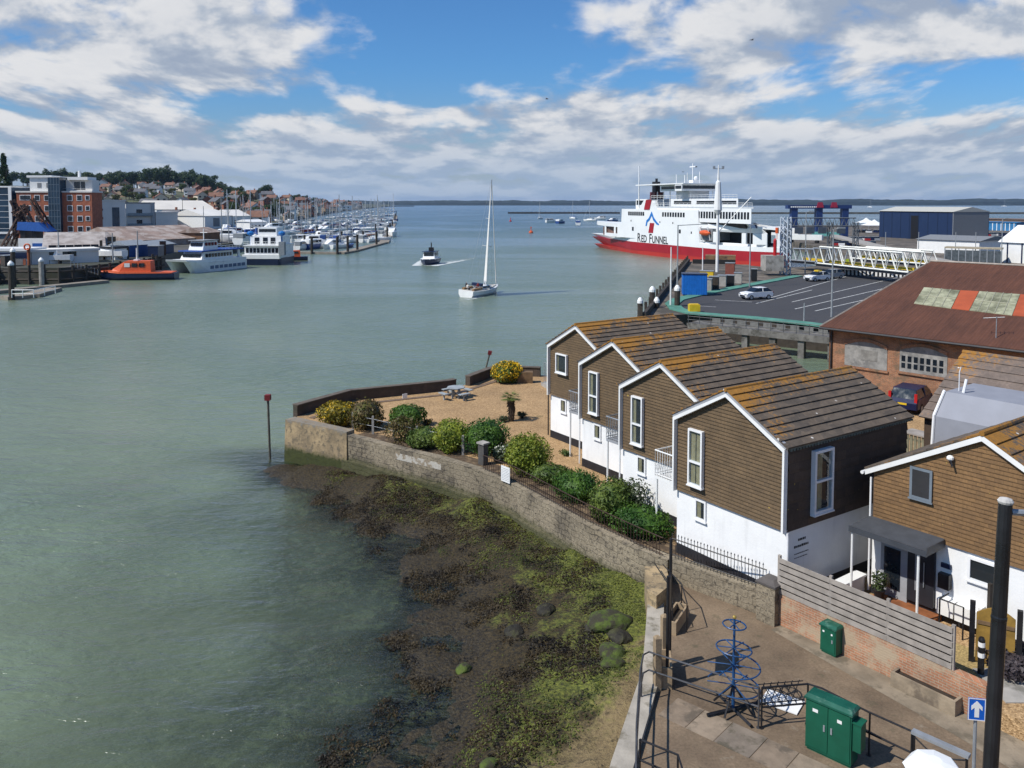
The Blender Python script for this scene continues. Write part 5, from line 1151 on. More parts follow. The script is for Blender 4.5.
o = thing('jetty_head', 'rusty brown dolphin block at the jetty head near the ferry hull', 'jetty', (b.x+.5,b.y-3,0), ja)
mb = MB(); mb.box(-2,-11,-2,4,-1,2.2); mb.box(-1.5,-8,2.2,2,-2,4.3); mb.build('block', mat('rust_brown_block', (.20,.12,.06), .9, .35, 1, .5, 5, col2=(.07,.05,.04)), o); mb = MB(); mb.box(-2.2,-8,2.2,-1.5,.5,3.5); mb.build('tyre_fender', M_TYRE, o)
M_LAMP = mat('lamp_post_grey', (.26,.28,.29), .5, .15)
def lamp(label, px, pyb, pyt, z, arm=1.6, both=False, ang=0.0, pole=.11, mt=None, cat='street lamp'):
    q = P(px, pyb, z); rr = ray(px, pyt); k = q.y/rr.y; h = CZ+rr.z*k-z
    o = thing('lamp_post', label, cat, (q.x,q.y,z), ang); mb = MB(); mb.tube([(0,0,0),(0,0,h)], [pole,pole*.62], 7); mb.build('post', mt or M_LAMP, o)
    if arm:
        for s_ in ((1,-1) if both else (1,)):
            mb = MB(); mb.tube([(0,0,h-.05),(s_*arm,0,h+.12)], .05, 5); a_ = mb.build('arm', M_LAMP, o); mb = MB(); mb.box(s_*arm-.45 if s_ > 0 else s_*arm-.35,-.14,h+.05,s_*arm+.35 if s_ > 0 else s_*arm+.45,.14,h+.2); mb.build('lantern', M_LAMP, a_)
    return o
lamp('slim grey lamp post with one arm in front of the ferry lettering', 677, 306, 225, ZQ, 3.2)
lamp('thin red and white pole beside the slim lamp post on the jetty', 670.5, 306, 247, ZQ, 0, cat='pole', mt=M_WHITE)
lamp('grey lamp post before the open car deck of the ferry', 749.5, 287, 225, ZQ, .8)
lamp('grey lamp post right of the lattice tower', 805, 274, 212, ZQ, .9)
lamp('tall grey lamp post in the middle of the car park', 831.5, 317, 229, ZQ, .9)
lamp('grey lamp post at the far right behind the rust-red roof', 1001, 268, 219, ZQ, .8)
lamp('short thin pole at the near edge of the car park', 804, 321, 303, ZQ, 0, pole=.09, cat='pole')
lamp('short pale pole on the brown jetty before the ferry hull', 702.5, 270, 247, ZQ, 0, pole=.12, mt=M_WHITE, cat='pole')
for k, px in enumerate([885, 918, 955, 975]): lamp(['thin pole beside the truss bridge approach', 'thin pole left of the covered walkway', 'thin pole before the covered walkway', 'thin pole at the right end of the covered walkway'][k], px, 262, 232, ZQ, 0, pole=.1, cat='pole')
q = P(717, 272, ZQ); rr = ray(717, 165); h = CZ+rr.z*q.y/rr.y-ZQ; o = thing('signal_mast', 'tall white signal mast with a wrapped white upper section before the ferry', 'mast', (q.x,q.y,ZQ))
mb = MB(); mb.tube([(0,0,0),(0,0,h*.88),(0,0,h)], [.28,.2,.08], 8); mb.build('mast', M_WHITE, o); z0 = h*.52
mb = MB(); mb.lathe([(.1,z0),(.75,z0+1.2),(.62,h*.7),(.45,h*.84),(.15,h*.86)], (0,0,0), 10); mb.build('wrapped_section', M_WHITE, o)
mb = MB(); mb.tube([(-.9,0,h*.965),(.9,0,h*.965)], .06, 5); mb.box(-1.0,-.15,h*.965,-.6,.15,h*.99); mb.box(.6,-.15,h*.965,1.0,.15,h*.99); mb.tube([(0,.2,z0-3),(6,.2,z0+3.5)], .06, 4); mb.build('crosstree', M_GREYM, o)
q = P(697, 297, ZQ); o = thing('blue_hut', 'bright blue container hut at the green kerb corner of the car park', 'hut', (q.x-1.6,q.y+1.5,ZQ), rad(-8))
mb = MB(); mb.box(0,0,.15,3.2,2.3,2.85); mb.build('body', mat('bright_blue_steel', (.008,.14,.50), .5, .12), o); mb = MB(); mb.box(-.08,-.08,2.85,3.28,2.38,2.97); mb.build('roof', M_NAVY, o)
mb = MB()
for k in range(10): mb.box(.1+k*.32,-.03,.2,.2+k*.32,-.0,2.8)
mb.build('ribs', mat('bright_blue_steel', (0,0,0)), o); mb = MB(); mb.box(3.2,.4,.2,3.225,1.4,2.4); mb.build('door', M_NAVY, o)
q = P(694, 311, ZQ+.14); mb = MB(); mb.box(-.6,-.5,0,.6,.5,.75); mb.box(-.5,-.4,.75,.5,.4,.82); tag(mb.build('grit_bin', M_YEL, None, loc=(q.x,q.y,ZQ+.14)), 'yellow grit bin on the green kerb corner', 'bin')
for k, (px, py, w, d, h, mt, lab) in enumerate([(706,291,1.6,1.2,1.7,M_CONC,'grey crate stack right of the bright blue hut'),(714,290,1.3,1.0,1.9,M_DWOOD,'dark crate stack between the blue hut and the bins'),(722,287,1.2,1.1,1.7,M_CONC,'pale grey bin on the jetty, right of the dark crates'),(730,286,1.2,1.1,1.6,M_BLACK,'black bin on the jetty beside the green kerb'),(738,284,1.1,1.0,1.7,M_CONC,'last grey bin of the row on the jetty'),(754,281,.9,.8,1.9,M_BLACK,'black bin by the lamp post at the green kerb'),(707,277,2.2,1.5,1.0,M_YEL,'yellow equipment box on the brown jetty'),(730,276,1.5,1.2,2.2,mat('rust_red_box',(.20,.06,.04)),'rust red box on the brown jetty by the ferry')]):
    q = P(px, py, ZQ); o = thing('storage_box', lab, 'box', (q.x,q.y,ZQ), rad(-20)); mb = MB(); mb.box(-w/2,-d/2,.1,w/2,d/2,h); mb.build('box', mt, o); mb = MB(); mb.box(-w/2-.06,-d/2-.06,h,w/2+.06,d/2+.06,h+.1); mb.build('lid', M_GREYM, o); mb = MB(); mb.box(-w/2+.1,-d/2,0,-w/2+.3,d/2,.1); mb.box(w/2-.3,-d/2,0,w/2-.1,d/2,.1); mb.build('skid', M_BLACK, o)

# ================================================================ linkspan: lattice tower, gantry, truss bridge
def lattice(mb, p0, p1, w, n, r=.09):
    p0, p1 = Vector(p0), Vector(p1); d_ = (p1-p0).normalized(); a = d_.orthogonal().normalized(); b = d_.cross(a)
    cs = [a*w+b*w, a*w-b*w, -a*w-b*w, -a*w+b*w]
    for c_ in cs: mb.tube([p0+c_, p1+c_], r, 4)
    for i in range(n):
        q0, q1 = p0.lerp(p1, i/n), p0.lerp(p1, (i+1)/n)
        for j in range(4): mb.tube([q0+cs[j], q1+cs[(j+1) % 4]], r*.7, 4)
q = P(785, 275, ZQ); rr = ray(785, 217); hT = CZ+rr.z*q.y/rr.y-ZQ
o = thing('lattice_tower', 'pale blue-grey lattice tower at the ferry ramp', 'tower', (q.x,q.y,ZQ)); mb = MB(); lattice(mb, (0,0,0), (0,0,hT), .62, 9, .13); mb.build('lattice', mat('pale_blue_steel', (.42,.47,.53), .5, .1), o)
mb = MB(); mb.box(-3.8,-1.5,.8,-.7,1.5,3.4); mb.build('concrete_base', M_CONC, o); mb = MB(); mb.lathe([(.3,3.4),(.3,6.0),(.05,6.4)], (-2.0,-.6,0), 8); mb.build('red_light_drum', M_RED, o); mb = MB(); mb.lathe([(.3,7.2),(.3,8.2)], (-1.7,-.6,0), 8); mb.lathe([(.06,6.2),(.06,7.2)], (-1.7,-.6,0), 6); mb.build('white_red_marker', M_ORANGE, o)
g0, g1 = P(790, 270, ZQ), None; Yg = q.y+22; 
o = thing('vehicle_gantry', 'dark grey lattice gantry spanning behind the lattice tower', 'gantry', (0,0,ZQ))
mb = MB(); A0 = PY(789, 222, Yg); A1 = PY(856, 222, Yg)
for zz_ in (-.8, .8): mb.tube([A0+Vector((0,0,zz_-ZQ)), A1+Vector((0,0,zz_-ZQ))], .12, 4)
for k in range(14): mb.tube([A0.lerp(A1,k/14)+Vector((0,0,-.8-ZQ)), A0.lerp(A1,(k+.5)/14)+Vector((0,0,.8-ZQ)), A0.lerp(A1,(k+1)/14)+Vector((0,0,-.8-ZQ))], .08, 4)
mb.build('beam', mat('dark_gantry_grey', (.10,.115,.13), .6, .2), o)
for A_ in (A0, A0.lerp(A1,.62), A1): mb = MB(); lattice(mb, (A_.x,A_.y,-.1), (A_.x,A_.y,A_.z-ZQ), .4, 6, .09); mb.build('leg', mat('dark_gantry_grey', (.1,.1,.1)), o)
for k in (.15,.32,.5,.78): q_ = A0.lerp(A1,k); mb = MB(); mb.box(q_.x-.8,q_.y-.2,q_.z-2.3-ZQ,q_.x+.8,q_.y+.2,q_.z-1.0-ZQ); mb.build('lane_sign', mat('dark_sign', (.06,.075,.10), .6, .2), o)
M_TRUSS = mat('white_truss_paint', (.72,.72,.66), .5, .1)
def truss(label, pa, pb, h, n, mt, w=4.2, deck=True):
    pa, pb = Vector(pa), Vector(pb); d_ = pb-pa; Lt = math.hypot(d_.x, d_.y); o = thing('truss_bridge', label, 'bridge', pa, math.atan2(d_.y, d_.x)); dz = d_.z
    for y in (0, w):
        mb = MB(); mb.tube([(0,y,0),(Lt,y,dz)], .16, 4); mb.tube([(Lt/n*.5,y,h),(Lt-Lt/n*.5,y,h+dz)], .16, 4)
        for k in range(n): x0 = Lt*k/n; x1 = Lt*(k+1)/n; mb.tube([(x0,y,dz*k/n),((x0+x1)/2,y,h+dz*(k+.5)/n),(x1,y,dz*(k+1)/n)], .13, 4)
        mb.build('side_truss', mt, o)
    if deck: mb = MB(); mb.extr([(0,.2,-.5),(Lt,.2,dz-.5),(Lt,w-.2,dz-.5),(0,w-.2,-.5)], (0,0,.4)); mb.build('deck', mat('bridge_deck', (.06,.06,.065), .8, .2), o); mb = MB(); mb.box(1,w*.5,.1,Lt-1,w*.5+.3,.55); mb.build('pipe_run', M_YEL, o)
    return o
truss('white lattice truss bridge leading to the ferry ramp, over the chequered kerb', P(815, 263, 4.5), P(908, 272.5, 4.5), 2.9, 9, M_TRUSS)
truss('short grey-white truss ramp nearest the ferry stern', P(790, 260, 4.3), P(817, 262, 4.5), 2.2, 4, M_GREYM)
truss('second white truss bridge behind the first, its end showing above the rust-red roof', P(850, 258, 4.2), P(926, 264, 4.2), 2.2, 8, M_TRUSS, 3)
a, b = P(840, 274.5, ZQ), P(908, 278, ZQ); d_ = b-a; Lk = d_.length; mb = MB(); n = 34
mb.box(0,0,0,Lk,.5,.9,0)
for k in range(n//2): mb.box(Lk*(2*k)/n,-.03,.02,Lk*(2*k+1)/n,-.002,.93,1)
tag(mb.build('chequered_kerb', [M_BLACK, M_WHITE], None, loc=a, rz=math.atan2(d_.y, d_.x)), 'black and white chequered barrier kerb under the white truss bridge', 'barrier')
q = P(846, 271, ZQ); mb = MB(); mb.box(-.5,-.05,1.0,.5,.05,2.2); mb.tube([(0,0,0),(0,0,1.0)], .06, 5); tag(mb.build('lime_warning_sign', mat('lime_yellow', (.5,.6,.03), .5), None, loc=q), 'lime yellow warning sign beside the chequered kerb', 'sign')
# approach ramp / elevated road sweeping right
mb = MB(); pts = [P(830,236,4.2), P(870,246,4.2), P(920,259,4.2), P(960,266,3.6), P(960,262,3.6), P(920,254,4.2), P(870,242,4.2), P(830,233,4.2)]
mb.extr(pts, (0,0,-.5)); tag(mb.build('ramp_road', M_CONC), 'pale concrete ramp road sweeping down from the gantry to the truss bridge', 'ramp')

# ================================================================ port sheds and clutter
def shed(name, label, pa, pb, z, hpx, depth, wallm, roofm, rise=2.0, cat='shed', ribs=0, ribm=None, door=None):
    a, b = P(*pa, z), P(*pb, z); d_ = b-a; L_ = d_.length; o = thing(name, label, cat, a, math.atan2(d_.y, d_.x)); rr = ray(pa[0], pa[1]-hpx); h = CZ+rr.z*a.y/rr.y-z
    mb = MB(); mb.box(0,0,-.2,L_,depth,h); mb.build('wall', wallm, o)
    mb = MB(); mb.extr([(-.4,-.4,h+.003),(-.4,depth/2,h+rise),(-.4,depth+.4,h+.003)], (L_+.8,0,0)); mb.build('roof', roofm, o)
    if ribs:
        mb = MB()
        for k in range(ribs): x = L_*(k+.5)/ribs; mb.box(x-.15,-.06,0,x+.15,-.01,h-.1)
        mb.build('ribs', ribm, o)
    if door: mb = MB(); mb.box(L_*door[0],-.09,0,L_*door[1],-.02,h*.85); mb.build('door', M_BLACK, o)
    return o, L_, h
M_SHEDB = mat('blue_cladding', (.010,.026,.075), .6, .15); M_LROOF = mat('pale_sheet_roof', (.46,.45,.40), .7, .1); M_GREYC = mat('grey_cladding', (.20,.21,.22), .7, .1)
o, L_, h = shed('boat_shed', 'big navy blue boat shed with pale shallow roof and grey gable', (879,237), (952,241), ZQ, 26, 15, M_SHEDB, M_LROOF, 1.6, 'shed', 8, mat('navy_rib', (.008,.02,.055), .6), (.46,.56))
mb = MB(); mb.box(L_+.02,0,-.2,L_+.3,14.5,h-.02); mb.build('gable_wall', M_GREYC, o)
shed('long_white_shed', 'long low white shed in front of the navy boat shed', (917,252), (979,255), ZQ, 13, 14, M_WHITE, M_GREYC, 1.0)
o = thing('covered_walkway', 'glazed covered walkway with beige roof along the ferry approach', 'walkway', P(944,262,ZQ), math.atan2((P(1002,264,ZQ)-P(944,262,ZQ)).y, (P(1002,264,ZQ)-P(944,262,ZQ)).x)); L_ = (P(1002,264,ZQ)-P(944,262,ZQ)).length
mb = MB(); mb.box(0,0,2.9,L_,4,3.2); mb.build('roof', mat('beige_roof', (.36,.31,.22), .8, .2, 2), o)
for k in range(9): mb = MB(); x = k*(L_-.2)/8; mb.box(x,0,0,x+.18,.18,2.9); mb.build('post', M_GREYM, o)
mb = MB(); mb.box(0.2,.06,.2,L_-.2,.1,2.6); mb.build('glazing', mat('teal_glass', (.085,.10,.11), .15, .3, 2), o)
shed('terminal_building', 'white terminal building with sloped roof at the right edge', (1000,262), (1060,266), ZQ, 20, 12, M_WHITE, M_WHITE, 3.5, 'building', 4, M_NAVY)
o, L_, h = shed('blue_depot', 'row of bright blue containers behind the dark car rows at right', (978,230), (1016,231), ZQ, 8, 10, mat('container_blue', (.03,.17,.36), .6, .25, .4), mat('container_blue', (0,0,0)), .3, 'containers', 9, M_WHITE)
shed('brown_hoarding', 'low brown embankment hoarding on the right skyline of the port', (984,226), (1100,229), ZQ, 7, 8, mat('hoarding_brown', (.15,.105,.08), .9, .2), mat('hoarding_brown', (0,0,0)), .5, 'building')
# blue harbour gantry with red lights
o = thing('harbour_gantry', 'dark blue harbour gantry with two red panels on the skyline', 'gantry', (0,0,ZQ)); Yb = 300
B0, B1 = PY(788, 207, Yb), PY(852, 207, Yb); mb = MB(); mb.box(B0.x,Yb,B0.z-ZQ-.6,B1.x,Yb+3,B0.z-ZQ+.7); mb.build('beam', mat('gantry_navy', (.012,.035,.13), .5, .1), o)
for px in (795, 820, 846): q = PY(px, 215, Yb); mb = MB(); mb.box(q.x-1.1,Yb+.3,-.1,q.x+1.1,Yb+2.7,B0.z-ZQ-.6); mb.build('leg', mat('gantry_navy', (0,0,0)), o)
for px in (820, 834): q = PY(px, 205, Yb); mb = MB(); mb.extr([(q.x-1.3,Yb-.3,q.z-ZQ-.9),(q.x+1.3,Yb-.3,q.z-ZQ-.9),(q.x+.8,Yb-.3,q.z-ZQ+1.0),(q.x-.8,Yb-.3,q.z-ZQ+1.0)], (0,.25,0)); mb.build('red_panel', mat('crimson_panel', (.32,.02,.05), .5), o)
mb = MB(); q = PY(797, 207.5, Yb)
for k in range(14): mb.box(B0.x+1+k*.75,Yb-.08,B0.z-ZQ-.2,B0.x+1.5+k*.75,Yb-.01,B0.z-ZQ+.3)
mb.build('white_markings', M_WHITE, o)
# parked vehicles in the far lanes, vans, trailers, white tents
vrnd = random.Random(5)
def smallcar(mt, nm):
    o = thing('distant_car', nm, 'car', (0,0,0)); mb = MB(); mb.loft([[(-2,y,.3),(2,y,.3),(2.05,y,.75),(1.0,y,.95),(-2,y,.98)] for y in (-.85,.85)]); mb.build('body', mt, o)
    mb = MB(); mb.loft([[(.95,y,.95),(.3,y,1.48),(-1.4,y,1.48),(-1.95,y,.97)] for y in (-.72,.72)]); mb.build('glasshouse', M_DGLASS, o)
    return o
pcs = [smallcar(m_, 'x') for m_ in (M_CARK, M_CARS, M_CARW, M_CARR, M_CARB)]; pn = ['black', 'silver', 'white', 'red', 'dark blue']
placed = {}; used = [False]*5
for row, (y, x0, x1, n, where) in enumerate([(246,836,872,9,'left of the navy boat shed in the front lane'),(241,838,876,10,'left of the navy boat shed in the back lane'),(246,984,1022,9,'behind the covered walkway'),(241,984,1023,9,'in the middle row before the blue containers'),(236.5,982,1022,9,'in the back row before the blue containers'),(233,858,880,5,'in the far lane beside the navy boat shed')]):
    for k in range(n):
        px = x0+(x1-x0)*k/(n-1); q = P(px+vrnd.uniform(-.6,.6), y+vrnd.uniform(-.3,.3), ZQ); c_ = vrnd.choice([0,0,1,2,4,0,3] if vrnd.random() < .8 else [1,2]); lab = f'small {pn[c_]} car parked {where}'
        if not used[c_]: o = pcs[c_]; o.location = q; o.rotation_euler = (0,0,rad(75)); o['label'] = lab; o['group'] = 'distant parked cars'; used[c_] = True
        else: dup(pcs[c_], q, rad(75+vrnd.uniform(-6,6)), lab, None, 'distant parked cars')
for k, u_ in enumerate(used):
    if not u_:
        for ch in kids(pcs[k]): bpy.data.objects.remove(ch)
        bpy.data.objects.remove(pcs[k])
for k, (px, py, L_, h, mt, lab) in enumerate([(780,238,13,3.6,M_WHITE,'white lorry trailer behind the lattice tower'),(804,243,11,2.6,M_WHITE,'long white flat trailer left of the ramp road'),(826,239,9,2.4,mat('teal_trailer',(.10,.30,.28),.5),'pale teal trailer beside the ramp road')]):
    q = P(px, py, ZQ); o = thing('lorry_trailer', lab, 'trailer', q, rad(-32)); mb = MB(); mb.box(-L_/2,-1.2,1.0,L_/2,1.2,h); mb.build('body', mt, o)
    for x in (-.35,.35): mb = MB(); mb.tube([(x*L_,-1.1,.5),(x*L_,1.1,.5)], .5, 10); mb.build('axle_wheels', M_TYRE, o)
for k, (px, py, w) in enumerate([(874,230,4.5),(897,231,5),(921,229,6),(956,228,5),(866,227,4)]):
    q = P(px, py, ZQ); o = thing('white_marquee', ['white pointed tent left of the navy shed','white pointed tent at the foot of the navy shed, left','white pointed tent before the dark shed door','white pointed tent before the grey gable','small white tent farthest left of the navy shed'][k], 'tent', q); mb = MB(); mb.loft([[(-w,-w,2.2),(w,-w,2.2),(w,w,2.2),(-w,w,2.2)],[(-w*.3,-w*.3,3.6),(w*.3,-w*.3,3.6),(w*.3,w*.3,3.6),(-w*.3,w*.3,3.6)],[(-.1,-.1,4.8),(.1,-.1,4.8),(.1,.1,4.8),(-.1,.1,4.8)]]); mb.build('canopy', M_WHITE, o)
    for x in (-w,w):
        for y in (-w,w): mb = MB(); mb.tube([(x,y,0),(x,y,2.2)], .08, 4); mb.build('post', M_GREYM, o)
o = thing('breakwater', 'long dark breakwater with posts on the skyline left of the ferry', 'breakwater', PY(508, 213.2, 1180) + Vector((0,0,0))); o.location.z = 0; L_ = (620-508)/F*1180
mb = MB(); mb.box(0,0,-1,L_,4,2.2); mb.build('wall', M_DWOOD, o); mb = MB()
for k in range(24): mb.box(k*L_/24,-.3,-1,k*L_/24+.6,.2,3.2)
mb.build('piles', M_DWOOD, o)
for k in range(4): mb = MB(); x = L_*(.28+.17*k); mb.tube([(x,2,2),(x,2,8)], .12, 4); mb.build('beacon_pole', M_GREYM, o)
o = thing('far_breakwater', 'low dark breakwater strip behind the harbour gantry at right', 'breakwater', (420,1150,0)); mb = MB(); mb.box(-190,0,-1,420,5,2.4); mb.build('wall', mat('stony_breakwater', (.10,.09,.07), .9, .3, .1), o)

# ================================================================ the big ferry
FN = P(762, 262, 0); fax = Vector((-.347,.938,0)); FO_ = Vector((56.7,192.5,0)); fa = math.atan2(fax.y, fax.x)
fer = thing('car_ferry', 'large white car ferry with a red hull berthed at the ramp', 'ferry', FO_, fa)
M_FW = mat('ferry_white', (.77,.78,.78), .4, .04, .2, .03, 4, streak=.08); M_FR1 = mat('ferry_crimson', (.32,.008,.016), .4, .1, .2); M_FR2 = mat('ferry_waterline_red', (.42,.026,.017), .45, .1, .2)
BM = 14.5
def fw(x):   # half-breadth factor along the hull
    if x < 17: return .16+.84*math.sin(min(1, x/17)*1.5708)
    if x > 68: k = (x-68)/23; return 1-.80*k*k
    return 1.0
def hullband(name, z0, z1, mt, flare0=0, flare1=0, xs=None, inset=0.0, par=None):
    xs = xs or [0,1.5,3.5,7,14,28,45,60,68,73,78,82,86,89,91]
    secs = []
    for x in xs:
        k = fw(x); b = BM*.5; fl = 3.2 if x > 78 else 0
        xa, xb = (x-(91-x)*0-fl*(1-z0/5)*((x-78)/13 if x > 78 else 0), x+ (z1*.28*((x-78)/13)) if x > 78 else x)
        w0, w1 = b*k*(1-flare0*(x/91 if x > 60 else .2)), b*k*(1-flare1*(x/91 if x > 60 else .2))
        secs.append([(xa,-b-w0+inset,z0),(xa,-b+w0-inset,z0),(xb,-b+w1-inset,z1),(xb,-b-w1+inset,z1)])
    mb = MB(); mb.loft(secs); return mb.build(name, mt, par or fer)
hullband('waterline_band', -1, .66, M_FR2, .10, .05); hullband('red_hull', .66, 2.85, M_FR1, .03, .0); hullband('white_hull', 2.851, 4.0, M_FW, 0, 0)
y1 = 0.0
def fbox(name, x0, x1, yin, z0, z1, mt=None, par=None):
    mb = MB(); mb.box(x0,-BM+yin,z0,x1,-yin,z1); return mb.build(name, mt or M_FW, par or fer)
# main white block with slightly sloping edges
mb = MB(); mb.extr([(29,0,4.0),(80,0,4.0),(80,0,8.4),(79,0,8.6),(78.6,0,13.1),(30,0,13.1)], (0,-BM,0)); mb.build('main_block', M_FW, fer)
# stern quarter around the open car deck
mb = MB()
for y0_, y1_ in ((-.02,-.5),(-BM+.5,-BM)):
    mb.extr([(3.5,y0_,4.0),(29,y0_,4.0),(29,y0_,4.6),(3.5,y0_,4.6)], (0,y1_-y0_,0)); mb.extr([(3.5,y0_,7.4),(29,y0_,7.4),(30,y0_,9.6),(5.0,y0_,8.6)], (0,y1_-y0_,0))
    for a_, b_ in ((3.5,7.0),(8.9,10.1),(19.5,22.0),(26.5,29)): mb.extr([(a_,y0_,4.6),(b_,y0_,4.6),(b_,y0_,7.4),(a_,y0_,7.4)], (0,y1_-y0_,0))
mb.build('stern_sides', M_FW, fer)
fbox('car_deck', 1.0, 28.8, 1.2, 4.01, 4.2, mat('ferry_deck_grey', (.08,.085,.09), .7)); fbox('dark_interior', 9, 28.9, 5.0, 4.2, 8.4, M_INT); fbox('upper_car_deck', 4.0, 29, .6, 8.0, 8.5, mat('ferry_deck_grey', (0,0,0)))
mb = MB(); mb.extr([(.2,-.9,8.2),(6,-.3,8.6),(6,-BM+.3,8.6),(.2,-BM+.9,8.2)], (0,0,.5)); mb.extr([(.5,-1.2,4),(1.6,-.9,4),(1.6,-.9,8.2),(.5,-1.2,8.2)], (0,.3,0)); mb.build('stern_hood', M_FW, fer)
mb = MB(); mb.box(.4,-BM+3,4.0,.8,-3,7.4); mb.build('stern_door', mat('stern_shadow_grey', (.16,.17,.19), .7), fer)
for k in range(5): mb = MB(); x = 11+k*3.4; mb.loft([[(x-1.9,y,8.5),(x+1.9,y,8.5),(x+1.9,y,9.2),(x+.8,y,9.9),(x-1.7,y,9.9)] for y in (-4-k % 2*3,-2.3-k % 2*3)]); mb.build('deck_vehicle', [M_CARW, M_SHEDB, M_CARW, M_CARK, M_CARS][k], fer)
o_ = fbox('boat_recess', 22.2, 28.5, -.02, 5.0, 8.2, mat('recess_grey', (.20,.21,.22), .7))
mb = MB(); mb.ball((25.2,.6,7.0), 2.6, .8, .75, 12); mb.box(23.4,.2,7.0,27,1.0,7.5); lb = mb.build('lifeboat', M_ORANGE, fer); mb = MB(); mb.tube([(23.2,.1,5),(23.2,.9,8.6),(24,.9,8.6)], .14, 5); mb.tube([(27.2,.1,5),(27.2,.9,8.6),(26.4,.9,8.6)], .14, 5); mb.build('davit', M_FW, fer)
# passenger decks
SHP = [(4.5,-.3),(7.5,-1.0),(15,-5.2),(23,-9.3),(30,-10.5),(60,-10.5),(60,-.3)]
def fplan(name, dx, z0, z1, mt=None):
    mb = MB(); mb.prism([(x_+dx if x_ < 40 else x_, y_) for x_, y_ in SHP], z0, z1); return mb.build(name, mt or M_FW, fer)
fplan('lounge_deck', 0, 9.8, 13.6); fplan('lounge_roof', -1, 13.6, 14.0, mat('ferry_pale_grey', (.50,.53,.56), .5, .05))
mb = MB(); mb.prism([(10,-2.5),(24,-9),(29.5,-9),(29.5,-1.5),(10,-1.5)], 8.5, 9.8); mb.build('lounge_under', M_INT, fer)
M_FWIN = M_DGLASS
def fwin(x, w, z0, z1, y, par): mb = MB(); mb.box(x,y-.02,z0,x+w,y+.03,z1); return mb.build('window', M_FWIN, par)
L1 = [o for o in fer.children if o.name.startswith('lounge_deck')][0]
for k in range(22): fwin(5.4+k*1.42, .95, 10.9, 12.7, -.3, L1)
mbk = [o for o in fer.children if o.name.startswith('main_block')][0]
for k in range(9): fwin(37.4+k*1.55, 1.05, 11.0, 12.3, 0.0, mbk)
for k in range(8): fwin(62.6+k*1.45, 1.15, 11.1, 12.3, 0.0, mbk)
for x, z, s_ in [(39.5,6.4,1.1),(69.8,6.3,1.2),(71.5,9.2,.5),(52,9.1,.5),(44,9.0,.5),(33.2,6.5,.6)]: fwin(x, s_, z, z+s_, 0.0, mbk)
mb = MB(); mb.prism([(12,-1.2),(14,-2),(22,-6.5),(30,-9.8),(48,-9.8),(48,-1.2)], 14.0, 16.2); mb.build('upper_lounge', M_FW, fer); U1 = [o for o in fer.children if o.name.startswith('upper_lounge')][0]
mb = MB(); mb.box(12.8,-1.24,14.7,33,-1.16,15.6); mb.build('window_band', M_FWIN, U1); mb = MB(); mb.box(36,-1.24,14.7,46,-1.16,15.6); mb.build('window_band', M_FWIN, U1)
fbox('aft_cabin', 63, 71, 1.2, 13.1, 16.2); mb = MB(); mb.box(63.6,-1.24,14.4,70.4,-1.15,15.8); mb.build('window_band', M_FWIN, [o for o in fer.children if o.name.startswith('aft_cabin')][0])
# bridge on stilts
mb = MB()
for x in (38,42,46,50,54,58):
    for y in (-2,-9): mb.tube([(x,y,14),(x,y,18.4)], .16, 5)
mb.box(40,-9,16.2,47,-2.6,18.4); mb.build('bridge_stilts', M_FW, fer)
mb = MB(); mb.box(37,-9.5,18.4,41,1.2,20.3); mb.box(41.01,-9,18.5,54,-1,20.2); mb.build('bridge', M_FW, fer); BR = [o for o in fer.children if o.name == 'bridge' or o.name.startswith('bridge.')][0]
mb = MB(); mb.box(36.9,-9,19.0,37.05,.9,19.9); mb.box(37.3,1.17,19.0,40.7,1.24,19.9); mb.box(41.5,-1.03,19.0,53.5,-.97,19.8); mb.build('bridge_windows', M_FWIN, BR)
mb = MB(); mb.box(36.0,-10,20.3,66,1.3,20.6); mb.build('bridge_roof', M_FW, fer)
mb = MB()
for z in (16.7, 17.2): mb.tube([(12,-.9,z),(60,-.9,z)], .05, 4)
for z in (14.5, 15.0): mb.tube([(3.6,0,z),(61,0,z)], .05, 4)
for z in (9.2, 9.6): mb.tube([(75.5,-.1,z-.3),(79,-.1,z-.3)], .05, 4)
for k in range(25): mb.tube([(12+k*2,-.9,16.2),(12+k*2,-.9,17.2)], .04, 4); mb.tube([(3.6+k*2.3,0,14),(3.6+k*2.3,0,15)], .04, 4)
mb.build('deck_rail', M_FW, fer)
mb = MB(); mb.extr([(63.4,-4,14),(67.4,-4,14),(67.0,-4,18.4),(63.6,-4,18.4)], (0,-3,0)); fn_ = mb.build('funnel', mat('funnel_maroon', (.09,.012,.016), .5), fer)
mb = MB(); mb.box(64.6,-6.2,18.4,66.8,-4.6,21.6); mb.tube([(65.7,-5.5,21.6),(65.7,-5.5,22.6)], .4, 8); mb.build('black_top', M_BLACK, fn_)
for (x, y, z0_, z1_, r_) in [(68.5,-1,13,26.5,.2),(46,-7,20.6,26.5,.14),(42,-7,20.6,24,.12),(38,-1,20.6,23.5,.12),(52,-5,20.6,23.5,.1),(37.5,0,20.6,22.8,.2)]: mb = MB(); mb.tube([(x,y,z0_),(x,y,z1_)], r_, 5); mb.build('mast', M_FW, fer)
mb = MB(); mb.box(43,-8.5,20.6,45.5,-5.5,21.6); mb.ball((44,-7,22.1), .7, n=8); mb.build('radar_base', M_FW, fer); mb = MB(); mb.box(44,-7.2,25.4,47.5,-6.8,25.7); mb.build('radar_scanner', M_FW, fer)
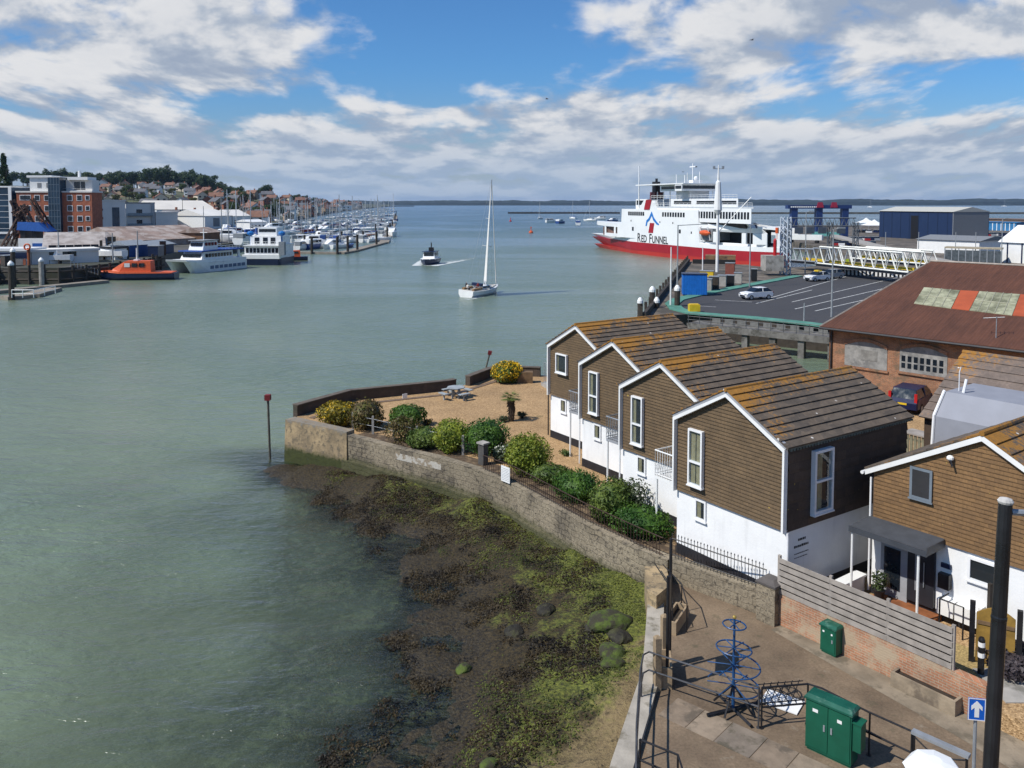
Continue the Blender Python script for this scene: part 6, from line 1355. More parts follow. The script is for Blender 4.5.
# red slanting stripe and emblem, lettering on the main block
mb = MB(); mb.extr([(62.6,.03,13.0),(59.0,.03,13.0),(57.6,.03,16.0),(61.2,.03,16.0)], (0,.12,0)); mb.build('red_stripe_panel', M_FR1, fer)
mb = MB(); mb.extr([(66.5,-.02,13.1),(54,-.02,13.1),(56,-.02,15.8),(63,-.02,15.8)], (0,-.8,0)); mb.build('white_fin', M_FW, fer)
mb = MB(); mb.extr([(59.6,.012,6.0),(56.6,.012,6.0),(55.8,.012,9.0),(58.6,.012,9.0)], (0,.05,0)); mb.build('red_bar_emblem', M_FR1, mbk)
mb = MB(); oc = [(61.6,8.0),(61.0,9.7),(59.4,10.5),(57.6,12.5),(56.0,10.6),(53.8,9.2),(52.8,8.8)]; ic = [(60.8,8.0),(60.2,9.2),(58.8,9.8),(57.5,11.2),(56.5,9.8),(54.2,8.6),(52.8,8.4)]
for k in range(6): mb.extr([(oc[k][0],.014,oc[k][1]),(oc[k+1][0],.014,oc[k+1][1]),(ic[k+1][0],.014,ic[k+1][1]),(ic[k][0],.014,ic[k][1])], (0,.04,0))
mb.build('blue_chevron_emblem', mat('emblem_blue', (.01,.16,.50), .4), mbk)
def textmesh(s, size, ext=.02):
    cu = bpy.data.curves.new('lettering', 'FONT'); cu.body = s; cu.size = size; cu.extrude = ext; cu.offset = .05
    ob = bpy.data.objects.new('tmp_text', cu); COL.objects.link(ob); dg = bpy.context.evaluated_depsgraph_get(); me = bpy.data.meshes.new_from_object(ob.evaluated_get(dg)); w = max((v.co.x for v in me.vertices), default=0); bpy.data.objects.remove(ob); bpy.data.curves.remove(cu); return me, w
M_LET = mat('ferry_lettering', (.015,.015,.018), .5)
x = 64.8
parts_ = [('R',4.0),('ED',3.2),(' ',0),('F',4.0),('UNNEL',3.2)]; meas = []
for s_, sz in parts_: meas.append((s_, None, 1.1) if s_ == ' ' else (s_,)+textmesh(s_, sz))
tot = sum(m_[2] for m_ in meas)+.25*4; kx = 20.6/tot; k_ = 0
tx = bpy.data.meshes.new('x'); bpy.data.meshes.remove(tx)
cx = 0; words = [([], []), ([], [])]; wi = 0
for (s_, me, w) in meas:
    if me:
        verts, faces = words[wi]; o0 = len(verts); verts += [(v.co.x*kx+cx, v.co.y, v.co.z) for v in me.vertices]; faces += [[i+o0 for i in p.vertices] for p in me.polygons]
    else: wi = 1
    cx += (w+.25)*kx
for verts, faces in words:
    mb = MB(); mb.v = [(-v[0]*.98+67.2, v[2]+.03, v[1]*.95+3.05) for v in verts]; mb.f = faces; mb.mi = [0]*len(faces); mb.build('lettering', M_LET, mbk)
# bow mooring deck
mb = MB(); mb.extr([(78.5,-.6,7.0),(89,-4.6,7.2),(91.5,-7.25,7.3),(89,-BM+4.6,7.2),(78.5,-BM+.6,7.0)], (0,0,1.2)); mb.build('bow_roof', M_FW, fer)
mb = MB(); mb.extr([(78.5,-.05,4),(84,-1.0,4),(84,-1.0,5.0),(78.5,-.05,5.0)], (0,-.3,0))
for x in (79,82,86): mb.tube([(x,-.9-max(0,x-80)*.45,4),(x,-.9-max(0,x-80)*.45,7.1)], .25, 5)
mb.build('bow_bulwark', M_FW, fer)
mb = MB(); mb.box(80,-BM+4,4,87,-4,6.8); mb.build('mooring_winch', mat('mooring_rust', (.16,.09,.07), .8, .4, 1), fer)

# pull the ferry to its measured proportions: shorter midships, long bow deck, tapered stern
def fmap(v):
    x, y, z = v
    if x < 17 and z < 9.9 and abs(x) < 17: y = -BM/2+(y+BM/2)*(min(1, (.16+.84*math.sin(max(.0, x)/17*1.5708))/fw(max(0,x))) if False else 1)
    return x, y, z
def fx_(x): return x*.80-.6 if x < 79 else 62.6+(x-79)*2.35
def fz_(z): return 15-(15-z)*.945 if z > 1.0 else z*1.77
def walk(o):
    for c_ in kids(o): yield c_; yield from walk(c_)
for c_ in list(walk(fer)):
    hullp = c_.name.split('.')[0] in ('waterline_band','red_hull','white_hull')
    for v in c_.data.vertices:
        x, y, z = v.co
        if not hullp and x < 17 and z < 9.75: k_ = .16+.84*math.sin(max(0, x)/17*1.5708); y = -BM/2+(y+BM/2)*min(1, k_+.0)
        v.co = (fx_(x)*1.075, y, fz_(z))
# ================================================================ boats
def hull_mb(L, B, H, keel=.35, bowr=1.0, transom=.75, n=9, z0=-.3, sheer=.25):
    mb = MB(); secs = []
    for i in range(n+1):
        u = i/n; x = -L/2+L*u
        w = B/2*(transom+(1-transom)*math.sin(min(1, u/.45)*1.5708)) if u < .45 else B/2*max(.03, 1-((u-.45)/.55)**2.1)
        zt = H+sheer*(u-.35)**2*2.2; wb = w*.62
        secs.append([(x-(.0 if u < .9 else .25*H),-wb,z0),(x,-w*.97,H*.45),(x+(.22*H*u if u > .6 else 0),-w,zt),(x+(.22*H*u if u > .6 else 0),w,zt),(x,w*.97,H*.45),(x-(.0 if u < .9 else .25*H),wb,z0)])
    mb.loft(secs); return mb
def person(label, loc, ang, shirt, legs, sit=True, s=1.0):
    """one continuous body grown from a joint skeleton"""
    if sit: J = {'pel':(0,0,.45),'che':(0.03,0,.85),'nec':(.04,0,1.05),'hea':(.06,0,1.22),'kl':(.42,.12,.47),'fl':(.44,.13,.03),'kr':(.42,-.12,.47),'fr':(.44,-.13,.03),'sl':(.03,.2,.97),'el':(.14,.25,.72),'hl':(.36,.18,.66),'sr':(.03,-.2,.97),'er':(.14,-.25,.72),'hr':(.36,-.18,.66)}
    else: J = {'pel':(0,0,.95),'che':(0,0,1.3),'nec':(0,0,1.5),'hea':(.03,0,1.66),'kl':(.03,.1,.5),'fl':(0,.11,.04),'kr':(.03,-.1,.5),'fr':(0,-.11,.04),'sl':(0,.2,1.42),'el':(.05,.27,1.15),'hl':(.2,.22,.98),'sr':(0,-.2,1.42),'er':(.05,-.27,1.15),'hr':(.2,-.22,.98)}
    E_ = [('pel','che'),('che','nec'),('nec','hea'),('pel','kl'),('kl','fl'),('pel','kr'),('kr','fr'),('che','sl'),('sl','el'),('el','hl'),('che','sr'),('sr','er'),('er','hr')]
    RR = {'pel':.15,'che':.17,'nec':.06,'hea':.11,'kl':.075,'kr':.075,'fl':.055,'fr':.055,'sl':.07,'sr':.07,'el':.045,'er':.045,'hl':.04,'hr':.04}
    ks = list(J); me = bpy.data.meshes.new('person'); me.from_pydata([tuple(c*s for c in J[k]) for k in ks], [(ks.index(a), ks.index(b)) for a, b in E_], [])
    o = bpy.data.objects.new('person', me); COL.objects.link(o); md = o.modifiers.new('skin', 'SKIN')
    for k, v in zip(ks, me.skin_vertices[0].data): v.radius = (RR[k]*s,)*2; v.use_root = (k == 'pel')
    o.modifiers.new('sub', 'SUBSURF').levels = 1
    dg = bpy.context.evaluated_depsgraph_get(); m2 = bpy.data.meshes.new_from_object(o.evaluated_get(dg)); o.modifiers.clear(); o.data = m2
    for m_ in (shirt, legs, M_SKIN, M_HAIR): m2.materials.append(m_)
    for p in m2.polygons:
        c = p.center/s; zc = c.z; hz = J['nec'][2]
        p.material_index = 2 if (zc > hz and c.x > .05) or (abs(c.y) < .3 and c.x > .24 and zc > .6 and sit) else 3 if zc > hz+.06 else 0 if zc > J['pel'][2]+.05 else 1
        p.use_smooth = True
    o.location = loc; o.rotation_euler = (0,0,ang); return tag(o, label, 'person')
M_SKIN = mat('skin', (.42,.25,.17), .6); M_HAIR = mat('dark_hair', (.04,.025,.015), .8); M_SH1 = mat('dark_jacket', (.02,.025,.04), .8); M_SH2 = mat('pale_shirt', (.55,.50,.45), .8); M_SH3 = mat('red_jacket', (.35,.04,.03), .8)
M_SAIL = mat('sailcloth', (.74,.72,.68), .7, .06, 1, .1); M_GEL = mat('white_gelcoat', (.80,.80,.78), .3, .05, 1, .02); M_DECK = mat('deck_cream', (.52,.50,.45), .6, .1); M_TEAK = mat('teak', (.26,.16,.08), .7, .2, 4); M_ALU = mat('mast_aluminium', (.50,.51,.52), .35, .05, metal=.4)
# the sailing yacht under way
q = P(481.5, 294.5, 0); ya = rad(62); o = thing('sailing_yacht', 'white sailing yacht under way in mid channel with a tall narrow sail', 'yacht', (q.x,q.y,0), ya); o.rotation_euler = (rad(5), 0, ya)
hull_mb(10.2, 3.3, 1.05, transom=.82, n=12).build('hull', M_GEL, o)
mb = MB(); mb.loft([[(-4.8,-1.25,1.06),(-4.8,1.25,1.06),(-4.8,1.25,1.12),(-4.8,-1.25,1.12)],[(0,-1.4,1.1),(0,1.4,1.1),(0,1.4,1.16),(0,-1.4,1.16)],[(4.4,-.25,1.3),(4.4,.25,1.3),(4.4,.25,1.34),(4.4,-.25,1.34)]]); mb.build('deck', M_DECK, o)
mb = MB(); mb.loft([[(-1.6,-.95,1.12),(-1.6,.95,1.12),(-1.5,.8,1.62),(-1.5,-.8,1.62)],[(1.2,-.85,1.16),(1.2,.85,1.16),(1.1,.7,1.6),(1.1,-.7,1.6)],[(2.6,-.4,1.2),(2.6,.4,1.2),(2.5,.3,1.32),(2.5,-.3,1.32)]]); c_ = mb.build('cabin', M_GEL, o)
mb = MB(); mb.box(-1.2,-.93,1.28,1.0,.93,1.5); mb.build('cabin_window', M_DGLASS, c_)
mb = MB(); mb.box(-4.4,-.75,1.0,-1.7,.75,1.10); mb.box(-4.5,-1.1,1.1,-1.7,-.72,1.45); mb.box(-4.5,.72,1.1,-1.7,1.1,1.45); mb.build('cockpit', M_TEAK, o)
mh = 18.9; mb = MB(); mb.tube([(.6,0,1.2),(.6,0,mh)], [.11,.07], 7); mb.tube([(.6,-.9,8),(.6,.9,8)], .04, 4); mb.tube([(.6,-.6,12.5),(.6,.6,12.5)], .04, 4); mb.build('mast', M_ALU, o)
mb = MB(); mb.tube([(.5,0,2.3),(-2.3,-2.0,2.2)], .10, 6); mb.build('boom', M_ALU, o)
mb = MB(); N = 14
for i in range(N):
    for j in range(5):
        def sp_(i, j): u = i/N; k = j/5; w = 3.5*(1-u)**.8+.2; a_ = rad(-36+3*u); return (.45-w*k*math.cos(a_), w*k*math.sin(a_)-.22*math.sin(k*3.14)*(1-u*.5), 2.35+(mh-2.7)*u)
        mb.face([sp_(i,j), sp_(i,j+1), sp_(i+1,j+1), sp_(i+1,j)])
mb.build('mainsail', M_SAIL, o, True)
mb = MB(); mb.tube([(4.7,0,1.5),(.75,0,mh-.8)], [.10,.05], 6); mb.build('furled_jib', M_SAIL, o)
mb = MB(); mb.tube([(-5,-.1,1.2),(.55,0,mh)], .015, 3); mb.tube([(.6,-1.55,1.2),(.6,-.9,8),(.6,0,mh)], .015, 3); mb.tube([(.6,1.55,1.2),(.6,.9,8),(.6,0,mh)], .015, 3); mb.build('rigging', M_GREYM, o)
mb = MB()
for y in (-1,1):
    mb.tube([(-5,y*1.2,1.75),(-2,y*1.5,1.75),(1.5,y*1.35,1.8),(4.6,y*.3,1.95)], .02, 3)
    for x, yy in ((-5,1.2),(-3,1.45),(-1,1.5),(1.5,1.35),(3.2,.85)): mb.tube([(x,y*yy,1.1),(x,y*yy,1.8)], .02, 3)
mb.build('guard_rail', M_GREYM, o); mb = MB(); mb.ring((-3.9,0,1.6), .45, .03, 14, 4, (1,0,0)); mb.build('wheel', M_BLACK, o); mb = MB(); mb.box(-1.9,-.9,1.62,-1.3,.9,2.05); mb.build('sprayhood', M_NAVY, o)
Yx = Vector((math.cos(ya), math.sin(ya), 0)); Yy = Vector((-Yx.y, Yx.x, 0)); B0_ = Vector((q.x,q.y,.62))
person('person in a dark jacket seated at the left side of the yacht cockpit', B0_-Yx*3.4+Yy*.9+Vector((0,0,.42)), ya-rad(90), M_SH1, M_SH1); person('person in a pale shirt seated at the yacht wheel', B0_-Yx*4.4+Vector((0,0,.30)), ya, M_SH2, M_SH1); person('person in a red jacket seated at the right side of the yacht cockpit', B0_-Yx*2.6-Yy*.9+Vector((0,0,.38)), ya+rad(90), M_SH3, M_SH1)
q2 = P(462, 295, .1); mb = MB(); mb.ball((0,0,.1), .38, n=8); tag(mb.build('white_fender_buoy', M_WHITE, None, loc=(q2.x,q2.y,0)), 'small white buoy on the water just left of the sailing yacht', 'buoy')
# motor boat heading this way
q = P(429.5, 264, 0); o = thing('motor_launch', 'white motor launch with dark hull band heading towards the camera in mid channel', 'boat', (q.x,q.y,0), rad(-98))
mb = hull_mb(9.0, 4.2, 1.25, transom=.9); mb.build('hull', M_NAVY, o)
mb = MB(); ol = [(-4.4,-1.9),(-1,-2.1),(1.5,-1.9),(3.6,-.9),(4.6,0),(3.6,.9),(1.5,1.9),(-1,2.1),(-4.4,1.9)]; mb.prism(ol, 1.26, 1.44); mb.build('gunwale', M_GEL, o)
mb = MB(); mb.loft([[(-3.4,-1.55,1.4),(-3.4,1.55,1.4),(-3.3,1.4,3.0),(-3.3,-1.4,3.0)],[(1.0,-1.5,1.4),(1.0,1.5,1.4),(.5,1.3,3.0),(.5,-1.3,3.0)]]); c_ = mb.build('cabin', M_GEL, o); mb = MB(); mb.box(-3,-1.53,2.05,.2,1.53,2.75); mb.box(.72,-1.2,2.0,.86,1.2,2.8); mb.build('windscreen', M_DGLASS, c_); mb = MB(); mb.box(-3.6,-1.6,3.0,1.0,1.6,3.12); mb.build('roof', M_NAVY, c_)
mb = MB(); mb.tube([(-2,0,3.1),(-2,0,5.2)], .14, 5); mb.build('mast', M_BLACK, o); mb = MB(); mb.box(-2.3,-.6,3.125,-1.7,.6,4.0); mb.build('engine_box', M_BLACK, o)
# wakes: foam churned on the water
m, t = newmat('foam'); pos = coords(t, True); nz_ = noise(t, pos, .9, 6, .7); at_ = nd(t, 'Attribute', attribute_name='foam').outputs['Fac']
fb = nd(t, 'BsdfDiffuse', {'Color': (.62,.66,.66)}); tr = nd(t, 'BsdfTransparent'); f_ = maprange(t, mth(t, 'ADD', nz_, mth(t, 'MULTIPLY', at_, .55)), .68, .86)
nd(t, 'OutputMaterial', {0: nd(t, 'MixShader', {0: mth(t, 'MULTIPLY', f_, .85), 1: tr.outputs[0], 2: fb.outputs[0]}).outputs[0]}); M_FOAM = m
def wake(lab, c, ang, L, w0, w1, arms=True, amt=.8):
    mb = MB(); vals = []; N = 14; dx = Vector((math.cos(ang), math.sin(ang), 0)); dyv = Vector((-dx.y, dx.x, 0)); c = Vector((c.x,c.y,.035)); rows = 11
    for i in range(N+1):
        for j in range(rows):
            u = i/N; k = -1+2*j/(rows-1); wd = w0+(w1-w0)*u; mb.v.append(tuple(c-dx*L*u+dyv*k*wd)); e = (abs(k)**2 if arms else 1-abs(k)); vals.append(amt*(1-u)*(.35+e) * (0 if (abs(k) > .97 or i == N) else 1))
    mb.f = [(i*rows+j, i*rows+j+1, (i+1)*rows+j+1, (i+1)*rows+j) for i in range(N) for j in range(rows-1)]; mb.mi = [0]*len(mb.f)
    ob = mb.build('wake_foam', M_FOAM, None, False, False); a_ = ob.data.attributes.new('foam', 'FLOAT', 'POINT'); a_.data.foreach_set('value', vals); tag(ob, lab, 'wake', None, 'stuff')
wake('white foaming wake spreading behind the motor launch', q+Vector((-.6,-6.5,0)), rad(-98), 42, 3.4, 11, True, 1.1); wake('thin foamy wake trailing the sailing yacht', P(481.5,297,0), ya, 13, 1.2, 2.2, False, .5)
# moorings far out: buoys and small craft
for k, (px, py, c_, r_, lab) in enumerate([(531,233,M_ORANGE,1.0,'orange mooring buoy in mid channel left of the ferry'),(510.5,221.5,M_RED,.9,'small red buoy far out below the breakwater'),(620,228,M_YEL,.7,'small yellow buoy near the ferry bow')]):
    q = P(px, py, 0); o = thing('channel_buoy', lab, 'buoy', (q.x,q.y,0)); mb = MB(); mb.lathe([(r_*.9,-.4),(r_*1.1,.3),(r_*.9,.9),(.2,1.2)], (0,0,0), 10); mb.build('float', c_, o); mb = MB(); mb.lathe([(.3,1.0),(.12,2.4)], (0,0,0), 6); mb.box(-.35,-.35,2.4,.35,.35,3.1); mb.build('topmark', c_, o)
# generic moored craft prototypes
def proto_yacht(hm, cm):
    o = thing('moored_yacht', 'x', 'yacht'); hull_mb(9.5, 3.2, 1.1).build('hull', hm, o)
    mb = MB(); mb.loft([[(-1.8,-1,1.1),(-1.8,1,1.1),(-1.7,.8,1.7),(-1.7,-.8,1.7)],[(2.4,-.5,1.15),(2.4,.5,1.15),(2.2,.35,1.45),(2.2,-.35,1.45)]]); mb.build('cabin', M_GEL, o)
    mb = MB(); mb.tube([(.4,0,1.1),(.4,0,14.5)], .12, 5); mb.tube([(.4,-.9,8),(.4,.9,8)], .04, 3); mb.tube([(.4,0,13.4),(4.6,0,1.4)], .05, 3); mb.build('mast', M_ALU, o)
    mb = MB(); mb.tube([(.3,0,2.3),(-3.4,0,2.1)], [.24,.16], 6); mb.build('boom_cover', cm, o); return o
def proto_cruiser(hm, cm):
    o = thing('motor_cruiser', 'x', 'motor boat'); hull_mb(8.5, 3.1, 1.3, transom=.92).build('hull', hm, o)
    mb = MB(); mb.loft([[(-2.6,-1.25,1.3),(-2.6,1.25,1.3),(-2.5,1.1,2.6),(-2.5,-1.1,2.6)],[(.8,-1.15,1.35),(.8,1.15,1.35),(.2,.95,2.6),(.2,-.95,2.6)],[(2.8,-.5,1.4),(2.8,.5,1.4),(2.6,.4,1.5),(2.6,-.4,1.5)]]); mb.build('cabin', M_GEL, o)
    mb = MB(); mb.box(-2.2,-1.24,1.8,.3,1.24,2.35); mb.build('cabin_window', M_DGLASS, o); mb = MB(); mb.box(-4.0,-1.3,1.5,-2.6,1.3,2.5); mb.build('cockpit_cover', cm, o); return o
M_BCOV = mat('blue_canvas', (.03,.08,.28), .8, .15); M_GCOV = mat('grey_canvas', (.22,.24,.26), .8, .15); M_BRNC = mat('brown_canvas', (.16,.07,.04), .8); M_BHULL = mat('blue_hull', (.02,.06,.22), .3); M_RHULL = mat('red_hull', (.30,.03,.02), .3)
protos = [(proto_yacht(M_GEL, M_BCOV), 'white yacht with blue sail cover'), (proto_yacht(M_GEL, M_GCOV), 'white yacht with grey sail cover'), (proto_yacht(M_BHULL, M_GEL), 'blue-hulled yacht with white sail cover'), (proto_yacht(M_GEL, M_BRNC), 'white yacht with brown sail cover'),
          (proto_cruiser(M_GEL, M_BCOV), 'white motor cruiser with blue cockpit cover'), (proto_cruiser(M_GEL, M_GCOV), 'white motor cruiser with grey cockpit cover'), (proto_cruiser(M_BHULL, M_GEL), 'blue-hulled motor cruiser'), (proto_cruiser(M_RHULL, M_GEL), 'red-hulled motor boat')]
puse = set(); rm = random.Random(21)
def moor(k, px, py, ang, where, s=1.0, z=0):
    o, nm = protos[k]; q = P(px, py, z); lab = nm + ' ' + where
    if k not in puse: puse.add(k); o.location = q; o.rotation_euler = (0,0,ang); o.scale = (s,)*3; o['label'] = lab; o['group'] = 'boats moored in the marina'
    else: dup(o, q, ang, lab, s, 'boats moored in the marina')
# pontoons
M_PONT = mat('pontoon_planks', (.24,.21,.17), .85, .25, 1.0)
def pontoon(label, pts, w=2.4, piles=0, ph=4.0):
    pp = [P(x, y, 0) for x, y in pts]; o = thing('pontoon', label, 'pontoon', (0,0,0)); mb = MB()
    for a, b in zip(pp, pp[1:]):
        d_ = (b-a).normalized(); n = Vector((-d_.y, d_.x, 0))*w/2; mb.prism([(v.x,v.y) for v in (a-n-d_*.3,b-n+d_*.3,b+n+d_*.3,a+n-d_*.3)], -.2, .55)
    mb.build('deck', M_PONT, o); pts_ = []
    if piles:
        for i in range(piles):
            u = (i+.5)/piles*(len(pp)-1); k = min(int(u), len(pp)-2); c = pp[k].lerp(pp[k+1], u-k); mb = MB(); mb.tube([(c.x+.9,c.y-w/2-.4,-3),(c.x+.9,c.y-w/2-.4,ph)], .38, 8); mb.build('pile', M_DWOOD, o)
    return o
pontoon('nearest marina pontoon with tall dark piles, from the navy ferry to the corner', [(298,253.5),(340,254),(352,252),(383,243.5)], 3.2, 5, 5.2)
pontoon('outer pontoon running away towards the sea on the right side of the marina', [(384,243.5),(390,232),(394,222),(396,216)], 3.6, 6, 5.5)
pontoon('middle marina pontoon finger with white cruisers alongside', [(306,243),(372,240.5)], 2.4, 3)
pontoon('back marina pontoon lined with yachts', [(300,234),(388,231)], 2.4, 3)
pontoon('farthest marina pontoon lined with yachts', [(316,226.5),(392,224)], 2.4, 3)
pontoon('short pontoon stub left of the white catamaran gap', [(276,247),(312,246)], 2.2, 2)
for (y0_, y1_, xa, xb, n, where, big) in [(249.5,247.5,303,347,6,'on the nearest marina pontoon',0),(243.5,241.5,304,378,12,'on the middle marina pontoon',0),(238.2,236.6,300,384,13,'between the middle and back pontoons',0),(232.5,229.5,298,388,20,'on the back marina pontoon',1),(228,224.8,306,390,18,'just behind the back marina pontoon',1),(223.6,220.6,312,391,20,'on the farthest marina pontoon',1),(218.6,215.8,328,393,18,'beyond the farthest pontoon',1),(214.2,211.8,344,394,16,'in the far distance of the marina',1),(210.6,209.2,360,395,10,'at the far mouth of the marina',1),(238,232,262,300,9,'at the left inner berths of the marina',0),(229,224.5,278,306,9,'at the inner quay of the marina',1)]:
    for k in range(n):
        px = xa+(xb-xa)*(k+rm.uniform(-.25,.25))/(n-1); py = y0_+(y1_-y0_)*k/(n-1)+rm.uniform(-.5,.5)
        kk = rm.choice([1,1,3,2,0,1]) if rm.random() < (.68 if big else .4) else rm.choice([4,5,5,5,7,5,6]); moor(kk, px, py, rm.choice([rad(75),rad(-105),rad(15)])+rm.uniform(-.1,.1), where, rm.uniform(.95,1.25))
moor(5, 392, 236.5, rad(-80), 'tied outside the outer pontoon, first from the corner', 1.5); moor(1, 393.5, 224, rad(-85), 'tied outside the outer pontoon, farther along', 1.5); moor(4, 311, 244.5, rad(185), 'lying across the near berths', 1.3); moor(5, 321, 241.5, rad(190), 'with rounded cabin lying beside the near berths', 1.35)
for k, (px, py) in enumerate([(552,222.3),(561,223.4),(578,225),(573,219),(590,221),(600,219.5),(612,222),(540,219),(870,207.5),(1004,206.5)]):
    moor([5,6,4,0,1,5,6,1,1,1][k], px, py, rad(20+33*k), 'lying on swinging moorings off the breakwater' if k < 8 else 'sailing far out in the strait on the right', 1.2 if k < 8 else 2.2)
for k, o in enumerate(protos):
    if k not in puse:
        for ch in kids(o[0]): bpy.data.objects.remove(ch)
        bpy.data.objects.remove(o[0])

M_RUSTC_ = mat('rusty_steel', (.075,.040,.028), .8, .4, .5, .3, 3)
# ================================================================ west bank craft
def strip_windows(par, x0, x1, n, z0, z1, y, fr=.72, name='window', mt=None):
    for k in range(n):
        w = (x1-x0)/n; mb = MB(); mb.box(x0+k*w+w*(1-fr)/2, min(y)-.0, z0, x0+k*w+w*(1+fr)/2, max(y), z1); mb.build(name, mt or M_DGLASS, par)
q0, q1 = P(173, 272, 0), P(240, 267.5, 0); d_ = q1-q0; L_ = 21.0; ca = math.atan2(d_.y, d_.x)
o = thing('catamaran_ferry', 'white catamaran passenger boat with twin hulls and blue stripe, left bank', 'passenger boat', (q0+d_*.47+Vector((1,-1,0))), ca+math.pi+rad(20)); o.scale = (.88,)*3
for y in (-2.6, 2.6):
    mb = MB(); mb.loft([[(-L_/2,y-1.1,-.5),(-L_/2,y+1.1,-.5),(-L_/2,y+1.2,2.1),(-L_/2,y-1.2,2.1)],[(3,y-1.2,-.5),(3,y+1.2,-.5),(3,y+1.3,2.3),(3,y-1.3,2.3)],[(8.2,y-.6,-.4),(8.2,y+.6,-.4),(9.0,y+1.2,2.7),(9.0,y-1.2,2.7)],[(9.4,y-.05,-.2),(9.4,y+.05,-.2),(11.2,y+.9,3.1),(11.2,y-.9,3.1)]]); h_ = mb.build('hull', M_GEL, o)
    mb = MB()
    for k in range(8): x = -9.6+k*1.75; s_ = 1 if y > 0 else -1; mb.box(x,y+s_*1.18,.7,x+1.3,y+s_*1.30,1.5)
    mb.build('hull_grille', mat('grey_blue_mark', (.13,.17,.24), .6), h_)
mb = MB(); mb.loft([[(-10.3,-3.8,2.1),(-10.3,3.8,2.1),(-10.3,3.8,2.9),(-10.3,-3.8,2.9)],[(9,-3.8,2.5),(9,3.8,2.5),(9.2,3.7,3.2),(9.2,-3.7,3.2)],[(11.4,-3.2,2.9),(11.4,3.2,2.9),(11.6,3.0,3.4),(11.6,-3.0,3.4)]]); mb.build('main_deck', M_GEL, o)
mb = MB(); mb.loft([[(-5.5,-3.3,2.9),(-5.5,3.3,2.9),(-5.5,3.2,5.0),(-5.5,-3.2,5.0)],[(6.5,-3.2,3.0),(6.5,3.2,3.0),(5.2,3.0,5.0),(5.2,-3.0,5.0)]]); sal = mb.build('saloon', M_GEL, o); strip_windows(sal, -5.2, 5.0, 9, 3.6, 4.5, (3.2,3.29)); strip_windows(sal, -5.2, 5.0, 9, 3.6, 4.5, (-3.29,-3.2))
mb = MB(); mb.box(5.6,-2.6,3.7,6.3,2.6,4.5); mb.build('front_window', M_DGLASS, sal)
mb = MB(); mb.box(-9.5,-3.6,5.0,6.6,3.6,5.3); mb.build('upper_deck', M_BCOV, o); mb = MB(); mb.loft([[(-1.0,-2.3,5.3),(-1.0,2.3,5.3),(-1,2.1,7.6),(-1,-2.1,7.6)],[(4.6,-2.2,5.3),(4.6,2.2,5.3),(3.8,2,7.6),(3.8,-2,7.6)]]); wh = mb.build('wheelhouse', M_GEL, o); strip_windows(wh, -.8, 3.8, 4, 6.4, 7.2, (2.05,2.25)); strip_windows(wh, -.8, 3.8, 4, 6.4, 7.2, (-2.25,-2.05)); mb = MB(); mb.box(3.9,-1.7,6.4,4.45,1.7,7.2); mb.build('front_window', M_DGLASS, wh); mb = MB(); mb.box(-1.3,-2.4,7.6,4.4,2.4,7.8); mb.build('roof', M_GCOV, wh)
mb = MB()
for s_ in (-1,1):
    for z in (5.8,6.3): mb.tube([(-9.4,s_*3.5,z),(-1,s_*3.5,z)], .05, 4)
    for k in range(7): mb.tube([(-9.4+k*1.4,s_*3.5,5.3),(-9.4+k*1.4,s_*3.5,6.3)], .05, 4)
mb.tube([(1.5,0,7.8),(1.5,0,10.6)], .12, 5); mb.tube([(1.5,-1.1,9.6),(1.5,1.1,9.6)], .07, 4); mb.build('rails_and_mast', M_GEL, o)
mb = MB(); mb.box(-9.8,-3.0,2.9,-5.52,3.0,3.0); mb.box(-8.6,2.7,3,-7.9,3.1,5.0); mb.box(-8.6,-3.1,3,-7.9,-2.7,5.0); mb.build('aft_posts', M_GEL, o)
# navy hulled boat seen end on
q = P(263, 265, 0); o = thing('navy_passenger_boat', 'navy-hulled passenger boat with white decks and blue domes, seen end on', 'passenger boat', (q.x,q.y+5,0), rad(-92)); o.scale = (.88,.9,.82)
mb = MB(); mb.loft([[(-7,-4.8,-.5),(-7,4.8,-.5),(-7,5,1.9),(-7,-5,1.9)],[(5,-4.9,-.5),(5,4.9,-.5),(5,5.1,2.1),(5,-5.1,2.1)],[(6.6,-4.4,-.4),(6.6,4.4,-.4),(6.9,4.8,2.2),(6.9,-4.8,2.2)]]); mb.build('hull', M_NAVY, o)
mb = MB(); mb.box(-7,-5.05,1.9,6.9,5.05,3.1); mb.build('bulwark', M_GEL, o)
mb = MB(); mb.box(-7,-4.8,3.1,5.6,4.8,5.6); d1_ = mb.build('lower_saloon', M_GEL, o)
for k in range(9): mb = MB(); y = -4.4+k*1.0; mb.box(5.55,y,3.6,5.66,y+.75,5.0); mb.build('window', M_DGLASS, d1_)
mb = MB(); mb.box(-7,-5,5.6,6.4,5,5.85); mb.build('upper_deck', M_GEL, o); mb = MB(); mb.box(-6,-4.2,5.85,2.6,4.2,8.4); d2_ = mb.build('upper_saloon', M_GEL, o)
for y in (-3.0,-.7,1.4): mb = MB(); mb.box(2.55,y,6.1,2.66,y+1.3,8.0); mb.build('window', M_DGLASS, d2_)
mb = MB(); mb.box(-5,-2.6,8.4,1,2.6,11.0); wh = mb.build('wheelhouse', M_GEL, o); mb = MB(); mb.box(.95,-2.3,9.6,1.06,2.3,10.5); mb.build('window', M_DGLASS, wh)
for y in (-4.3, 4.3): mb = MB(); mb.ball((2,y,9.2), 1.0, 1.0, .75, 10); mb.tube([(2,y,5.8),(2,y,9)], .2, 5); mb.build('blue_dome', mat('dome_blue', (.01,.14,.42), .4), o)
mb = MB(); mb.tube([(6.3,-4.9,6.9),(6.3,4.9,6.9)], .05, 4); mb.tube([(6.3,-4.9,6.4),(6.3,4.9,6.4)], .05, 4)
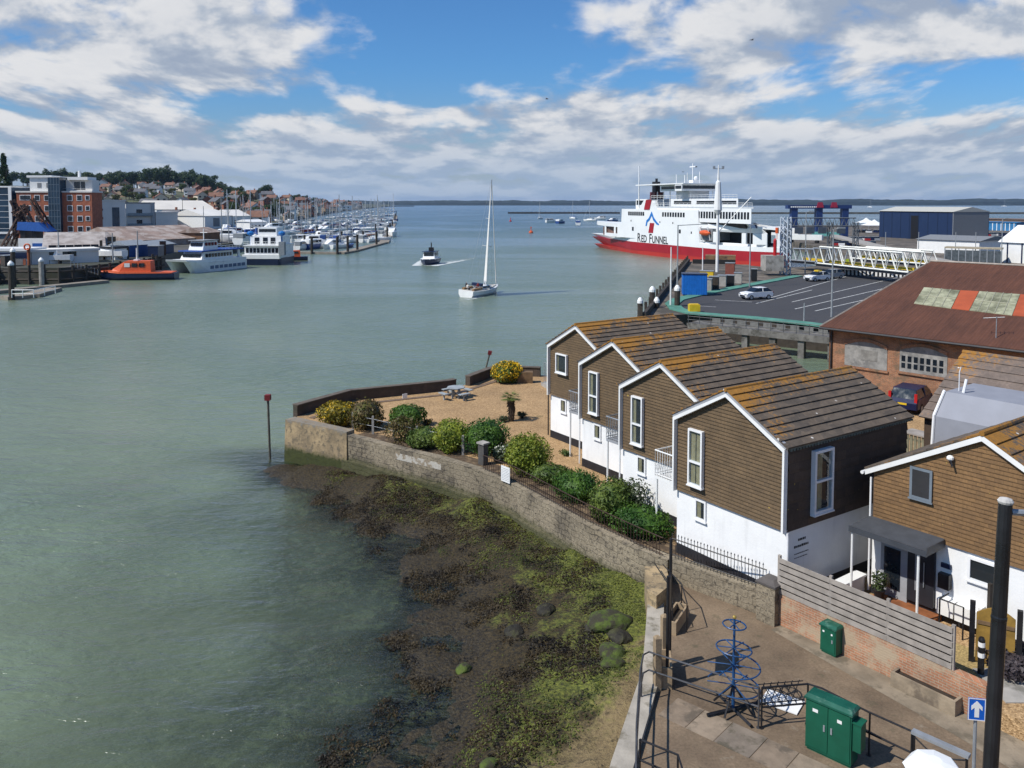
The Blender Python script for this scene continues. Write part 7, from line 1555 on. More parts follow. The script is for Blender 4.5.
for k in range(9): mb.tube([(6.3,-4.9+k*1.22,5.85),(6.3,-4.9+k*1.22,6.9)], .05, 4)
mb.build('deck_rail', M_GEL, o); mb = MB(); mb.tube([(-1,0,11),(-1,0,14)], .12, 5); mb.build('mast', M_GEL, o)
mb = MB(); mb.box(5.4,4.85,3.0,6.8,6.4,6.9); mb.build('grey_stair_tower', M_GCOV, o)
# orange pilot boat, small red launch
q = P(133, 279.5, 0); o = thing('pilot_boat', 'orange-red pilot boat with navy hull moored at the left bank', 'boat', (q.x,q.y,0), rad(188))
hull_mb(16.5, 4.6, 1.25, transom=.9).build('hull', M_NAVY, o); mb = MB(); mb.loft([[(-7.8,-2.1,1.3),(-7.8,2.1,1.3),(-7.8,2.1,1.45),(-7.8,-2.1,1.45)],[(2,-2.1,1.35),(2,2.1,1.35),(2,2.0,1.75),(2,-2.0,1.75)],[(7.2,-.4,1.8),(7.2,.4,1.8),(7,.3,1.95),(7,-.3,1.95)]]); mb.build('foredeck', M_ORANGE, o)
mb = MB(); mb.loft([[(-3.8,-1.6,1.4),(-3.8,1.6,1.4),(-3.7,1.4,3.7),(-3.7,-1.4,3.7)],[(2.0,-1.6,1.7),(2.0,1.6,1.7),(1.0,1.35,3.7),(1.0,-1.35,3.7)],[(3.6,-1.1,1.75),(3.6,1.1,1.75),(3.4,.9,2.2),(3.4,-.9,2.2)]]); c_ = mb.build('cabin', M_ORANGE, o)
for s_ in (-1,1):
    for k in range(3): mb = MB(); mb.box(-2.6+k*1.35,min(s_*1.45,s_*1.56),2.55,-1.6+k*1.35,max(s_*1.45,s_*1.56),3.3); mb.build('window', M_DGLASS if k < 2 else M_GEL, c_)
mb = MB(); mb.tube([(-.8,0,3.7),(-.8,0,6.2)], .1, 5); mb.box(-1.2,-.8,3.7,-.4,.8,4.0); mb.build('mast', M_GEL, o)
q = P(291, 260.5, 0); o = thing('red_launch', 'small orange-red launch with dark hull beside the navy passenger boat', 'boat', (q.x,q.y,0), rad(196)); hull_mb(8.5, 3.0, 1.0).build('hull', M_NAVY, o)
mb = MB(); mb.loft([[(-2.4,-1.1,1),(-2.4,1.1,1),(-2.3,.9,2.7),(-2.3,-.9,2.7)],[(1.6,-1.1,1.1),(1.6,1.1,1.1),(.8,.9,2.6),(.8,-.9,2.6)]]); c_ = mb.build('cabin', M_ORANGE, o); mb = MB(); mb.box(-1.8,-1.06,1.9,.6,1.06,2.4); mb.build('window', M_DGLASS, c_); mb = MB(); mb.tube([(-1,0,2.6),(-1,0,4.6)], .07, 4); mb.build('mast', M_GEL, o)
# floating landing stage, walkway, piles
o = pontoon('low floating landing stage with pale piles at the left edge', [(6,299.5),(30,297.5),(52,291)], 3.0)
pontoon('long pale gangway pontoon running along the left quay wall', [(-30,296),(40,289.5),(104,283)], 2.2)
mb = MB()
lsp = [P(8+k*11, 298.5-max(0,k-2)*2.2, .5) for k in range(5)]
for p in lsp: mb.tube([(p.x,p.y+1,.5),(p.x,p.y+1,1.7)], .07, 4)
mb.tube([(p.x,p.y+1,1.7) for p in lsp], .06, 4); mb.tube([(p.x,p.y+1,1.1) for p in lsp], .05, 4); mb.build('guard_rail', M_GEL, o)
for k, (px, py, zt, mt, lab) in enumerate([(12,300,5.4,M_DWOOD,'dark mooring pile with white cap at the landing stage, left end'),(14,287,6.3,M_DWOOD,'dark mooring pile behind the landing stage near the orange post'),(42,287,4.6,M_CONC,'pale mooring pile by the gangway pontoon')]):
    q = P(px, py, 0); o = thing('mooring_pile', lab, 'mooring pile', (q.x,q.y,0)); mb = MB(); mb.tube([(0,0,-3),(0,0,zt)], .42, 9); mb.build('pile', mt, o); mb = MB(); mb.lathe([(.48,zt),(.45,zt+.3),(.1,zt+.7)], (0,0,0), 9); mb.build('cap', M_WHITE, o)
q = P(29, 265.5, ZL); o = thing('orange_post', 'rusty orange post with lifebuoy on the left quay', 'post', q); mb = MB(); mb.tube([(0,0,-3),(0,0,3.4)], .28, 7); mb.build('post', mat('rusty_orange', (.30,.09,.03), .8), o); mb = MB(); mb.ring((0,-.4,3.6), .55, .16, 14, 6, (0,1,0)); mb.build('lifebuoy', M_ORANGE, o)
mb = MB(); a, b = P(60,285,0), P(98,281,0); mb.extr([(a.x,a.y+4,3.2),(b.x,b.y,1.2),(b.x,b.y+.2,.8),(a.x,a.y+4.2,2.6)], (0,3.5,0)); o = tag(mb.build('gangway', M_DWOOD), 'dark ramped gangway from the left quay to the pilot boat', 'gangway')
mb = MB()
for k in range(9): p = a.lerp(b, k/8); mb.tube([(p.x,p.y+4-4*k/8,3.1-2*k/8),(p.x,p.y+4-4*k/8,4.3-2*k/8)], .06, 4)
mb.build('handrail', M_GREYM, o)
o = thing('quay_fenders', 'dark timber piles and walings along the left quay wall behind the gangway', 'quay fendering', (0,0,0)); fq = [P(x, y+.6, 0) for x, y in WPX[1:7]]
mb = MB()
for z_ in (.9, 2.4): mb.tube([(p.x, p.y, z_) for p in fq], .22, 4)
for p, q_ in zip(fq, fq[1:]):
    n_ = max(1, int((q_-p).length/2.6))
    for k in range(n_): c_ = p.lerp(q_, k/n_); mb.tube([(c_.x, c_.y-.1, -2), (c_.x, c_.y-.1, 3.1+rm.uniform(-.2,.8))], .24, 6)
mb.build('piles', M_DWOOD, o)
for k, (px_, py_, w_, h_, m_, lab_) in enumerate([(70,262.5,2.2,1.6,M_BLUE,'small blue skip on the left quay edge'),(82,262,3.2,2.2,M_DWOOD,'dark timber stack on the left quay above the gangway'),(92,261,1.6,1.4,M_ORANGE,'orange tank on the left quay near the gangway'),(122,259,2.4,2.6,M_DWOOD,'dark winch house on the quay beside the pilot boat'),(156,256.5,3.4,2.4,M_NAVY,'dark blue tank on the quay behind the pilot boat stern'),(163,255,2.0,3.2,M_RUSTC_,'rusty winch frame on the quay near the catamaran bow'),(8,266,2.6,2.0,M_DWOOD,'dark crate pile at the far left of the quay')]):
    q = P(px_, py_, ZL); o = thing('quay_store', lab_, 'quay gear', q, k*.4); mb = MB(); mb.box(-w_/2,-w_/3,.15,w_/2,w_/3,h_); mb.build('body', m_, o); mb = MB(); mb.box(-w_/2-.1,-w_/3-.1,h_,w_/2+.1,w_/3+.1,h_+.12); mb.build('lid', M_GREYM, o); mb = MB(); mb.box(-w_/2+.1,-w_/3,0,w_/2-.1,w_/3,.15); mb.build('skid', M_BLACK, o)
o = thing('boat_on_quay', 'small white and navy boat propped on the left quay above the pilot boat', 'boat', P(107, 259.5, ZL), rad(170)); mb = hull_mb(8.5, 2.8, 1.9, z0=.6); mb.build('hull', M_GEL, o); mb = MB(); mb.loft([[(-1.5,-1,1.9),(-1.5,1,1.9),(-1.5,.8,3),(-1.5,-.8,3)],[(1.5,-.9,1.9),(1.5,.9,1.9),(1,.7,2.8),(1,-.7,2.8)]]); mb.build('cabin', M_GEL, o); mb = MB()
for x in (-2,0,2): mb.box(x-.1,-1.3,-.1,x+.1,1.3,.9)
mb.build('cradle', M_DWOOD, o)
o = dup(o, P(52, 263.5, ZL), rad(185), 'small white boat standing ashore before the long pale workshop at left', .9)

# ================================================================ west bank buildings
def bld(name, label, pa, pb, z, ptop, depth, wallm, roofm, gable=0.0, cat='building', parapet=True):
    a, b = P(*pa, z), P(*pb, z); d_ = b-a; L_ = d_.length; o = thing(name, label, cat, a, math.atan2(d_.y, d_.x)); rr = ray(pa[0], ptop); h = CZ+rr.z*a.y/rr.y-z
    mb = MB(); mb.box(0,0,-.5,L_,depth,h); w = mb.build('wall', wallm, o)
    mb = MB()
    if gable: mb.extr([(-.4,-.4,h+.003),(-.4,depth/2,h+gable),(-.4,depth+.4,h+.003)], (L_+.8,0,0))
    else: mb.box(-.25,-.25,h+.003,L_+.25,depth+.25,h+.5)
    mb.build('roof', roofm, o); return o, L_, h
def win(o, x, z, w, h, y=0.0, fr=True, mt=None):
    if fr: mb = MB(); mb.box(x-.18,y-.10,z-.18,x+w+.18,y-.02,z+h+.18); f_ = mb.build('window', M_PVC, o); mb = MB(); mb.box(x,y-.14,z,x+w,y-.105,z+h); mb.build('pane', mt or M_DGLASS, f_)
    else: mb = MB(); mb.box(x,y-.08,z,x+w,y-.02,z+h); mb.build('window', mt or M_DGLASS, o)
M_RBRK = brick('red_flat_brick', (.50,.115,.040), (.40,.088,.034), (.25,.17,.12), w=.45, hh=.15, ms=.02); M_PALE = mat('pale_render', (.70,.675,.63), .8, .08, .1, streak=.15); M_FIBRE = mat('fibre_cement_roof', (.30,.26,.235), .9, .25, .25, .4, 2, col2=(.42,.38,.35), th=.5, s2=.4); M_BGLASS = mat('blue_glass', (.02,.045,.075), .12, .4, .35)
M_BRNR = mat('brown_stained_roof', (.27,.20,.165), .9, .3, .22, .4, 2, col2=(.40,.34,.30), th=.52, s2=.3)
o, L_, h = bld('brick_flats', 'red brick block of flats with glazed blue stair tower and white penthouse', (18,239), (93,239), ZL, 192.5, 7, M_RBRK, M_PALE)
fl = h/4.4
for r_ in range(4):
    for x in (7.2,11.0,20.0,23.8): 
        win(o, L_*x/29.5, h-2.6-r_*fl*.98, 1.5, 1.6)
    win(o, L_*.92, h-2.4-r_*fl*.98, 1.1, 1.3); win(o, L_*.05, h-2.4-r_*fl*.98, 1.6, 1.4); win(o, L_*.12, h-2.4-r_*fl*.98, 1.6, 1.4)
mb = MB(); mb.box(L_*.455,-1.4,.8,L_*.605,3,h+5.0); tw = mb.build('stair_tower', M_BGLASS, o); mb = MB()
for k in range(9): mb.box(L_*.452,-1.46,1+k*(h+3.6)/9,L_*.608,-1.405,1.18+k*(h+3.6)/9)
for k in range(5): mb.box(L_*(.455+.15*k/4)-.07,-1.45,.8,L_*(.455+.15*k/4)+.07,-1.402,h+5)
mb.build('tower_mullions', mat('tower_frame', (.10,.14,.18), .5), tw); mb = MB(); mb.box(L_*.45,-1.6,-.4,L_*.61,0,.8); mb.box(L_*.45,-1.5,h+5.0,L_*.62,3.1,h+5.3); mb.build('tower_base', M_WHITE, tw)
mb = MB(); mb.box(L_*.16,1,h+.5,L_*.45,6.8,h+5.0); p1_ = mb.build('penthouse', M_WHITE, o); mb = MB(); mb.box(L_*.13,.5,h+5.0,L_*.46,7,h+5.7); mb.build('penthouse_roof', M_WHITE, p1_)
for x in (.26,.38): win(p1_, L_*x, h+1.6, 1.3, 1.6, 1.0, False, M_GREYC)
mb = MB(); mb.box(L_*.62,2,h+.5,L_*.97,6.8,h+4.2); p2_ = mb.build('penthouse', M_PALE, o); mb = MB(); mb.box(L_*.66,1.0,h+4.2,L_*.93,7,h+5.2); mb.build('penthouse_roof', M_WHITE, p2_); win(p2_, L_*.73, h+1, 2.0, 2.6, 2.0, False); win(p2_, L_*.82, h+1, 1.4, 2.6, 2.0, False)
mb = MB(); mb.box(L_*.72,5,h+5.2,L_*.745,6,h+7.4); mb.build('chimney', M_WHITE, p2_); mb = MB(); mb.tube([(L_*.70,-.1,h+.5),(L_*.99,-.1,h+.5)], .06, 4); mb.tube([(L_*.62,-.1,h+1.3),(L_*.99,-.1,h+1.3)], .05, 4); mb.build('terrace_rail', M_GREYM, o)
o, L_, h = bld('glass_block', 'blue glazed block with white frame at the left frame edge', (-18,239), (13,239), ZL, 187.5, 14, M_BGLASS, M_WHITE); mb = MB(); mb.box(L_-.9,-.3,0,L_+.1,-.02,h); mb.box(-.2,-.3,h*.1,L_-.9,-.02,h*.14)
for k in range(7): mb.box(0,-.06,h*(.2+.11*k),L_-.9,-.02,h*(.2+.11*k)+.12)
mb.build('frame', M_WHITE, o)
o, L_, h = bld('pale_apartment_block', 'pale apartment block with tall dark stair glazing beside the brick flats', (99,231.5), (126,231), ZL, 201, 16, M_PALE, M_PALE); win(o, L_*.50, .8, L_*.27, h-3.5, 0, False, M_BGLASS); win(o, L_*.10, h*.4, .7, .9, 0, False); win(o, L_*.10, h*.68, .7, .9, 0, False)
o, L_, h = bld('balcony_block', 'grey and white balcony block right of the pale apartments', (126.5,230), (155,229.5), ZL, 203.5, 15, M_PALE, M_GREYC)
for k in range(2): mb = MB(); z = h*(.12+.40*k); mb.box(.4,-1.4,z,L_-1,-.02,z+.25); b_ = mb.build('balcony', M_GREYC, o); mb = MB(); mb.box(.4,-1.45,z+.25,L_-1,-1.4,z+1.4); mb.build('balustrade', mat('balcony_glass', (.22,.27,.30), .2), b_); win(o, L_*.36, z+.4, 1.2, 2.6, 0, False); win(o, L_*.46, z+.4, 1.2, 2.6, 0, False)
mb = MB(); mb.box(L_*.88,-.6,0,L_,-.02,h+.3); mb.build('white_stair_frame', M_GREYM, o)
bld('low_pale_block', 'low pale block with dark glazed entrance before the long white shed', (156,229.5), (178,229), ZL, 213, 12, M_PALE, M_PALE)
o, L_, h = bld('long_white_boatshed', 'long boatshed with bright cream-white roof behind the old sheds', (157,225), (216,224), ZL, 209.5, 40, M_WHITE, mat('cream_roof', (.66,.62,.55), .7, .08, .1), 5.0)
for k in range(5): win(o, L_*(.25+.14*k), 1.0, 3.5, 3.0, 0, False, M_BGLASS)
o, L_, h = bld('white_workshop', 'white gabled workshop with grey doors right of the long boatshed', (205,229), (232,228), ZL, 216, 22, M_WHITE, M_PALE, 3.0); win(o, L_*.3, 1, 4, 4, 0, False, M_GREYC)
o, L_, h = bld('old_shed', 'old low shed with stained brown roof behind the catamaran', (128,247.5), (212,243), ZL, 241, 24, M_BRNR, M_BRNR, 3.6, 'shed'); 
o, L_, h = bld('old_shed', 'old workshop with pale fibre roof in front of the brick flats', (44,257), (104,255.5), ZL, 250, 21, M_PALE, M_FIBRE, 3.6, 'shed'); mb = MB(); mb.box(L_*.93,-.1,.2,L_*.98,-.02,3.5); mb.build('door', M_WOOD, o)
for k in range(6): win(o, L_*(.08+.14*k), 1.4, 1.6, 1.2, 0, False)
o, L_, h = bld('long_pale_workshop', 'long low pale workshop with small dark windows along the left quay', (32,264.6), (99,262), ZL, 252.5, 6, M_PALE, M_PALE, 0, 'shed')
for x in (.45,.53,.25): win(o, L_*x, 1.4, 1.5, 1.0, 0, False)
o, L_, h = bld('blue_fascia_store', 'low store with blue fascia and roller door at the left edge of the quay', (-20,265), (28,265), ZL, 251, 6, M_PALE, M_WHITE, 0, 'shed'); mb = MB(); mb.box(0,-.14,h-1.4,L_,-.02,h-.3); mb.build('blue_fascia', M_NAVY, o); mb = MB(); mb.box(L_*.48,-.1,0,L_*.9,-.02,h-1.6); mb.build('roller_door', M_GREYC, o); mb = MB(); mb.box(L_*.42,-.12,0,L_*.47,-.02,h-1.6); mb.box(L_*.91,-.12,0,L_*.96,-.02,h-1.6); mb.build('brick_jamb', M_RBRK, o)
o, L_, h = bld('blue_shed', 'small blue steel shed between the pilot boat and old sheds', (127,257.5), (148,256), ZL, 245.5, 5, mat('shed_blue', (.015,.07,.24), .6, .2), mat('shed_roof_grey', (.25,.28,.31), .7), 1.0, 'shed')
o, L_, h = bld('white_porch_shed', 'small white shed with dark opening left of the blue shed', (115,260), (127,259), ZL, 249, 4.5, M_WHITE, M_PLINTH, 0, 'shed'); win(o, 1.0, .2, L_-2.2, h-1.6, 0, False)
o, L_, h = bld('dark_boatyard_shed', 'dark boatyard lean-to behind the bow of the catamaran', (149,255.5), (174,252.5), ZL, 246, 6, M_SHEDB, mat('shed_roof_grey', (0,0,0)), 1.0, 'shed')
o, L_, h = bld('gabled_store', 'pale gabled store with brown doorway between the two old sheds', (97,253), (116,252), ZL, 243, 8, M_PALE, M_FIBRE, 2.5, 'shed'); win(o, L_*.55, .2, 2.2, 3.6, 0, False, M_WOOD)
o, L_, h = bld('brown_brick_store', 'brown brick store right of the catamaran wheelhouse', (204,244), (220,242.5), ZL, 233, 8, mat('brown_brick_wall', (.17,.09,.05), .9, .25, .6), M_BRNR, 1.5, 'shed')
# sheerlegs crane with blue cab
q = P(26, 252, ZL); o = thing('sheerlegs_crane', 'dark rusty sheerlegs crane with blue cab in front of the brick flats', 'crane', q); q_ = lambda px, py: (PY(px, py, q.y)-q)
M_RUSTC = mat('rusty_steel', (.075,.040,.028), .8, .4, .5, .3, 3)
for dy_ in (0, 4):
    for (a, b) in [((3,247),(22,205)),((54,246),(27,199))]: mb = MB(); pa, pb = q_(*a), q_(*b); lattice(mb, pa+Vector((0,dy_,0)), pb+Vector((0,2,0)), .42, 9, .13); mb.build('leg', M_RUSTC, o)
mb = MB(); lattice(mb, q_(14,216), q_(25,207)+Vector((0,1,0)), .7, 4, .14); lattice(mb, q_(12,200), q_(22,226)+Vector((0,1,0)), .5, 6, .14); lattice(mb, q_(22,205), q_(36,232), .5, 6, .14); mb.build('jib', M_RUSTC, o)
mb = MB(); c_ = q_(33,246); mb.box(c_.x-3,-1,0,c_.x+4,3,3.4); mb.build('machine_house', M_WHITE, o); mb = MB(); mb.loft([[(c_.x-3.2,-1.2,5.4),(c_.x+4.4,-1.2,5.0),(c_.x+4.4,3.2,5.0),(c_.x-3.2,3.2,5.4)],[(c_.x-3.0,-1,7.4),(c_.x+2.0,-1,7.2),(c_.x+2.0,3,7.2),(c_.x-3.0,3,7.4)]]); mb.box(c_.x+.5,-1.15,.8,c_.x+4.2,-1.02,2.2); mb.build('blue_cab', M_BLUE, o); mb = MB(); mb.box(c_.x-2.6,-.8,3.4,c_.x-1.4,2.5,5.4); mb.box(c_.x+.2,-.6,3.4,c_.x+1.2,2.5,5.2); mb.build('cab_frame', M_BLACK, o)
for k, (px, y0_, y1_, lab) in enumerate([(59,262,232,'thin pole on the quay right of the sheerlegs crane'),(138,262,231,'tall thin pole before the blue shed'),(113,262,233,'thin mast over the quay boat'),(204,238,206,'tall pale pole before the white workshop'),(183,228,200,'dark pole by the long boatshed'),(222,243,196,'slim tall mast left of the navy passenger boat'),(229,243,200,'second slim mast left of the navy passenger boat')]):
    lamp(lab, px, y0_, y1_, ZL, 0, pole=.16, cat='pole', mt=M_DWOOD if k in (4,) else None)
# boats and clutter ashore behind the ferries
for k, (px, py, kk, s_) in enumerate([(232,240,5,1.3),(239,236,4,1.2),(246,243,5,1.2),(228,233,0,1.2),(252,233,1,1.2),(262,227,3,1.1),(271,231,5,1.3),(280,226,0,1.1),(243,229,2,1.1),(236,226,1,1.1),(250,226,5,1.4),(290,222,1,1.1),(258,238,4,1.4),(275,222,0,1.1),(266,221,5,1.4),(222,238,5,1.2),(226,232,4,1.2),(234,222,5,1.2),(240,222,0,1.1),(256,224,4,1.3),(258,229,5,1.3),(247,238,4,1.2),(252,240,0,1.0),(238,241,0,1.1),(230,236,4,1.1),(269,218.5,4,1.3),(262,233,1,1.0)]): moor(kk, px, py, rad(40*k), 'laid up ashore behind the passenger boats', s_, ZL)
for k, (pa, pb, top, dep_, wm, rmt, g_, lab) in enumerate([((233,228),(250,227.5),216,18,M_WHITE,M_PALE,3,'white marina shed with pale roof left of the red roof'),((243,219),(262,218.5),211,25,M_PALE,M_LROOF,3,'pale boat hall behind the white marina shed'),((262,216),(284,215.5),209,22,mat('blue_hall',(.10,.19,.34),.6),mat('blue_hall_roof',(.16,.24,.36),.6),2,'blue-grey boat hall in the middle of the marina quay'),((232,217),(245,216.5),208,18,mat('red_hall',(.26,.03,.04),.6),mat('red_roof',(.22,.03,.04),.7),3,'deep red roofed hall above the marina shed'),((284,214),(304,213.5),208,20,M_WHITE,M_LROOF,2,'white marina office block below the lone tree'),((306,212),(328,211.5),206.5,20,M_PALE,M_GREYC,2,'pale marina building behind the masts'),((332,209.5),(352,209.3),205.5,20,M_WHITE,M_GREYC,1,'low white building at the far end of the marina quay'),((250,231),(266,230.5),222,10,M_WHITE,M_WHITE,1,'white office cabin behind the navy passenger boat')]):
    o, L_, h = bld('marina_hall', lab, pa, pb, ZL, top, dep_, wm, rmt, g_, 'building')
    for j in range(4): win(o, L_*(.1+.22*j), h*.35, L_*.1, h*.3, 0, False)

# ================================================================ hillside houses and trees
HP = []; wcols = [('white', M_WHITE), ('cream', mat('cream_wall', (.66,.57,.44), .85)), ('brick', mat('town_brick', (.27,.10,.055), .9, .2)), ('tan', mat('tan_wall', (.40,.29,.19), .85))]
rcols = [('terracotta', mat('terracotta_roof', (.20,.105,.07), .85, .25, .3)), ('grey slate', mat('slate_roof', (.115,.115,.125), .8, .25, .3)), ('brown tiled', mat('brown_roof', (.19,.10,.07), .85, .25, .3))]
for wn, wm in wcols:
    for rn, rm_ in rcols:
        o = thing('hillside_house', 'x', 'house'); mb = MB(); mb.extr([(0,-.001,-3),(9,-.001,-3),(9,-.001,5.6),(4.5,-.001,8.6),(0,-.001,5.6)], (0,11,0)); mb.build('wall', wm, o)
        mb = MB()
        for sx in (0,1): x_e = -.5 if sx == 0 else 9.5; mb.extr([(x_e,-.5,5.35),(4.5,-.5,8.7),(4.5,-.5,9.0),(x_e,-.5,5.65)], (0,12,0))
        rf_ = mb.build('roof', rm_, o); mb = MB(); mb.box(3.6,8,7,4.6,9,10.6); mb.build('chimney', wcols[2][1], rf_)
        for x in (1.3,5.6):
            for z in (.8,3.6): mb = MB(); mb.box(x,-.10,z,x+1.7,-.02,z+1.4); mb.build('window', M_DGLASS, o)
        for y in (1.5,6.5):
            for z in (.8,3.6): mb = MB(); mb.box(9.02,y,z,9.10,y+1.6,z+1.4); mb.build('window', M_DGLASS, o)
        HP.append([o, f'{wn} house with {rn} roof', False])
rh = random.Random(8)
def zone(px):
    return 'behind the brick flats' if px < 100 else 'above the balcony block' if px < 160 else 'above the long boatshed' if px < 205 else 'left of the lone tree' if px < 255 else 'below the lone tree' if px < 290 else 'right of the lone tree'
rows = [(.05,'lowest row'),(.16,'second row'),(.28,'third row'),(.41,'fourth row'),(.55,'fifth row'),(.69,'upper row'),(.83,'top row')]
for fr_, rn in rows:
    px = 55 if fr_ > .35 else 100
    while px < 360:
        s0_ = hill_start(px); Yr = s0_ + fr_*(500 if s0_ < 500 else 420); X = (px-512)/F*Yr; Yj = Yr+rh.uniform(-20,20); z = hill_z(X, Yj)
        if rh.random() < .88:
            h_ = rh.choice([HP[k] for k in (0,1,1,2,3,4,4,5,7,8,10,11,1,4)] if px < 240 else [HP[k] for k in (6,9,0,9,3,8,7,11,4,1,2,10,5)]); lab = f'{h_[1]} {zone(px)}, {rn}'; an = rh.choice([rad(rh.uniform(-20,35)), rad(rh.uniform(-110,-60)), rad(rh.uniform(10,50))]); s_ = .80+rh.uniform(-.12,.2)
            if not h_[2]: h_[2] = True; h_[0].location = (X,Yj,z); h_[0].rotation_euler = (0,0,an); h_[0].scale = (s_,)*3; h_[0]['label'] = lab; h_[0]['group'] = 'houses on the hillside'
            else: dup(h_[0], (X,Yj,z), an, lab, s_, 'houses on the hillside')
        px += rh.uniform(.8,1.5)*F*9.2/Yr
for h_ in HP:
    if not h_[2]:
        for ch in kids(h_[0]):
            for g_ in kids(ch): bpy.data.objects.remove(g_)
            bpy.data.objects.remove(ch)
        bpy.data.objects.remove(h_[0])
def tree_proto(seed, mt, H, R_, n, s, conifer=False):
    rnd = random.Random(seed); o = thing('tree', 'x', 'tree'); mb = MB(); mb.tube([(0,0,-1.5),(.1,0,H*.3),(-.1,.1,H*.62)], [.45,.32,.12], 6)
    for k in range(6): a = k*1.05+rnd.random(); mb.tube([(0,0,H*(.25+.05*k)),(R_*.35*math.cos(a),R_*.35*math.sin(a),H*(.48+.05*k)),(R_*.62*math.cos(a),R_*.62*math.sin(a),H*(.58+.05*k))], [.2,.11,.04], 4)
    mb.build('trunk', M_DWOOD, o); mb = MB()
    if conifer:
        lobes = [((0,0,H*(.12+.13*k)), (R_*(1-.14*k)*.9, R_*(1-.14*k)*.9, H*.09)) for k in range(7)]
    else:
        lobes = [((0,0,H*.62),(R_*.55,R_*.55,H*.26))]
        for k in range(9): a = rnd.uniform(0,6.28); q = rnd.uniform(.35,.72); lobes.append(((R_*q*math.cos(a),R_*q*math.sin(a),H*rnd.uniform(.38,.84)),(R_*rnd.uniform(.28,.45),)*2+(H*rnd.uniform(.11,.17),)))
    leaves(mb, lobes, n, s, rnd, .45); mb.build('crown', mt, o, recalc=False); return o
TL1 = leafmat('wood_dark', (.022,.046,.014), (.055,.092,.026)); TL2 = leafmat('wood_mid', (.036,.065,.016), (.085,.120,.030)); TL3 = leafmat('wood_yellow', (.055,.065,.012), (.12,.12,.025)); TL4 = leafmat('wood_copper', (.045,.028,.016), (.09,.055,.03))
TP = [[tree_proto(1,TL1,14,6.5,1500,.55),'dark rounded tree',0],[tree_proto(2,TL2,12,6,1400,.55),'mid green spreading tree',0],[tree_proto(3,TL1,16,6,1500,.55),'tall dark tree',0],[tree_proto(4,TL3,9,5,1000,.5),'yellow-green tree',0],[tree_proto(5,TL4,10,5,1000,.5),'copper brown tree',0]]
def plant(k, X, Y, s_, where, z=None):
    tp = TP[k]; loc = (X, Y, hill_z(X,Y)-.3 if z is None else z); lab = f'{tp[1]} {where}'
    if not tp[2]: tp[2] = 1; o = tp[0]; o.location = loc; o.scale = (s_,)*3; o['label'] = lab; o['group'] = 'trees on the hillside'
    else: dup(tp[0], loc, rh.uniform(0,6), lab, s_, 'trees on the hillside')
px = 22
while px < 244:
    for Yt in (875, 910, 950):
        if rh.random() < .82: p_ = px+rh.uniform(-4,4); plant(rh.choice([0,0,1,2,0,1]), (p_-512)/F*Yt, Yt+rh.uniform(-14,14), rh.uniform(1.05,1.45)*(1.2 if 150 < p_ < 212 else .7 if p_ > 220 else 1), 'in the hilltop wood '+('above the brick flats' if p_ < 100 else 'above the apartments' if p_ < 160 else 'above the long boatshed' if p_ < 205 else 'at its right end'))
    px += 5.6
for k in range(135):
    p_ = rh.uniform(50, 355); Yt = hill_start(p_) + rh.uniform(.1,.9)*430; plant(rh.choice([1,3,0,4,3]), (p_-512)/F*Yt, Yt, rh.uniform(.55,.9), 'among the houses '+zone(p_))
tl = tree_proto(9, TL1, 18, 11.5, 2300, .7); Xl = (267-512)/F*900; tl.location = (Xl, 900, hill_z(Xl,900)-.2); tag(tl, 'lone broad dark tree standing out on the hilltop skyline', 'tree')
for k, (p_, s_) in enumerate([(300,.7),(306,.6),(314,.55),(292,.5),(322,.5)]): plant(2 if k % 2 else 0, (p_-512)/F*(hill_start(p_)+430), hill_start(p_)+430, s_*1.3, 'on the low skyline right of the lone tree')
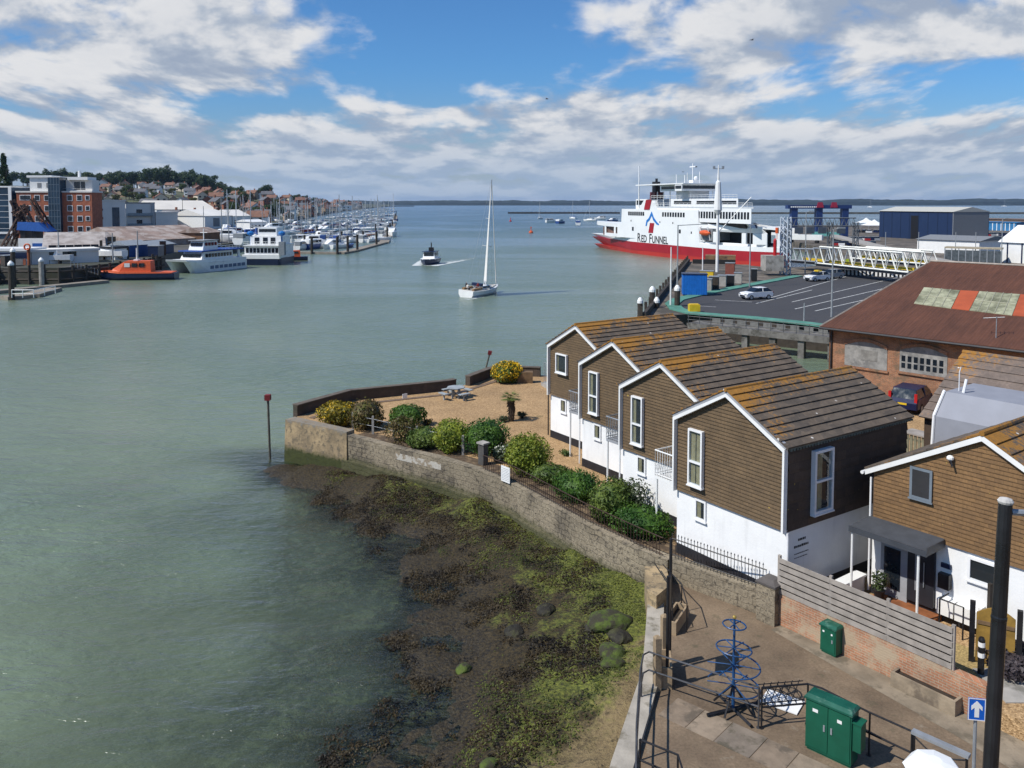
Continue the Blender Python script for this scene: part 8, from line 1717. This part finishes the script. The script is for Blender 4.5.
for k, (p_, Yt, s_, lab) in enumerate([(112,620,.9,'bright yellow-green tree beside the pale apartment roof')]): o = dup(TP[3][0], ((p_-512)/F*400,400,ZL), 1, lab, .85)
cn = tree_proto(12, TL1, 22, 5.0, 2200, .5, True); q = PY(6, 230, 330); cn.location = (q.x, 330, ZL); cn.scale = (1.25,1.25,1.45); tag(cn, 'tall dark conifer behind the glazed block at the left edge', 'tree')
for k, (p_, Yt, s_) in enumerate([(22,330,.9),(30,335,.8),(14,340,1.0)]): dup(TP[[1,3,0][k]][0], ((p_-512)/F*Yt, Yt, ZL), k, ['spreading green tree right of the tall conifer', 'yellow-green tree farther right of the tall conifer', 'dark rounded tree at the foot of the tall conifer'][k], s_*1.15)

# ================================================================ birds
def bird(label, px, py, Y, ang, s_=1.0):
    q = PY(px, py, Y); o = thing('gull', label, 'bird', q, ang); o.scale = (s_,)*3; mb = MB()
    secs = []
    for x, r_ in ((-.30,.012),(-.22,.04),(-.05,.075),(.10,.065),(.19,.045),(.25,.045),(.30,.02),(.36,.006)): secs.append([(x, r_*math.cos(a), r_*math.sin(a)+(.02 if x > .15 else 0)) for a in [k*math.pi/4 for k in range(8)]])
    mb.loft(secs)
    for y in (-1,1): mb.loft([[(.10,y*.04,.03),(-.08,y*.04,.02),(-.08,y*.04,.04),(.10,y*.04,.05)],[(.14,y*.32,.16),(-.04,y*.32,.15),(-.04,y*.32,.165),(.14,y*.32,.18)],[(-.02,y*.70,.06),(-.08,y*.70,.055),(-.08,y*.70,.06),(-.02,y*.70,.07)]])
    mb.extr([(-.28,-.02,0),(-.46,-.09,.0),(-.46,.09,.0),(-.28,.02,0)], (0,0,.012)); mb.build('body', mat('gull_grey', (.10,.10,.11), .8), o)
bird('dark gull gliding high in the right-hand clouds', 752, 40, 60, rad(15), .42); bird('dark gull in flight above the mid-height clouds, left of the higher one', 547, 99, 60, rad(160), .40); bird('dark bird flying just above the ferry, nearest its signal mast', 696, 167, 120, rad(0), .7); bird('small dark bird above the left part of the ferry bridge', 683, 172, 150, rad(30), .6)
